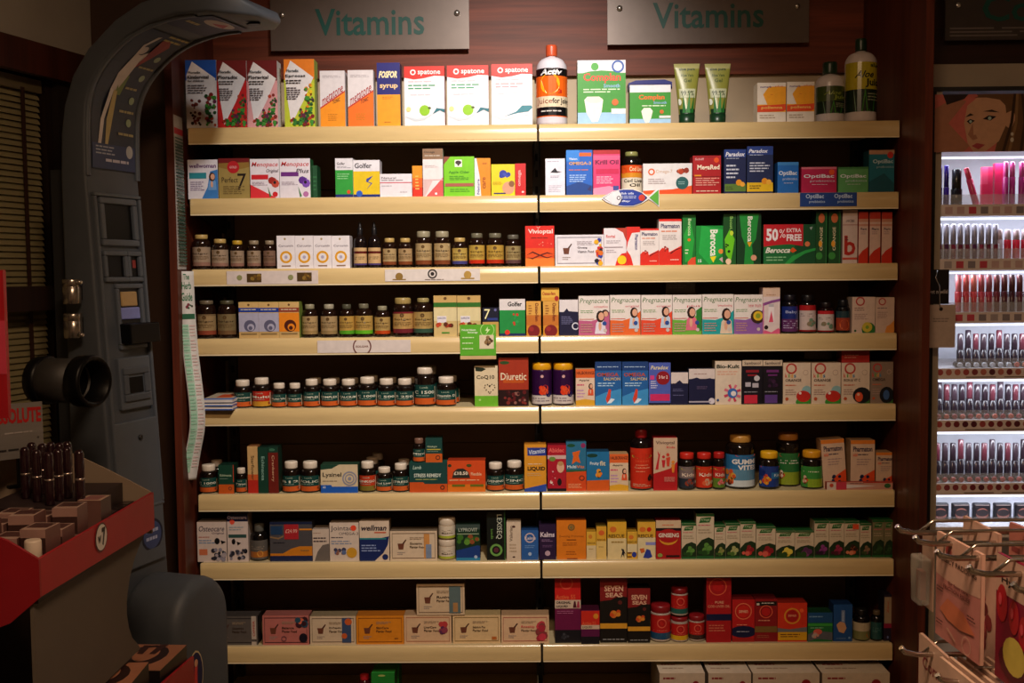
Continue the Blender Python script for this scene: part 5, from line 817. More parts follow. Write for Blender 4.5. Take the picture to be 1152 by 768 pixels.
j(959.5, 978.2, 684, 'dark bottle with cream striped label and orange fruit', P('2a2a28', (0, .25), (.5, .35), (1, .2), (1, .3), (.5, .45), (0, .35)), R('7a7a4a', 0, .5, 1, 1), C('c86a2a', .75, .7, .14), glass='0c0b0b', cap='14120f', caph=.18, capw=.66, lab='b8a888', lv=(.4, .95), sh=.16, neck=.6)
j(978.6, 992.3, 686, 'dark bottle with plain teal label and brown cap', G('4a7a74', .2, .3, .8, .6, 3), glass='0c0b0b', cap='5a4a34', caph=.14, capw=.6, lab='1f4a48', lv=(.36, .93), sh=.18, neck=.5)
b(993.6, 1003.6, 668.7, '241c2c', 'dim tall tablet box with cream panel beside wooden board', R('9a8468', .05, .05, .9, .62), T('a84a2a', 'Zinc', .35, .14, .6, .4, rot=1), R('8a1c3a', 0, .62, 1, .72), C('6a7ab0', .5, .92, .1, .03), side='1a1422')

# ---- base shelf
ROWTXT.append('on the low base shelf'); ZS.append(BASEZ); row(8)
b(418, 444, 757, '1f7a2a', 'small bright green tea box in front, with pale emblem', C('a8b060', .45, .05, .16, .02), side='124a1a', top='2a8a34', sb=.0, d=.07, name='tea_box')
b(424, 449, 750, '1f7a2a', 'small bright green tea box behind its twin', side='124a1a', top='2a8a34', sb=.075, d=.07, free=True, name='tea_box')
j(404, 416.5, 758, 'small bottle with rounded red cap beside the green boxes', G('d0a080', .2, .3, .8, .6, 2), glass='3a1010', cap='b01c24', caph=.12, capw=.8, lab='a85a4a', lv=(.3, .9), sh=.1, sb=.02, free=True)
for i, (a, c_) in enumerate(((742, 793), (797, 845), (847, 922), (925, 1001))):
    X0 = at(a, 757, -.06).x; X1 = at(c_, 757, -.06).x; zt = at((a+c_)/2, 757, -.06).z; hw = (X1-X0)/2; H = zt-BASEZ
    mb = MB(); mb.box(-hw, hw, 0, .2, 0, H, pm('c8b49c'), pm('8a7864'), pm('d0c2ae'))
    o = mb.build('flat_box', None, ((X0+X1)/2, -.06, BASEZ))
    mb = MB()
    art_mesh([G('8a2028', .1, .62, .45, .72, 1), C('7a1420', .75, .15, .09), G('a8907c', .1, .78, .6, .86, 1)], 2*hw, .2, lambda u, v, l: ((u-.5)*2*hw, (1-v)*.2, H+.0003+.0001*l), mb); mb.build('printed_top', o)
    mb = MB(); art_mesh([G('8a2028', .08, .06, .4, .14, 1), C('8a1420', .8, .2, .07)], 2*hw, H, lambda u, v, l: ((u-.5)*2*hw, -.0003-.0001*l, (1-v)*H), mb); mb.build('printed_front', o)
    tag(o, ('flat white box with dark red mark, narrowest of the base shelf row', 'flat white box with dark red mark, second in the base shelf row', 'wide flat white box with dark red mark in the base shelf row', 'wide flat white box with dark red mark, last before the wooden board')[i], 'box', 'flat white boxes on the base shelf')

# ------------------------------------------------------------------ cards and tickets on the shelf fronts
def card(name, x0, x1, yt, yb, Y, col, desc, cat, *art, th=.001):
    a = at((x0+x1)/2, (yt+yb)/2, Y); Wd = at(x1, yt, Y).x-at(x0, yt, Y).x; Hd = at((x0+x1)/2, yt, Y).z-at((x0+x1)/2, yb, Y).z
    mb = MB(); mb.box(-Wd/2, Wd/2, 0, th, 0, Hd, pm(col)); o = mb.build(name, None, (a.x, Y, a.z-Hd/2))
    if art: art_flat(art, Wd, Hd, 'printed_front', o)
    tag(o, desc, cat); return o
a = at(709, 222.5, -.0085); Wd = at(741, 222, -.0085).x-at(676, 222, -.0085).x; Hd = .052
fish = [(-.5, 0), (-.42, .16), (-.3, .36), (-.12, .48), (.05, .47), (.2, .3), (.32, .06), (.42, .36), (.5, .5), (.5, -.5), (.42, -.28), (.32, -.08), (.2, -.3), (.05, -.46), (-.12, -.46), (-.3, -.36), (-.42, -.2)]
mb = MB(); mb.prism([(x*Wd, z*Hd) for x, z in fish], 'y', 0, .0012, pm('e4e0e4')); o = mb.build('fish_card', None, (a.x, -.0092, a.z)); fix_normals(o)
ub = lambda x, z: (.5+x, .5-z)
art_flat([P('1a1a30', *[ub(x*.97, z*.94) for x, z in [(-.49, 0), (-.3, .36), (-.12, .47), (.05, .46), (.2, .29), (.3, .02), (.3, -.04), (.2, -.29), (.05, -.45), (-.12, -.45), (-.3, -.36)]]), P('e4e0e4', *[ub(x, z) for x, z in [(-.46, 0), (-.3, .32), (-.2, .39), (-.16, .2), (-.15, 0), (-.17, -.2), (-.22, -.38), (-.3, -.32)]]),
    P('1f3a98', *[ub(x, z) for x, z in [(-.2, .4), (-.1, .43), (.04, .42), (.18, .27), (.28, 0), (.18, -.26), (.04, -.4), (-.1, -.41), (-.2, -.38), (-.15, -.2), (-.13, 0), (-.15, .2)]]), O('1a1a30', .3, .5, .035, .35), C('c83a2a', .7, .5, .055), T('d8dcf0', 'fish oils', .34, .2, .56, .32), G('b8c0e0', .34, .38, .64, .56, 2), T('d8dcf0', 'Bay', .36, .62, .5, .74, sl=.2), P('5aa83a', ub(.33, .0), ub(.49, .42), ub(.49, -.42))], Wd, Hd, 'printed_front', o, 0, -Hd/2)
tag(o, 'fish-shaped card with blue body and green tail on shelf edge', 'card')
card('shelf_ticket', 900, 964, 216.5, 232, -.0086, '1f3f80', 'dark blue probiotics ticket on the second shelf edge', 'ticket', T('b8c8e0', 'OptiBac', .1, .1, .42, .5, b=.02), T('a0b4d4', 'probiotics', .16, .55, .44, .8), T('b8c8e0', 'OptiBac', .6, .1, .92, .5, b=.02), T('a0b4d4', 'probiotics', .66, .55, .94, .8))
card('shelf_ticket', 255, 358, 304.5, 319.5, -.0086, 'd4c4bc', 'white strip with two brown emblems on the third shelf edge', 'ticket', C('8a8a5a', .14, .5, .03), R('4a3414', .22, .2, .38, .85), S(['8a6a2a', '6a4a18'], .24, .35, .36, .7, 6, .02, 2), C('8a8a5a', .7, .5, .03), R('4a3414', .77, .15, .93, .8), S(['8a6a2a', '6a4a18'], .79, .3, .91, .7, 6, .02, 3))
card('shelf_ticket', 433, 540, 302.5, 316, -.0086, 'd8ccc4', 'white strip with round bottle-maker emblem on third shelf edge', 'ticket', C('8a6a30', .15, .6, .04), R('8a6a30', .08, .8, .22, .9), O('2a2420', .5, .4, .05, .3), C('2a2420', .5, .4, .02), G('6a5a50', .42, .82, .62, .95, 1), C('b08a40', .87, .5, .04), R('b08a40', .8, .75, .94, .85))
card('shelf_ticket', 357, 462, 382.5, 396.5, -.0086, 'd4c6be', 'white strip with oval emblem on the fourth shelf edge', 'ticket', O('6a3a34', .48, .5, .1, .14), T('7a4a40', 'SOLGAR', .41, .42, .55, .58))
o = card('promotion_card', 517.6, 558, 365, 404, -.010, '5aa82a', 'bright green promotion card hanging over the fourth shelf edge', 'card', R('c8a878', 0, .9, 1, 1), R('5aa82a', 0, 0, 1, .88), T('e8f0d8', 'Nutrition', .05, .12, .44, .18), T('e8f0d8', 'Energy', .22, .2, .5, .26), O('a8d87a', .76, .16, .2, .12), P('d8f0b0', (.78, .06), (.7, .18), (.76, .18), (.72, .28), (.84, .14), (.77, .14)), R('d8c8a8', .54, .3, .94, .7), S(['5a3a24', '8a6a44', '3a2a1c'], .6, .36, .88, .6, 8, .06, 3), G('c8e8a8', .06, .34, .4, .42, 1), G('c8e8a8', .06, .5, .4, .58, 1), G('c8e8a8', .06, .66, .4, .74, 1))
card('price_card', 749, 782, 315.5, 331, .1, '5a524c', 'dim grey card hanging under the third shelf behind pregnancy boxes', 'card', G('7a706a', .1, .3, .8, .6, 2))
card('price_card', 905, 936, 394.5, 404, .1, '5a524e', 'dim grey card hanging under the fourth shelf behind kids boxes', 'card')

# ================================================================== LEFT SIDE OF THE ROOM
# left wall: runs back at a slight angle; window with a venetian blind, wooden cornice
WA = Vector((-1.30, .1, 0)); WD = Vector((.29, .957, 0)).normalized(); WN = Vector((.957, -.29, 0)).normalized()
rzw = math.atan2(WD.y, WD.x)
def wallbox(name, t0, t1, n0, n1, z0, z1, m, parent=None):
    mb = MB(); mb.box(t0, t1, n0, n1, z0, z1, m)
    o = mb.build(name, parent)
    if parent is None: o.location = WA; o.rotation_euler = (0, 0, rzw)
    return o            # local x runs along the wall to the back, local -y points into the room
pale = mat('a39b90', .85, 0, 'wall')
wl = structure(wallbox('wall_left', -5.1, .3, .06, .1, 0, CEIL, mat('2a1a12', .8, 0, 'wall')))
wallbox('upper_plaster', -5.1, .3, -.02, .06, 2.07, CEIL, pale, wl)
wallbox('lower_panel', -5.1, .3, -.02, .06, 0, .95, mat('2e1c13', .6, 0, 'wall'), wl)
wallbox('reveal', -.14, .3, -.02, .06, .95, 2.07, mat('1e120c', .6, 0, 'wall'), wl)
o = structure(wallbox('trim_5', -5.1, .3, -.045, -.02, 1.99, 2.075, mat('4a2012', .45, 0, 'wood')))
o = structure(wallbox('trim_6', -3.0, .2, -.05, -.02, 1.365, 1.43, mat('2c150d', .45, 0, 'wood')))
wd = structure(wallbox('window_1', -1.3, -.14, .045, .055, .95, 2.0, mat('0c0e12', .1, 0, 'plastic', spec=.6)))
wallbox('window_frame', -.165, -.14, .0, .055, .95, 1.99, mat('24120b', .5, 0, 'wood'), wd)
wallbox('window_frame', -1.3, -1.275, .0, .055, .95, 1.99, mat('24120b', .5, 0, 'wood'), wd)
bl = empty('venetian_blind', WA, (0, 0, rzw))
slat = MB()
slat.prism([(-.0045, -.0082), (-.0012, .0002), (.0045, .0082), (.0053, .008), (.0002, 0), (-.0037, -.0084)], 'x', -1.26, -.172, mat('8f8460', .6, 0, 'plastic')); sm = slat.mesh('slat')
z = .97; k = 0
while z < 1.95:
    s_ = bpy.data.objects.new('slat', sm); COL.objects.link(s_); s_.parent = bl; s_.location = (0, .018, z); z += .0165; k += 1
mb = MB(); mb.box(-1.26, -.172, .005, .033, 1.953, 1.988, mat('6a5e44', .5, 0, 'plastic')); mb.build('head_rail', bl)
mb = MB(); mb.box(-1.26, -.172, .008, .028, .955, .966, mat('6a5e44', .5, 0, 'plastic')); mb.build('bottom_rail', bl)
for t in (-.245, -.8):
    mb = MB(); mb.box(t-.007, t+.007, .003, .0045, .96, 1.96, pm('3a2418')); mb.build('ladder_tape', bl)
tag(bl, 'dull beige venetian blind with brown tapes in the side window', 'blind')
# brown board between the corner and the shelving
structure(slab('trim_7', -1.305, XL-.041, .1, .12, 0, CEIL, mat('40291c', .6, 0, 'wall')))

# ------------------------------------------------------------------ weighing machine with a curved head
grey = mat('484d54', .55, 0, 'plastic', bump=.12); grey2 = mat('50565e', .5, 0, 'plastic', bump=.12); dgrey = mat('1c1b1b', .5, 0, 'plastic'); blk = mat('08080a', .4, 0, 'plastic', spec=.2)
KA = math.radians(18)
kio = empty('weighing_machine', (-1.073, -.31, 0), (0, 0, -KA))       # local +x faces the shopper, local +y runs to the back
HW = .10
prof_o = [(-.075, 0), (-.075, 1.0), (-.075, 1.7), (-.07, 1.80), (-.058, 1.87), (-.030, 1.94), (.018, 2.0), (.10, 2.06), (.18, 2.093), (.28, 2.108), (.37, 2.105), (.43, 2.09), (.462, 2.066)]
prof_i = [(.085, 0), (.042, 1.0), (.0, 1.7), (.002, 1.80), (.008, 1.87), (.028, 1.925), (.07, 1.975), (.13, 2.018), (.195, 2.043), (.28, 2.057), (.36, 2.056), (.42, 2.05), (.46, 2.05)]
wid = [1, 1, 1, 1, 1, 1, 1, 1.03, 1.1, 1.15, 1.1, .9, .45]
mb = MB()
ring = []
for (ox, oz), (ix, iz), wv in zip(prof_o, prof_i, wid):
    h = HW*wv; ring.append([(ox, -h, oz), (ix, -h, iz), (ix, h, iz), (ox, h, oz)])
nv = len(ring)
mb.v = [p for r_ in ring for p in r_]
for k in range(nv-1):
    for q in range(4):
        q2 = (q+1) % 4; mb.f.append((k*4+q, k*4+q2, (k+1)*4+q2, (k+1)*4+q)); mb.m.append(mb.mi(grey)); mb.sm.append(False)
mb.f += [(3, 2, 1, 0), tuple((nv-1)*4+q for q in range(4))]; mb.m += [0, 0]; mb.sm += [False, False]
body = mb.build('body', kio); fix_normals(body); bevel_obj(body, .009, 3, .9)
for p_ in body.data.polygons: p_.use_smooth = True
# inner face parameter: s along the face from z = .5 upward
fine = []
def spl(P0, n=10):
    out = []
    for i in range(len(P0)-1):
        p0 = Vector(P0[max(i-1, 0)]); p1 = Vector(P0[i]); p2 = Vector(P0[i+1]); p3 = Vector(P0[min(i+2, len(P0)-1)])
        for k in range(n):
            t = k/n; out.append(.5*((2*p1)+(p2-p0)*t+(2*p0-5*p1+4*p2-p3)*t*t+(3*p1-p0-3*p2+p3)*t**3))
    out.append(Vector(P0[-1])); return out
curve = spl(prof_i[2:], 6); L_ = [0]
for q in range(1, len(curve)): L_.append(L_[-1]+(curve[q]-curve[q-1]).length)
def on_curve(s):
    s = min(max(s, 0), L_[-1]-1e-5)
    for q in range(len(L_)-1):
        if L_[q+1] >= s:
            t = (s-L_[q])/(L_[q+1]-L_[q]); p = curve[q].lerp(curve[q+1], t); tg = (curve[q+1]-curve[q]).normalized(); return p, Vector((tg.y, -tg.x))
def face_pt(u, s, off):
    p, n = on_curve(s); return (p.x+n.x*off, (u-.5)*2*HW, p.y+n.y*off)
for e0, e1 in ((0.01, .07), (.93, .99)):       # raised rims along both edges of the curved face
    mb = MB(); n = 30; smax = L_[-1]*.80
    for k in range(n+1):
        s = smax*k/n
        for u, of in ((e0, 0), (e0, .006), (e1, .006), (e1, 0)): mb.v.append(face_pt(u, s, of))
    for k in range(n):
        for q in range(3):
            mb.f.append((k*4+q, k*4+q+1, k*4+q+5, k*4+q+4)); mb.m.append(mb.mi(grey2)); mb.sm.append(True)
    rim = mb.build('rim', kio); fix_normals(rim)
def kposter(s0, s1, u0, u1, ops, name, Hn):
    mb = MB()
    def surf(u, v, l): return face_pt(u0+(u1-u0)*u, s0+(s1-s0)*(1-v), .003+.00012*l)
    bg = [R(ops[0][1], 0, k/24, 1, (k+1)/24) for k in range(24)]
    art_mesh(bg, (u1-u0)*2*HW, s1-s0, lambda u, v, l: surf(u, v, 1), mb, cyl=False)
    art_mesh(ops[1:], (u1-u0)*2*HW, s1-s0, lambda u, v, l: surf(u, v, l+2), mb, cyl=False)
    return mb.build(name, kio)
FIG = 'c4bab4'
kposter(.02, .43, .1, .9, [R('20283a', 0, 0, 1, 1), C(FIG, .42, .2, .07, .035), P(FIG, (.34, .24), (.52, .24), (.5, .4), (.44, .52), (.3, .52), (.3, .4)), P(FIG, (.34, .26), (.3, .16), (.36, .06), (.42, .05), (.36, .16), (.4, .26)), P(FIG, (.46, .24), (.56, .2), (.74, .13), (.76, .16), (.6, .25), (.52, .3)), P(FIG, (.3, .5), (.38, .52), (.28, .7), (.2, .88), (.13, .88), (.2, .7)), P('b0a070', (.38, .52), (.45, .5), (.42, .7), (.36, .86), (.3, .86), (.33, .7)), P('8a2420', (.52, .08), (.66, .06), (.8, .12), (.7, .24), (.5, .36), (.56, .24)), P('6a7a3a', (.4, .42), (.56, .4), (.54, .54), (.42, .54)), G('a89a54', .5, .0, .98, .09, 2), *[C('8a9a7a', .84, y_, .06, .025) for y_ in (.24, .4, .56, .7)], *[G('9a8f60', .6, y_, .98, y_+.035, 1) for y_ in (.31, .47, .62, .76)], R('28365c', 0, .85, 1, 1), G('9aa0b0', .08, .86, .55, .92, 3), G('b8b4c0', .3, .93, .9, .97, 1), C('a8a8a8', .86, .88, .08, .04)], 'chart_poster', 1)
kposter(.47, .60, .12, .88, [R('1c2440', 0, 0, 1, 1), C('b8a89a', .55, .3, .34, .2), P('a82a28', (.4, .4), (.65, .18), (.8, .42)), G('a89a60', .1, .55, .5, .75, 1)], 'head_emblem', 1)
mb = MB(); mb.lathe([(.018, 0), (.018, .004), (.012, .006)], blk, 14, sy=.6); p, n = on_curve(.66); mb.build('sensor', kio, (p.x, 0, p.y-.006))
# front control panel
def kbox(name, x0, x1, y0, y1, z0, z1, m, parent=None):
    mb = MB(); mb.box(x0, x1, y0, y1, z0, z1, m); return mb.build(name, parent or kio)
def kin(z): return .085+(0-.085)*0 if z <= 0 else (.085-(.043)*z if z < 1 else .042-.06*(z-1))
def kframe(name, y0, y1, z0, z1, m, th=.012, w_=.012, parent=None):
    mb = MB()
    for (a, c2, d_, e_) in ((y0, y1, z1-w_, z1), (y0, y1, z0, z0+w_), (y0, y0+w_, z0+w_, z1-w_), (y1-w_, y1, z0+w_, z1-w_)):
        i = len(mb.v); x0a, x1a = kin(d_), kin(e_)
        mb.v += [(x0a-.002, a, d_), (x0a+th, a, d_), (x0a+th, c2, d_), (x0a-.002, c2, d_), (x1a-.002, a, e_), (x1a+th, a, e_), (x1a+th, c2, e_), (x1a-.002, c2, e_)]
        for f in ((0, 1, 5, 4), (1, 2, 6, 5), (2, 3, 7, 6), (3, 0, 4, 7), (4, 5, 6, 7), (3, 2, 1, 0)): mb.f.append(tuple(i+q for q in f)); mb.m.append(mb.mi(m)); mb.sm.append(False)
    o = mb.build(name, parent or kio); fix_normals(o); bevel_obj(o, .003, 2); return o
def kpane(name, y0, y1, z0, z1, m, off=.001, parent=None):
    mb = MB(); mb.face([(kin(z0)+off, y0, z0), (kin(z0)+off, y1, z0), (kin(z1)+off, y1, z1), (kin(z1)+off, y0, z1)], m); return mb.build(name, parent or kio)
def kplate(name, y0, y1, z0, z1, m, th, parent=None):
    mb = MB(); mb.v = [(kin(z0)-.004, y0, z0), (kin(z0)+th, y0, z0), (kin(z0)+th, y1, z0), (kin(z0)-.004, y1, z0), (kin(z1)-.004, y0, z1), (kin(z1)+th, y0, z1), (kin(z1)+th, y1, z1), (kin(z1)-.004, y1, z1)]
    for f in ((0, 1, 5, 4), (1, 2, 6, 5), (2, 3, 7, 6), (3, 0, 4, 7), (4, 5, 6, 7), (3, 2, 1, 0)): mb.f.append(f); mb.m.append(mb.mi(m)); mb.sm.append(False)
    o = mb.build(name, parent or kio); fix_normals(o); bevel_obj(o, .003, 2); return o
kframe('panel_frame', -.088, .088, .86, 1.66, grey2, .012, .009)
kpane('screen', -.058, .062, 1.545, 1.635, blk); kframe('screen_bezel', -.067, .072, 1.53, 1.65, grey2, .010, .016)
kpane('button_window', -.055, .01, 1.45, 1.505, blk); kframe('window_bezel', -.066, .022, 1.44, 1.517, grey2, .009, .012)
kpane('button_window', .035, .065, 1.45, 1.505, blk); kpane('red_lamp', .045, .058, 1.475, 1.495, mat('8a2018', .4, 0, 'plastic'), .002); kframe('window_bezel', .022, .078, 1.44, 1.517, grey2, .009, .012)
kpane('slot_recess', -.02, .06, 1.28, 1.42, dgrey); kframe('slot_bezel', -.032, .072, 1.27, 1.435, grey2, .009, .012)
kplate('instruction_label', -.016, .056, 1.345, 1.375, pm('8088c8'), .006); kplate('photo_label', -.01, .05, 1.378, 1.415, pm('b09060'), .005)
kplate('ticket_tray', -.03, .085, 1.285, 1.335, blk, .04)
kplate('slot_block', -.05, .07, 1.12, 1.25, grey2, .012); kpane('coin_slot', -.018, .035, 1.16, 1.2, blk, .0135); kframe('slot_ring', -.04, .058, 1.14, 1.225, grey, .018, .018)
dr = kplate('door', -.083, .083, .72, 1.09, grey2, .010)
mb = MB(); mb.lathe([(.007, 0), (.007, .004), (.004, .005)], dgrey, 12); mb.build('lock', dr, (kin(1.05)+.010, .01, 1.045), (0, math.pi/2, 0))
mb = MB(); art_mesh([C('161c34', .5, .5, .5), C('3a4a78', .5, .5, .42), G('a8b0d0', .2, .3, .8, .7, 2)], .085, .1, lambda u, v, l: (kin(.8)+.0116+.0002*l, (u-.5)*.085+.03, .74+(1-v)*.1), mb); mb.build('door_sticker', dr)
mb = MB(); art_mesh([R('b8ac98', 0, 0, 1, 1), R('2a3050', 0, .7, 1, 1), C('c8a870', .5, .35, .3)], .03, .05, lambda u, v, l: (kin(.84)+.0116+.0002*l, (u-.5)*.03-.035, .83+(1-v)*.05), mb); mb.build('warning_sticker', dr)
# rounded pedestal in front of the column
mb = MB(); arc = [(.115*math.cos(a), .70-.115+.115*math.sin(a)) for a in [math.pi*q/16 for q in range(17)]]; poly = [(.115, 0)]+arc+[(-.115, 0)]
mb.prism(poly, 'x', .06, .235, grey); ped = mb.build('pedestal', kio, (0, 0, 0)); fix_normals(ped); bevel_obj(ped, .03, 4, .9)
for p_ in ped.data.polygons: p_.use_smooth = True
mb = MB(); art_mesh([C('c8b890', .5, .5, .5, .5), C('1c1a4a', .5, .5, .46, .46), P('c83a3a', (.3, .8), (.42, .3), (.6, .3), (.55, .85)), C('d8a080', .5, .26, .12, .08), P('d8a83a', (.3, .98), (.45, .8), (.6, .98))], .07, .12, lambda u, v, l: (.2355+.0003*l, (u-.5)*.06-.045, .41+(1-v)*.12), mb); mb.build('oval_badge', ped)
mb = MB(); mb.box(.05, .55, -.2, .2, 0, .08, grey); pl = mb.build('footplate', kio); bevel_obj(pl, .02, 3)
# arm cuff on the side facing the aisle, on a bracket
cu = empty('arm_cuff'); cu.parent = kio; cl_ = Vector((.150, -.36, 1.228))
mb = MB(); mb.lathe([(.046, -.05), (.049, -.045), (.049, .036), (.042, .036), (.040, -.02)], mat('2e2c2b', .55, 0, 'plastic'), 24, close=False); s_ = mb.build('cuff_shell', kio, cl_, (0, math.pi/2, 0)); fix_normals(s_)
mb = MB(); mb.lathe([(.04, -.078), (.052, -.072), (.054, -.05), (.048, -.044)], blk, 24); mb.build('cuff_end', kio, cl_, (0, math.pi/2, 0))
mb = MB(); mb.lathe([(.049, .036), (.056, .04), (.057, .072), (.052, .078), (.045, .074), (.041, .03)], blk, 24, close=False); o = mb.build('cuff_ring', kio, cl_, (0, math.pi/2, 0)); fix_normals(o)
mb = MB(); mb.lathe([(.0405, .02), (.0405, .024)], blk, 24); mb.build('cuff_lining', kio, cl_, (0, math.pi/2, 0))
mb = MB(); mb.tube([(.13, -.31, 1.228), (.07, -.2, 1.22), (.02, -.095, 1.21)], .022, dgrey); mb.build('cuff_bracket', kio)
bpy.data.objects.remove(cu)
# chrome hinge knuckles beside the column
for zc_ in (1.335, 1.418):
    mb = MB(); mb.lathe([(.020, -.030), (.0215, -.028), (.0215, .010), (.0205, .011), (.0205, .013), (.0215, .014), (.0215, .028), (.020, .030)], mat('a8a098', .25, .9, 'metal'), 16); mb.build('chrome_hinge', kio, (-.030, -.125, zc_))
    mb = MB(); mb.lathe([(.006, 0), (.008, .006), (.003, .012)], mat('b8b0a8', .2, .9, 'metal'), 10); mb.build('chrome_knob', kio, (-.009, -.128, zc_+(.022 if zc_ > 1.4 else -.022)), (0, math.pi/2, 0))
    mb = MB(); mb.box(-.04, -.02, -.125, -.095, zc_-.02, zc_+.02, dgrey); mb.build('hinge_mount', kio)
kbox('rear_post', -.14, -.08, -.06, .02, 0, 1.72, mat('24262a', .6, 0, 'plastic'))
tag(kio, 'dark grey coin weighing machine with curved head and body chart', 'machine')

# ------------------------------------------------------------------ leaflets hanging from the left end board
def strip(name, pts, wv, col, label, ops, seed, L):
    """paper strip following pts (centre line, top to bottom); wv = width vector"""
    P_ = spl(pts, 6); n = len(P_); wv = Vector(wv); acc = [0]
    for q in range(1, n): acc.append(acc[-1]+(P_[q]-P_[q-1]).length)
    def surf(u, v, l):
        s = v*acc[-1]
        for q in range(n-1):
            if acc[q+1] >= s-1e-9:
                t = (s-acc[q])/(acc[q+1]-acc[q]); p = P_[q].lerp(P_[q+1], t); tg = (P_[q+1]-P_[q]).normalized(); nn = tg.cross(wv).normalized()
                if nn.y > 0: nn = -nn
                return tuple(p+wv*(u-.5)+nn*(.0008+.00004*l))
        return tuple(P_[-1])
    mb = MB()
    for k in range(n):
        mb.v += [tuple(P_[k]-wv/2), tuple(P_[k]+wv/2)]
        if k: mb.f.append((2*k-2, 2*k-1, 2*k+1, 2*k)); mb.m.append(mb.mi(pm(col))); mb.sm.append(True)
    o = mb.build(name); sd = o.modifiers.new('thickness', 'SOLIDIFY'); sd.thickness = .0006; sd.offset = 0
    mb = MB(); art_mesh(ops, wv.length, acc[-1], surf, mb); mb.build('printed_front', o)
    tag(o, label, 'leaflet'); return o
YH = -.02
hp = [at(209, 305, YH-.012), at(211, 350, YH-.014), at(215, 400, YH-.014), at(221, 450, YH-.018), at(222, 480, YH-.016), at(217, 510, YH-.01), at(212, 540, YH-.008)]
hw_ = at(219, 420, YH).x-at(203.5, 420, YH).x
strip('herb_leaflet', hp, (hw_*.96, .02, 0), 'd6d2cc', 'long green and white herb guide leaflet hanging beside the shelves', [T('1f6a44', 'The', .3, .012, .7, .04), T('1f6a44', 'Herb', .2, .05, .8, .085), T('1f6a44', 'Guide', .15, .1, .85, .14), R('1f5a3c', .05, .2, .95, .225), S(['3a3a2a', '7a2a3a', '2a5a34'], .2, .155, .8, .175, 6, .1, 3)] + [R('a8ccb4', .06, .25+.034*k, .5, .281+.034*k) for k in range(21)] + [G('d4b8b4', .56, .25+.07*k, .94, .31+.07*k, 4) for k in range(10)] + [G('8cc0a2', .08, .25+.07*k, .46, .31+.07*k, 4) for k in range(10)], 1, 1)
BX = XL-.0195
zt_, zb_ = at(205, 131, -.03).z, at(208, 303, -.03).z
o = MB(); o.box(0, .0008, -.072, .002, 0, zt_-zb_, pm('b8b4b0')); o = o.build('price_list_leaflet', None, (BX, 0, zb_))
mb = MB(); art_mesh([R('c83a4a', .0, .08, 1, .12)]+[R('3a5a4c', .05, .14+.0205*k, .95, .15+.0205*k) for k in range(41)]+[G('5a6a60', .1, .16, .9, .98, 30)], .074, zt_-zb_, lambda u, v, l: (.0011+.0001*l, -.072+u*.074, (1-v)*(zt_-zb_)), mb); mb.build('printed_front', o)
tag(o, 'narrow ruled list pinned to the wooden board above the herb leaflet', 'leaflet')
# small white carton seen behind the pedestal at the shelf end
X0 = at(238, 740, -.15).x
mb = MB(); mb.box(0, .028, 0, .05, 0, .11, pm('b8a898'), pm('c8b8a8')); o = mb.build('price_holder', None, (X0, -.15, at(245, 768, -.15).z))
art_flat([R('b03a3a', 0, 0, 1, .12), C('7a1c24', .2, .5, .5, .2), C('2a2424', .7, .2, .14, .05)], .028, .11, 'printed_front', o).location = (.014, 0, 0)
zz = o.location.z
mb = MB(); mb.box(.01, .018, .02, .03, -zz+.0, 0, mat('6a6660', .4, .5, 'metal')); mb.build('stem', o)
tag(o, 'small white and red card holder on a stem beside the pedestal', 'card holder')

# ------------------------------------------------------------------ red cosmetics stand in front
red = mat('a01420', .45, 0, 'plastic'); red_shaded = mat('8a101c', .5, 0, 'plastic'); tan = mat('8a7866', .7, 0, 'wall'); cardg = mat('5c5248', .75, 0, 'wall')  # second red is the first darkened, shade painted into its colour
SX, SY0, SY1 = -.83, -1.31, -.78
st = empty('cosmetics_stand', (SX-.16, (SY0+SY1)/2, 0))
def sp(name, mb): o = mb.build(name, st); o.location = -st.location; return o
mb = MB(); mb.v = [(SX, SY0, .937), (SX, SY1, .922), (SX, SY1, .998), (SX, SY0, .999), (SX-.006, SY0, .937), (SX-.006, SY1, .922), (SX-.006, SY1, .998), (SX-.006, SY0, .999)]
for f in ((0, 1, 2, 3), (7, 6, 5, 4), (0, 4, 5, 1), (1, 5, 6, 2), (2, 6, 7, 3), (3, 7, 4, 0)): mb.f.append(f); mb.m.append(mb.mi(red)); mb.sm.append(False)
lip1 = sp('tray_lip', mb)
mb = MB(); mb.prism([(SX, .937), (SX, .999), (SX-.05, 1.03), (SX-.3, 1.12), (SX-.3, .8), (SX-.05, .895)], 'y', SY0-.006, SY0, red_shaded); o = sp('end_panel', mb); fix_normals(o)
arcp = [(SX-.006, .91), (SX-.006, .998)]+[(SX-.006-.37*t, .998+.13*math.sin(t*math.pi/2)) for t in [q/8 for q in range(1, 9)]]+[(SX-.376, .91)]
mb = MB(); mb.prism(arcp, 'y', SY1, SY1+.006, tan); o = sp('end_wall', mb); fix_normals(o)
mb = MB(); mb.box(SX-.37, SX-.006, SY0, SY1, .925, .935, mat('171314', .5, 0, 'plastic')); sp('tray_floor', mb)
mb = MB(); mb.box(SX-.376, SX-.37, SY0, SY1, .0, 1.14, tan); sp('back_board', mb)
# side card with a round cut-out at its far edge
edge = [(SY0, .685), (SY0, .925), (SY1, .925)]
edge += [(-.82, .905), (-.862, .878), (-.893, .845), (-.91, .81), (-.913, .78), (-.905, .75), (-.888, .722), (-.86, .70), (-.845, .685)]
mb = MB(); mb.prism(edge, 'x', SX-.02, SX-.014, cardg); o = sp('side_card', mb); fix_normals(o)
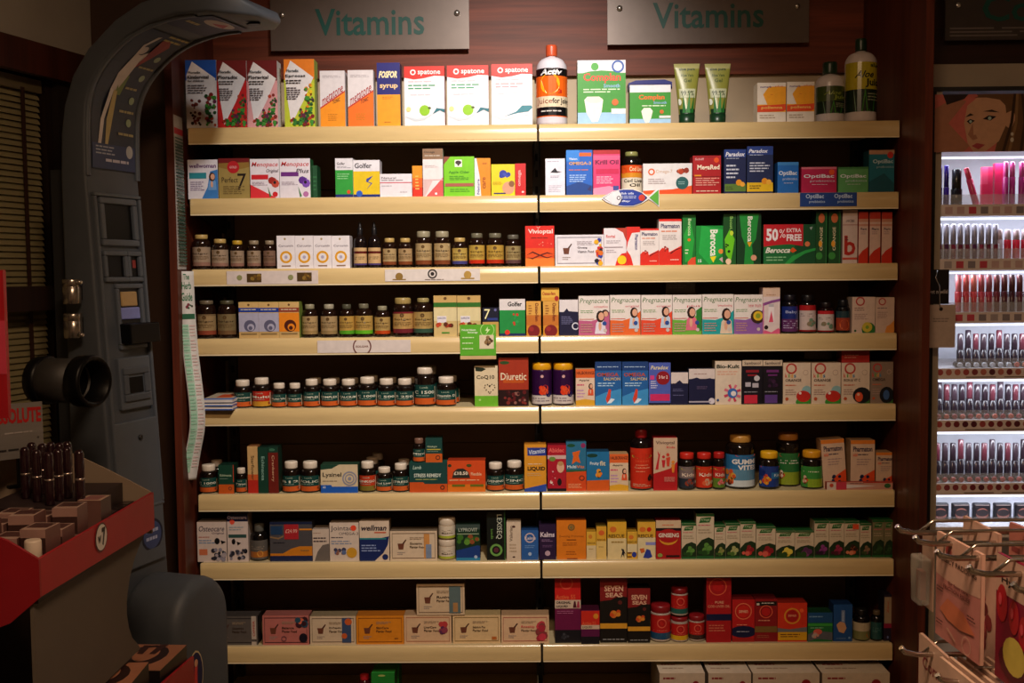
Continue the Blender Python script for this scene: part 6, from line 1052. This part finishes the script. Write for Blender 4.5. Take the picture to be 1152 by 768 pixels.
# lower tray with its red lip
mb = MB(); mb.v = [(SX+.05, SY0+.1, .60), (SX+.05, -.70, .545), (SX+.05, -.70, .615), (SX+.05, SY0+.1, .66), (SX+.044, SY0+.1, .60), (SX+.044, -.70, .545), (SX+.044, -.70, .615), (SX+.044, SY0+.1, .66)]
for f in ((0, 1, 2, 3), (7, 6, 5, 4), (0, 4, 5, 1), (1, 5, 6, 2), (2, 6, 7, 3), (3, 7, 4, 0)): mb.f.append(f); mb.m.append(mb.mi(red)); mb.sm.append(False)
sp('tray_lip', mb)
mb = MB(); mb.box(SX-.37, SX+.05, SY0, -.70, .52, .53, mat('171314', .5, 0, 'plastic')); sp('tray_floor', mb)
mb = MB(); mb.box(SX-.37, SX+.05, SY0, -.70, 0, .52, red_shaded); sp('base', mb)
# price badge
bd = MB(); art_mesh([C('7a1420', .5, .5, .5, .5), C('1a1416', .5, .5, .46, .46), C('dcd6d2', .5, .5, .42, .43), T('141214', 'w', .2, .42, .46, .66, b=.05), T('141214', '7', .5, .2, .8, .8, b=.05)], .06, .056, lambda u, v, l: (.0008+.0003*l, (u-.5)*.06, (1-v)*.056), bd)
bo = bd.build('price_badge', st); bo.location = Vector((SX, -1.065, .945))-st.location
# red board behind
mb = MB(); mb.box(SX-.26, -.919, -1.215, -1.205, 1.215, 1.465, red); mb.box(SX-.26, -.919, -1.2155, -1.215, 1.29, 1.38, mat('c03a50', .5, 0, 'plastic')); mb.box(SX-.2, SX-.18, -1.215, -1.205, .935, 1.215, red_shaded); sp('red_sign_board', mb)
tag(st, 'red cardboard cosmetics stand with price badge beside grey weighing machine', 'stand')
# silver header card lettered in red
rz_ = 1.02
mb = MB(); mb.box(-1.075, -.893, -1.03, -.786, .9352, rz_, mat('2a1c1e', .5, 0, 'plastic')); sp('tube_riser', mb)
hc_ = empty('header_card', (-1.075, -.835, rz_+.001), (0, 0, .8))
mb = MB(); mb.box(-.07, .04, 0, .003, .062, .175, mat('8a8684', .35, .4, 'metal')); pnl = mb.build('panel', hc_)
mb = MB(); art_mesh([T('b01c20', 'ABSOLUTE', .03, .08, .97, .36, b=.04, tilt=-.02), G('a09a98', .3, .5, .85, .57, 1), G('2a2828', .1, .8, .98, .88, 1), C('4a4644', .9, .65, .02)], .11, .113, lambda u, v, l: (-.07+u*.11, -.0006-.0002*l, .062+(1-v)*.113), mb); mb.build('lettering', pnl)
mb = MB(); mb.box(-.03, .03, .004, .02, 0, .006, blk); mb.box(-.012, .0, .003, .012, 0, .16, blk); mb.build('stand_foot', hc_)
tag(hc_, 'silver header card with red capital lettering on the stand', 'card')
# mascara and lip tubes standing in the tray
tz = rz_+.0006
dark_t = mat('241016', .18, 0, 'plastic', spec=.6)
tubes = [(20, 563, 9), (33, 567, 9), (47, 571, 10), (58, 566, 8), (40, 558, 8), (50, 556, 8), (60, 557, 8), (68, 563, 8), (28, 556, 8), (69, 555, 7), (82, 572, 8)]
proto = None
for i, (px, py, wpx) in enumerate(tubes):
    d_ = (1.45-tz)/((py-313)/1200); Y = -3+d_; X = -.049+(px-588)/1200*d_
    if proto is None:
        mb = MB(); mb.lathe([(.0085, 0), (.009, .002), (.009, .045), (.008, .047), (.008, .05)], dark_t, 14); proto = mb.mesh('mascara_tube')
        mb = MB(); mb.lathe([(.0088, .05), (.009, .052), (.0088, .095), (.006, .1), (.002, .1012)], dark_t, 14); pc = mb.mesh('cap')
        mb = MB(); mb.lathe([(.0091, .046), (.0092, .0505)], mat('b8a8a0', .25, .8, 'metal'), 14); pr_ = mb.mesh('collar')
    o = bpy.data.objects.new('mascara_tube', proto); COL.objects.link(o); o.location = (X, Y, tz); o.scale = (1, 1, 1 if i < 10 else 1.05)
    for nm, me in (('cap', pc), ('collar', pr_)):
        c2 = bpy.data.objects.new(nm, me); COL.objects.link(c2); c2.parent = o
    tag(o, 'dark glossy mascara tube in the bunch before the silver header card' if i < 10 else 'dark glossy mascara tube standing apart beside the empty tray slots', 'mascara', 'mascara tubes on the red stand' if i < 10 else None)
# tester insert with slots
tz = .936
mb = MB(); mb.box(-.05, 0, 0, .18, 0, .045, mat('1a1516', .35, 0, 'plastic'))
o = mb.build('tray_insert', None, (SX-.009, -.970, tz))
for a in range(4):
    for c2 in range(2):
        mb = MB(); mb.box(-.047+.024*c2, -.026+.024*c2, .008+.043*a, .042+.043*a, .045, .048, mat(('2a2022', '3a2a2c', '241c1e')[(a+c2) % 3], .25, 0, 'plastic')); mb.build('compact_pan', o)
tag(o, 'black slotted insert at the far end of the red tray', 'tray insert')
# pale pink cartons at the near end
pk = 0
for a in range(3):
    for c2 in range(4):
        X = SX-.04-.05*c2; Y = SY0+.09+.06*a; h = (.095, .08, .105, .09)[(a+c2) % 4]
        mb = MB(); mb.box(-.022, .022, -.026, .026, 0, h, pm('9a7870'), pm('6a4844'), pm('a88c80')); mb.box(-.022, .022, -.0265, -.026, h*.55, h*.85, pm('3a2422')); mb.box(-.018, .018, -.012, .02, h, h+.0006, pm('4a2e2c')); o = mb.build('makeup_carton', None, (X, Y, tz), (0, 0, .05*((a+c2) % 3-1)))
        tag(o, 'pale pink makeup carton in the block at the near tray end', 'carton', 'pale pink makeup cartons in the red tray')
mb = MB(); mb.box(-.022, .022, -.025, .025, 0, .098, pm('6a4a44'), pm('4a3a38'), pm('b89a88')); mb.box(-.015, .015, -.018, .018, .098, .0986, pm('8a5a58')); o = mb.build('makeup_box', None, (SX-.034, -1.005, tz+.0), (0, 0, .0)); tag(o, 'flat beige makeup box beside the price badge lip', 'box')
mb = MB(); mb.lathe([(.014, 0), (.016, .003), (.016, .03), (.012, .036), (.012, .038)], mat('c8a890', .3, 0, 'plastic'), 16); o = mb.build('foundation_bottle', None, (SX-.03, -1.27, tz)); o.scale = (1, 1, 1.4); 
mb = MB(); mb.lathe([(.013, .038), (.0135, .04), (.0135, .058), (.012, .06)], plast('d0c0b0'), 16); mb.build('cap', o); tag(o, 'small beige foundation bottle at the near end of the tray', 'bottle')
# palettes on the lower tray
for i, (X, Y, zr) in enumerate(((SX-.03, -.99, .28), (SX-.02, -.80, .24), (SX-.12, -1.19, .15))):
    e = empty('eye_palette', (X, Y, .53), (0, 0, (.05, -.05, .1)[i]))
    H = (.15, .12, .13)[i]
    mb = MB(); mb.box(-.07, .06, -.075, .075, 0, H, pm('1a1414'), pm('151011'), pm('b88a6a')); mb.build('box', e)
    mb = MB(); art_mesh([R('a06a50', 0, 0, 1, 1), C('2a1414', .55, .5, .42, .36), C('a06a50', .6, .5, .28, .2), P('3a1c18', (.6, .36), (1, .3), (1, .44), (.6, .46)), P('3a1c18', (.6, .56), (.95, .58), (.95, .7), (.6, .66))], .15, .13, lambda u, v, l: (.06-v*.13, -.075+u*.15, H+.0006+.0002*l), mb); mb.build('printed_lid', e)
    tag(e, ('tan-lidded eye palette box in the middle of the lower tray', 'tan-lidded eye palette box against the lower red lip', 'tan-lidded eye palette box at the near end of lower tray')[i], 'palette')

# ================================================================== RIGHT: LIT COSMETICS DISPLAY
CX0 = at(1047, 400, -.0).x; CX1 = 1.95; CB = .2
white = mat('c9c9d2', .5, 0, 'plastic'); frame_m = mat('a89a86', .5, 0, 'plastic'); clear = mat('dfe4ea', .08, 0, 'plastic', alpha=.22, bump=0.0)
unit = empty('cosmetics_display', ((CX0+CX1)/2, .1, 0))
def up(name, mb): o = mb.build(name, unit); o.location = -unit.location; return o
ztop = at(1100, 104, 0).z
mb = MB(); mb.box(CX0, CX1, CB, CB+.01, 0, ztop, white); up('back_panel', mb)
mb = MB(); mb.box(CX0-.004, CX0+.014, -.02, CB+.01, 0, ztop, frame_m); up('side_panel', mb)
mb = MB(); mb.box(CX1-.014, CX1, -.02, CB, 0, ztop, frame_m); up('side_panel', mb)
mb = MB(); mb.box(CX0-.02, CX1, -.025, CB+.01, ztop, ztop+.012, dgrey); up('top_cap', mb)
mb = MB(); mb.box(CX0-.020, CX0-.006, -.03, .02, 0, ztop, mat('070606', .6, 0, 'plastic')); up('edge_strip', mb)  # black strip added to stand for the shade in the gap here
def zpx(y): return at(1100, y, 0).z
LEV = [(230, 243), (291, 304), (351, 363), (414, 426), (472, 485), (543, 556), (592, 604)]
for i, (y0, y1) in enumerate(LEV):
    z1, z0 = zpx(y0), zpx(y1)
    mb = MB(); mb.box(CX0+.014, CX1-.014, .0, CB, z1-.006, z1, white); sh_ = up('shelf_tray', mb)
    mb = MB(); mb.box(CX0+.014, CX1-.014, -.006, .0, z0, z1, mat('e2d4d0', .45, 0, 'plastic')); up('price_strip', mb)
    mb = MB(); mb.box(CX0+.014, CX1-.014, -.004, -.002, z1, z1+.028, clear); up('clear_guard', mb)
for i, y in enumerate([174]+[l[1] for l in LEV[:6]]):
    zt_ = zpx(y)-.004
    mb = MB(); mb.box(CX0+.02, CX1-.02, .01, .022, zt_-.005, zt_, mat('eef2ff', .5, 0, 'plastic', emit=1.6, ecol='e8eeff')); up('light_bar', mb)
    L = lamp('AREA', 'shelf_light', ((CX0+CX1)/2, .03, zt_-.008), 1.1, (.86, .91, 1.0), aim=((CX0+CX1)/2, .16, zt_-.25), shape='RECTANGLE', size=CX1-CX0-.06, size_y=.012)
    L.parent = unit; L.location = L.location-unit.location
for i, n_, p0, dp in ((1, 9, 1060.5, 7.9), (2, 10, 1082.3, 8.6)):        # white dividers between the bottles
    for k in range(n_):
        X = at(p0+dp*k, LEV[i][0]-10, .012).x
        mb = MB(); mb.box(X-.0014, X+.0014, .006, .014, zpx(LEV[i][0]), zpx(LEV[i][0])+.042, mat('d8d8de', .3, 0, 'plastic')); up('divider', mb)
# price dots / squares on the strips
for i, (y0, y1) in enumerate(LEV[:6]):
    z1, z0 = zpx(y0), zpx(y1); mb = MB(); ops = []; rnd = random.Random(i); Wd = CX1-CX0-.03; Hd = z1-z0
    if i < 3:
        for k in range(24): ops.append(R(('c84a5a', 'a89ca0', '8a8088', 'c8a8a8')[rnd.randint(0, 3)], .02+.04*k, .2, .045+.04*k, .8))
    else:
        for k in range(34): ops.append(C(('7a2a34', 'a84a4a', '8a3a44', '5a2030', 'b86a60')[rnd.randint(0, 4)], .012+.0295*k, .35, .0105))
        ops.append(G('7a6a64', .1, .72, .9, .95, 1))
    art_mesh(ops, Wd, Hd, lambda u, v, l: (CX0+.015+u*Wd, -.0066-.0001*(l > 0), z1-v*Hd), mb); up('colour_marks', mb)
# header poster with a face
pz0, pz1 = zpx(172), zpx(108); px0 = at(1048.5, 140, -.012).x; PW = .46; PH_ = pz1-pz0
po = MB(); po.box(0, PW, 0, .004, 0, PH_, pm('b8645c')); po = po.build('poster', None, (px0, -.031, pz0))
def fx(u): return u*(105*.00254)/PW
SK, SK2, HR, HR2 = 'c89878', 'a87258', '6a4a30', '3a2618'
mb = MB()
art_mesh([R('c8685e', 0, 0, 1, 1), P(HR, (fx(.42), 0), (1, 0), (1, 1), (fx(.62), 1), (fx(.68), .55), (fx(.55), .2)), P(SK2, (0, .25), (fx(.2), .05), (fx(.32), .12), (fx(.14), .5), (fx(.36), .9), (fx(.3), 1), (0, 1)), P('2a1c1c', (fx(.08), 0), (fx(.34), 0), (fx(.3), .08), (fx(.12), .18)),
          P(SK, (fx(.30), .5), (fx(.33), .2), (fx(.45), .03), (fx(.62), .02), (fx(.72), .2), (fx(.74), .5), (fx(.66), .82), (fx(.52), 1), (fx(.4), 1), (fx(.34), .85)), P(SK2, (fx(.34), .7), (fx(.39), .5), (fx(.4), .72), (fx(.37), .76)), P(SK, (fx(.72), .34), (fx(.8), .28), (fx(.83), .42), (fx(.78), .62), (fx(.73), .56)),
          P(HR, (fx(.4), .06), (fx(.5), 0), (fx(.8), 0), (fx(.86), .3), (fx(.76), .26), (fx(.66), .1), (fx(.52), .06)), P('2c1c14', (fx(.49), .3), (fx(.58), .27), (fx(.66), .32), (fx(.58), .31)), P('2c1c14', (fx(.31), .4), (fx(.36), .33), (fx(.4), .36)), P('18141a', (fx(.49), .43), (fx(.55), .37), (fx(.63), .39), (fx(.57), .46)), P('18141a', (fx(.325), .47), (fx(.36), .43), (fx(.41), .46), (fx(.36), .52)), C('a8c0b8', fx(.56), .42, fx(.018)), C('a8c0b8', fx(.365), .475, fx(.014)), P('a84448', (fx(.38), .9), (fx(.43), .85), (fx(.52), .88), (fx(.45), .96)), P(SK2, (fx(.36), .74), (fx(.42), .7), (fx(.44), .77), (fx(.39), .8)),
          *[P((HR2, '8a6844', HR)[k % 3], (fx(.8+.025*k), 0), (fx(.825+.025*k), 0), (fx(.80+.045*k), .5), (fx(.72+.06*k), 1), (fx(.69+.06*k), 1), (fx(.77+.045*k), .5)) for k in range(9)], C('c8c0b0', fx(.79), .7, fx(.015), .03), C('c8c0b0', fx(.79), .8, fx(.018), .04)], PW, PH_, lambda u, v, l: (u*PW, -.0004-.00012*l, (1-v)*PH_), mb)
mb.build('printed_portrait', po)
tag(po, 'beauty poster of a woman with raised arm above lit cosmetics', 'poster')
# ---- cosmetics on the lit shelves
def cpos(px, py, Y): p = at(px, py, Y); return p
def rowz(i): return zpx(LEV[i][0])
def tubeobj(name, px, wpx, htop, i, body, capc, label, group, cat, Y=.03, capf=.4, taper=1.0, tilt=0, sq=False, rough=.25):
    p = at(px, LEV[i][0]-15, Y); r = wpx*.00254/2; H = at(px, htop, Y).z-rowz(i)
    mb = MB(); M = mat(body, rough, 0, 'plastic'); hb = H*(1-capf)
    if sq: mb.box(-r, r, -r*.6, r*.6, 0, hb, M)
    else: mb.lathe([(r*.9, 0), (r, .002), (r*taper, hb-.001), (r*.8, hb)], M, 12)
    o = mb.build(name, None, (p.x, Y, rowz(i)), (0, tilt, 0))
    mb = MB(); M2 = mat(capc, rough, 0, 'plastic')
    if sq: mb.box(-r*.96, r*.96, -r*.56, r*.56, hb, H, M2)
    else: mb.lathe([(r*.82, hb), (r*.85, hb+.001), (r*.82, H-.002), (r*.6, H)], M2, 12)
    mb.build('cap', o)
    tag(o, label, cat, group); return o
A = [(1057, 5.5, 186, '3a2090', '2a1878', 'violet tube leftmost on the lit top tray, one of two'), (1064.5, 6, 186, '3a2090', '2a1878', 'violet tube leftmost on the lit top tray, one of two'), (1076, 12, 190, '14121a', '1c1a22', 'fat black tube on the lit top tray')]
for q, (px, w_, yt, c1, c2, lb) in enumerate(A): tubeobj('makeup_tube', px, w_, yt, 0, c1, c2, lb.replace('leftmost on', 'beside the black tube on').replace(', one of two', ''), 'violet tubes' if q < 2 else None, 'tube', capf=.55)
tubeobj('lip_gloss', 1098.5, 7, 187, 0, 'd83a6a', 'e0486a', 'pink gloss tube leaning between black tube and pink packs', None, 'tube', Y=.02, tilt=-.28, capf=.3)
for q, (px, w_) in enumerate(((1105, 7), (1110, 8), (1120.5, 10))): tubeobj('lip_gloss', px+2, w_, 188 if q < 2 else 184, 0, 'd0305a', ('d84a70', 'd0305a', 'c82858')[q], ('slim bright pink gloss pack behind the leaning tube', 'bright pink gloss pack in the middle of lit top tray', 'widest hot pink gloss pack on the lit top tray')[q], None, 'tube', Y=.045+.002*q, sq=True, capf=.45)
for q, px in enumerate((1131, 1138.5, 1149, 1158, 1167)): tubeobj('lip_gloss', px, 6.5, 182, 0, 'a02870', 'c04a8a', 'sparkly magenta gloss tube on the lit top tray', 'magenta gloss tubes', 'tube', capf=.35)
for k in range(9):
    px = 1056.5+7.9*k
    tubeobj('nail_polish', px, 7.0, 252, 1, ('6a1c28', '4a1a3a', '7a2030', '5a1420')[k % 4], '8a8490', 'nail polish with grey-mauve cap in the lit second tray', 'grey-capped nail polishes', 'nail polish', capf=.58)
for k in range(5):
    tubeobj('nail_polish', 1124+9.5*k, 8, 258, 1, ('b8a8b0', 'b01c2c', 'c02034', 'a81828', 'b82a3a')[k], 'c0aab0', ('clear nail polish bottle beside the red ones, lit second tray' if k == 0 else 'fat red nail polish with pale cap in the lit second tray'), None if k == 0 else 'fat red nail polishes', 'nail polish', capf=.35)
for k in range(11):
    tubeobj('lip_gloss', 1078+8.6*k, 7.6, 309, 2, ('a83038', 'b83a3a', 'c04040', 'b03a44', '9a2c38', '6a2028', '50181e', '3c1218', '5a1c24', '481820', '6a2028')[k], ('c86a70', 'c05a58', 'c87068', 'a85058', '8a4a50', '6a3438', '5a2c30', '4a2428', '5a2c30', '4a2428', '6a3438')[k], 'lip gloss with clear rosy cap in the lit third tray' if k < 5 else 'dark plum lip gloss in the lit third tray', 'rosy lip glosses' if k < 5 else 'plum lip glosses', 'lip gloss', capf=.45)
for i, y, x0, n, sp_ in ((3, 375, 1080, 9, 8.7), (4, 432, 1056, 12, 8.6), (5, 498, 1054, 12, 8.8)):
    for k in range(n):
        px = x0+sp_*k; yy = y-(4 if (k*5+i) % 4 == 0 else 0)
        H1 = LEV[i][0]-15
        tubeobj('lipstick', px, 7.6, yy, i, '241a22', ('3a2c34', '2c2028', '5a2a34')[(k+i) % 3], ('lipstick standing in the lit fourth tray', 'lipstick standing in the lit fifth tray', 'lipstick standing in the lit sixth tray')[i-3], ('lipsticks in the fourth tray', 'lipsticks in the fifth tray', 'lipsticks in the sixth tray')[i-3], 'lipstick', Y=.075, capf=.5, rough=.2)
    for k in range(n+1):            # tester lipsticks lying on the sloping front
        px = x0-2+sp_*1.05*k
        if i == 3 and k < 7: c1 = 'c8ccd4'
        else: c1 = ('b8503a', 'c8604a', 'a83a38', 'd07a5a', '9a3038', 'b84a48')[(k*3+i) % 6]
        p = at(px, LEV[i][0]-8, .02)
        mb = MB(); mb.lathe([(.007, 0), (.0085, .003), (.0085, .02), (.007, .032)], mat('1c161a', .25, 0, 'plastic'), 10); o = mb.build('tester_lipstick', None, (p.x, .042, rowz(i)+.0086), (math.pi/2, 0, 0))
        mb = MB(); mb.lathe([(.0072, .032), (.0074, .036), (.005, .0385)], mat(c1, .4, 0, 'plastic'), 10); mb.build('colour_end', o)
        tag(o, ('clear-ended tester lying in front of the fourth lit tray' if c1 == 'c8ccd4' else ('coloured tester lying in the fourth lit tray', 'coloured tester lying in the fifth lit tray', 'coloured tester lying in the sixth lit tray')[i-3]), 'tester', ('testers in the fourth tray', 'testers in the fifth tray', 'testers in the sixth tray')[i-3])
for q in range(5):
    px = 1058+23.5*q; p = at(px, 580, .05); H = at(px, 566, .05).z-rowz(6)
    mb = MB(); mb.box(-.025, .025, 0, .016, 0, H, mat('131014', .3, 0, 'plastic')); o = mb.build('powder_compact', None, (p.x, .05, rowz(6)), (0, 0, 0)); bevel_obj(o, .004, 2)
    mb = MB(); art_mesh([C('7a4a40', .5, .55, .36, .3), C('241c1e', .5, .5, .36, .18), R('6a5a58', .1, .08, .9, .12)], .05, H, lambda u, v, l: ((u-.5)*.05, -.0004-.0002*l, (1-v)*H), mb); mb.build('powder_window', o)
    tag(o, 'black powder compact with brown window in the lowest lit tray', 'compact', 'powder compacts')
tag(unit, 'white backlit cosmetics display with seven trays beside wooden board', 'display')
# black card and white tag on a wire hook
hk = empty('hook_card', at(1052, 342, -.06))
def hp_(px, py, Y=-.06): return at(px, py, Y)-hk.location
mb = MB(); a, c2 = hp_(1037, 342), hp_(1068, 303); mb.box(a.x, c2.x, 0, .002, a.z, c2.z, pm('0e0c0e')); o = mb.build('black_card', hk)
mb = MB(); art_mesh([T('b8b0b0', 'wet n wild', .2, .58, .95, .7)], c2.x-a.x, c2.z-a.z, lambda u, v, l: (a.x+(c2.x-a.x)*u, -.0005, c2.z-(c2.z-a.z)*v), mb); mb.build('lettering', o)
mb = MB(); a, c2 = hp_(1042.5, 391, -.064), hp_(1075, 342.5, -.064); mb.box(a.x, c2.x, -.005, -.004, a.z, c2.z, pm('b8a498')); o = mb.build('white_tag', hk)
mb = MB(); art_mesh([C('1a1414', .48, .1, .07), G('8a7a74', .2, .3, .8, .42, 2)], c2.x-a.x, c2.z-a.z, lambda u, v, l: (a.x+(c2.x-a.x)*u, -.0055-.0001*l, c2.z-(c2.z-a.z)*v), mb); mb.build('tag_print', o)
mb = MB(); t0 = hp_(1054, 304); mb.tube([(t0.x, -.002, t0.z), (t0.x-.006, -.008, t0.z-.02), (t0.x+.004, -.01, t0.z-.045), (t0.x+.006, -.0075, t0.z-.09), (t0.x+.008, -.0065, t0.z-.105)], .0016, mat('b0aca8', .25, .9, 'metal'), 6); mb.build('wire_hook', hk)
mb = MB(); mb.box(t0.x-.02, t0.x+.02, .002, .058, t0.z-.03, t0.z-.026, mat('8a8682', .3, .8, 'metal')); mb.build('arm', hk)
tag(hk, 'black card with white tag hooked on the lit display corner', 'card')

# ------------------------------------------------------------------ hook rack with foot-care packs in front
chrome = mat('b8aea4', .18, .95, 'metal')
RX, RZ = .417, 1.123                 # hook tips and height
rack = empty('hook_rack', (.78, -1.9, 0))
def rp(name, mb): o = mb.build(name, rack); o.location = -rack.location; return o
mb = MB(); mb.box(.72, .74, -2.3, -1.5, .0, 1.3, mat('a89c8c', .6, 0, 'wall')); rp('back_board', mb)
mb = MB(); mb.box(.6, .95, -2.3, -1.5, .0, .05, dgrey); rp('base', mb)
def hookline(Y, z, tip):
    mb = MB(); mb.tube([(.72, Y, z), (tip+.02, Y, z), (tip+.005, Y, z+.003), (tip, Y, z+.009)], .0035, chrome, 8); mb.build('hook', rack).location = -rack.location
    mb = MB(); mb.tube([(.72, Y+.012, z+.014), (tip+.05, Y+.012, z+.012), (tip+.03, Y+.012, z-.004)], .0022, chrome, 6); mb.build('price_wire', rack).location = -rack.location
def dY(px, py, X): return (X+.049)/((px-588)/1200)-3
HY = [-1.68, -1.735, -1.80, -1.865, -1.93, -1.995]
for q, Y in enumerate(HY): hookline(Y, RZ, RX+(.0, .002, .003, .012, .03, .05)[q])
LZ = .975
for q, Y in enumerate((-1.70, -1.79, -1.88, -1.97)): hookline(Y, LZ, RX+(.0, .01, .02, .03)[q])
def pack(Y, X, z, wd, ht, col, label, ops, rz=0.0, name='footcare_pack', group=None):
    e = empty(name, (X, Y, z), (0, 0, rz))
    mb = MB(); mb.box(0, .004, -wd/2, wd/2, -ht, .016, pm(col)); mb.build('card', e)
    mb = MB(); art_mesh(ops, wd, ht+.016, lambda u, v, l: (-.0006-.0002*l, wd/2-u*wd, .016-v*(ht+.016)), mb); mb.build('printed_front', e)
    tag(e, label, 'pack', group); return e
FLE = [R('dcb0a0', 0, 0, 1, 1), R('cc8480', .0, .36, 1, 1), C('dcb0a0', .5, .34, .7, .08), T('5a3a34', 'FLEECY PADDING', .08, .2, .92, .25), C('a83a3a', .3, .13, .07), T('6a2a2c', 'for foot care', .3, .41, .75, .44), T('6a2a2c', 'FRICTION RELIEF', .2, .46, .8, .5), P('d87a58', (.12, .72), (.3, .58), (.66, .62), (.92, .76), (.6, .8), (.3, .78)), G('5a2a2a', .05, .5, .25, .56, 2), G('5a2a2a', .75, .6, .95, .66, 2), G('5a2a2a', .05, .82, .25, .88, 2), O('d8a898', .75, .9, .1, .15), P('d8a898', (.3, .86), (.5, .94), (.52, .92), (.34, .85))]
pack(-1.752, RX+.048, RZ-.010, .112, .112, 'dcb0a0', 'pink fleecy padding pack hanging in front on its hook', FLE, .06)
HYD = [R('8a1438', 0, 0, 1, 1), R('d0ac9c', 0, 0, 1, .3), T('2a1c20', 'Hydra gel', .1, .16, .8, .23, b=.03), *[C('b8202c', u, v, r, r*1.5) for u, v, r in ((.12, .38, .1), (.34, .44, .09), (.52, .52, .09), (.7, .6, .08), (.84, .7, .07))], *[C('e05060', u-.02, v-.03, r*.3, r*.5) for u, v, r in ((.12, .38, .1), (.34, .44, .09), (.52, .52, .09))], C('5a0c24', .5, .8, .4, .16), C('d8c45a', .38, .74, .2, .15), R('b08a7c', .8, .2, 1, 1)]
pack(-1.872, RX+.07, RZ-.006, .12, .125, '8a1438', 'crimson gel cushion pack with yellow oval, beside the padding pack', HYD, .05)
COR = [R('dcb4a4', 0, 0, 1, 1), T('8a2030', 'Corn', .1, .3, .6, .38, b=.02), S(['8a1c30', 'b03a44', '6a1424'], .2, .5, .8, .9, 10, .14, 3)]
pack(-1.69, RX+.1, RZ-.004, .10, .15, 'c8a090', 'pale pink corn plaster pack behind the padding pack', COR, 0)
for q in range(9): pack(-1.95+.004*q*0, RX+.12+.012*q, RZ-.004, .13, .21, 'd0b49c', 'tan-edged foot pack in the close stack behind the crimson pack', [R('b08a7c', 0, 0, 1, 1), G('6a3a3a', .1, .2, .9, .5, 5)], .03, group='tan-edged packs on one hook')
for q in range(3): pack(-1.70-.045*q, RX+.14+.01*q, RZ-.002, .03, .03, 'c07a70', 'small pink header tab on the back hooks', [R('c07a70', 0, 0, 1, 1), R('8a4040', .2, .6, .8, .75)], .1, name='pack_header', group='pink header tabs')
for q in range(8): pack(-1.80, RX+.035+.011*q, LZ-.004, .12, .2, 'd4b4a0', 'pale foot pack on the lower hook' if q else 'front pale foot pack with crimson toes on the lower hook', [R('dcb8a6', 0, 0, 1, 1), T('8a2030', 'Corn', .15, .12, .55, .18, b=.02), T('6a2a34', 'Cushion', .15, .22, .75, .28), S(['8a1c30', 'b03a44'], .1, .4, .5, .7, 8, .12, 3)] if q == 0 else [R('d0b0a0', 0, 0, 1, 1)], .05, group='pale packs on the lower hook' if q else None)
pack(-1.70, RX+.04, LZ-.004, .09, .18, 'c4a08e', 'narrow pale pack on the back lower hook with crimson print', [R('dcb8a6', 0, 0, 1, 1), T('8a2030', 'Corn', .15, .12, .75, .2, b=.02), S(['8a1c30', 'b03a44'], .1, .4, .9, .8, 8, .14, 5)])
# clear blister pack hanging beside the back hook
e = empty('blister_pack', (RX+.05, -1.640, RZ-.04)); e.scale = (.62, .62, .62)
mb = MB(); mb.prism([(-.022, -.1), (.022, -.1), (.028, 0), (-.028, 0)], 'x', -.02, .006, mat('b8b4ac', .12, 0, 'plastic', alpha=.35, bump=0.0)); o = mb.build('blister', e); fix_normals(o); bevel_obj(o, .006, 3)
mb = MB(); mb.box(.007, .009, -.03, .03, -.11, .05, pm('b09080')); mb.build('card', e)
mb = MB(); mb.box(-.012, .0, -.012, .012, -.09, -.03, pm('8a5a50')); mb.build('insert', e)
tag(e, 'clear plastic blister pack hanging at the back hook\'s tip', 'pack')
tag(rack, 'chrome hook rack on a pale board holding foot-care packs', 'rack')

group_duplicates()
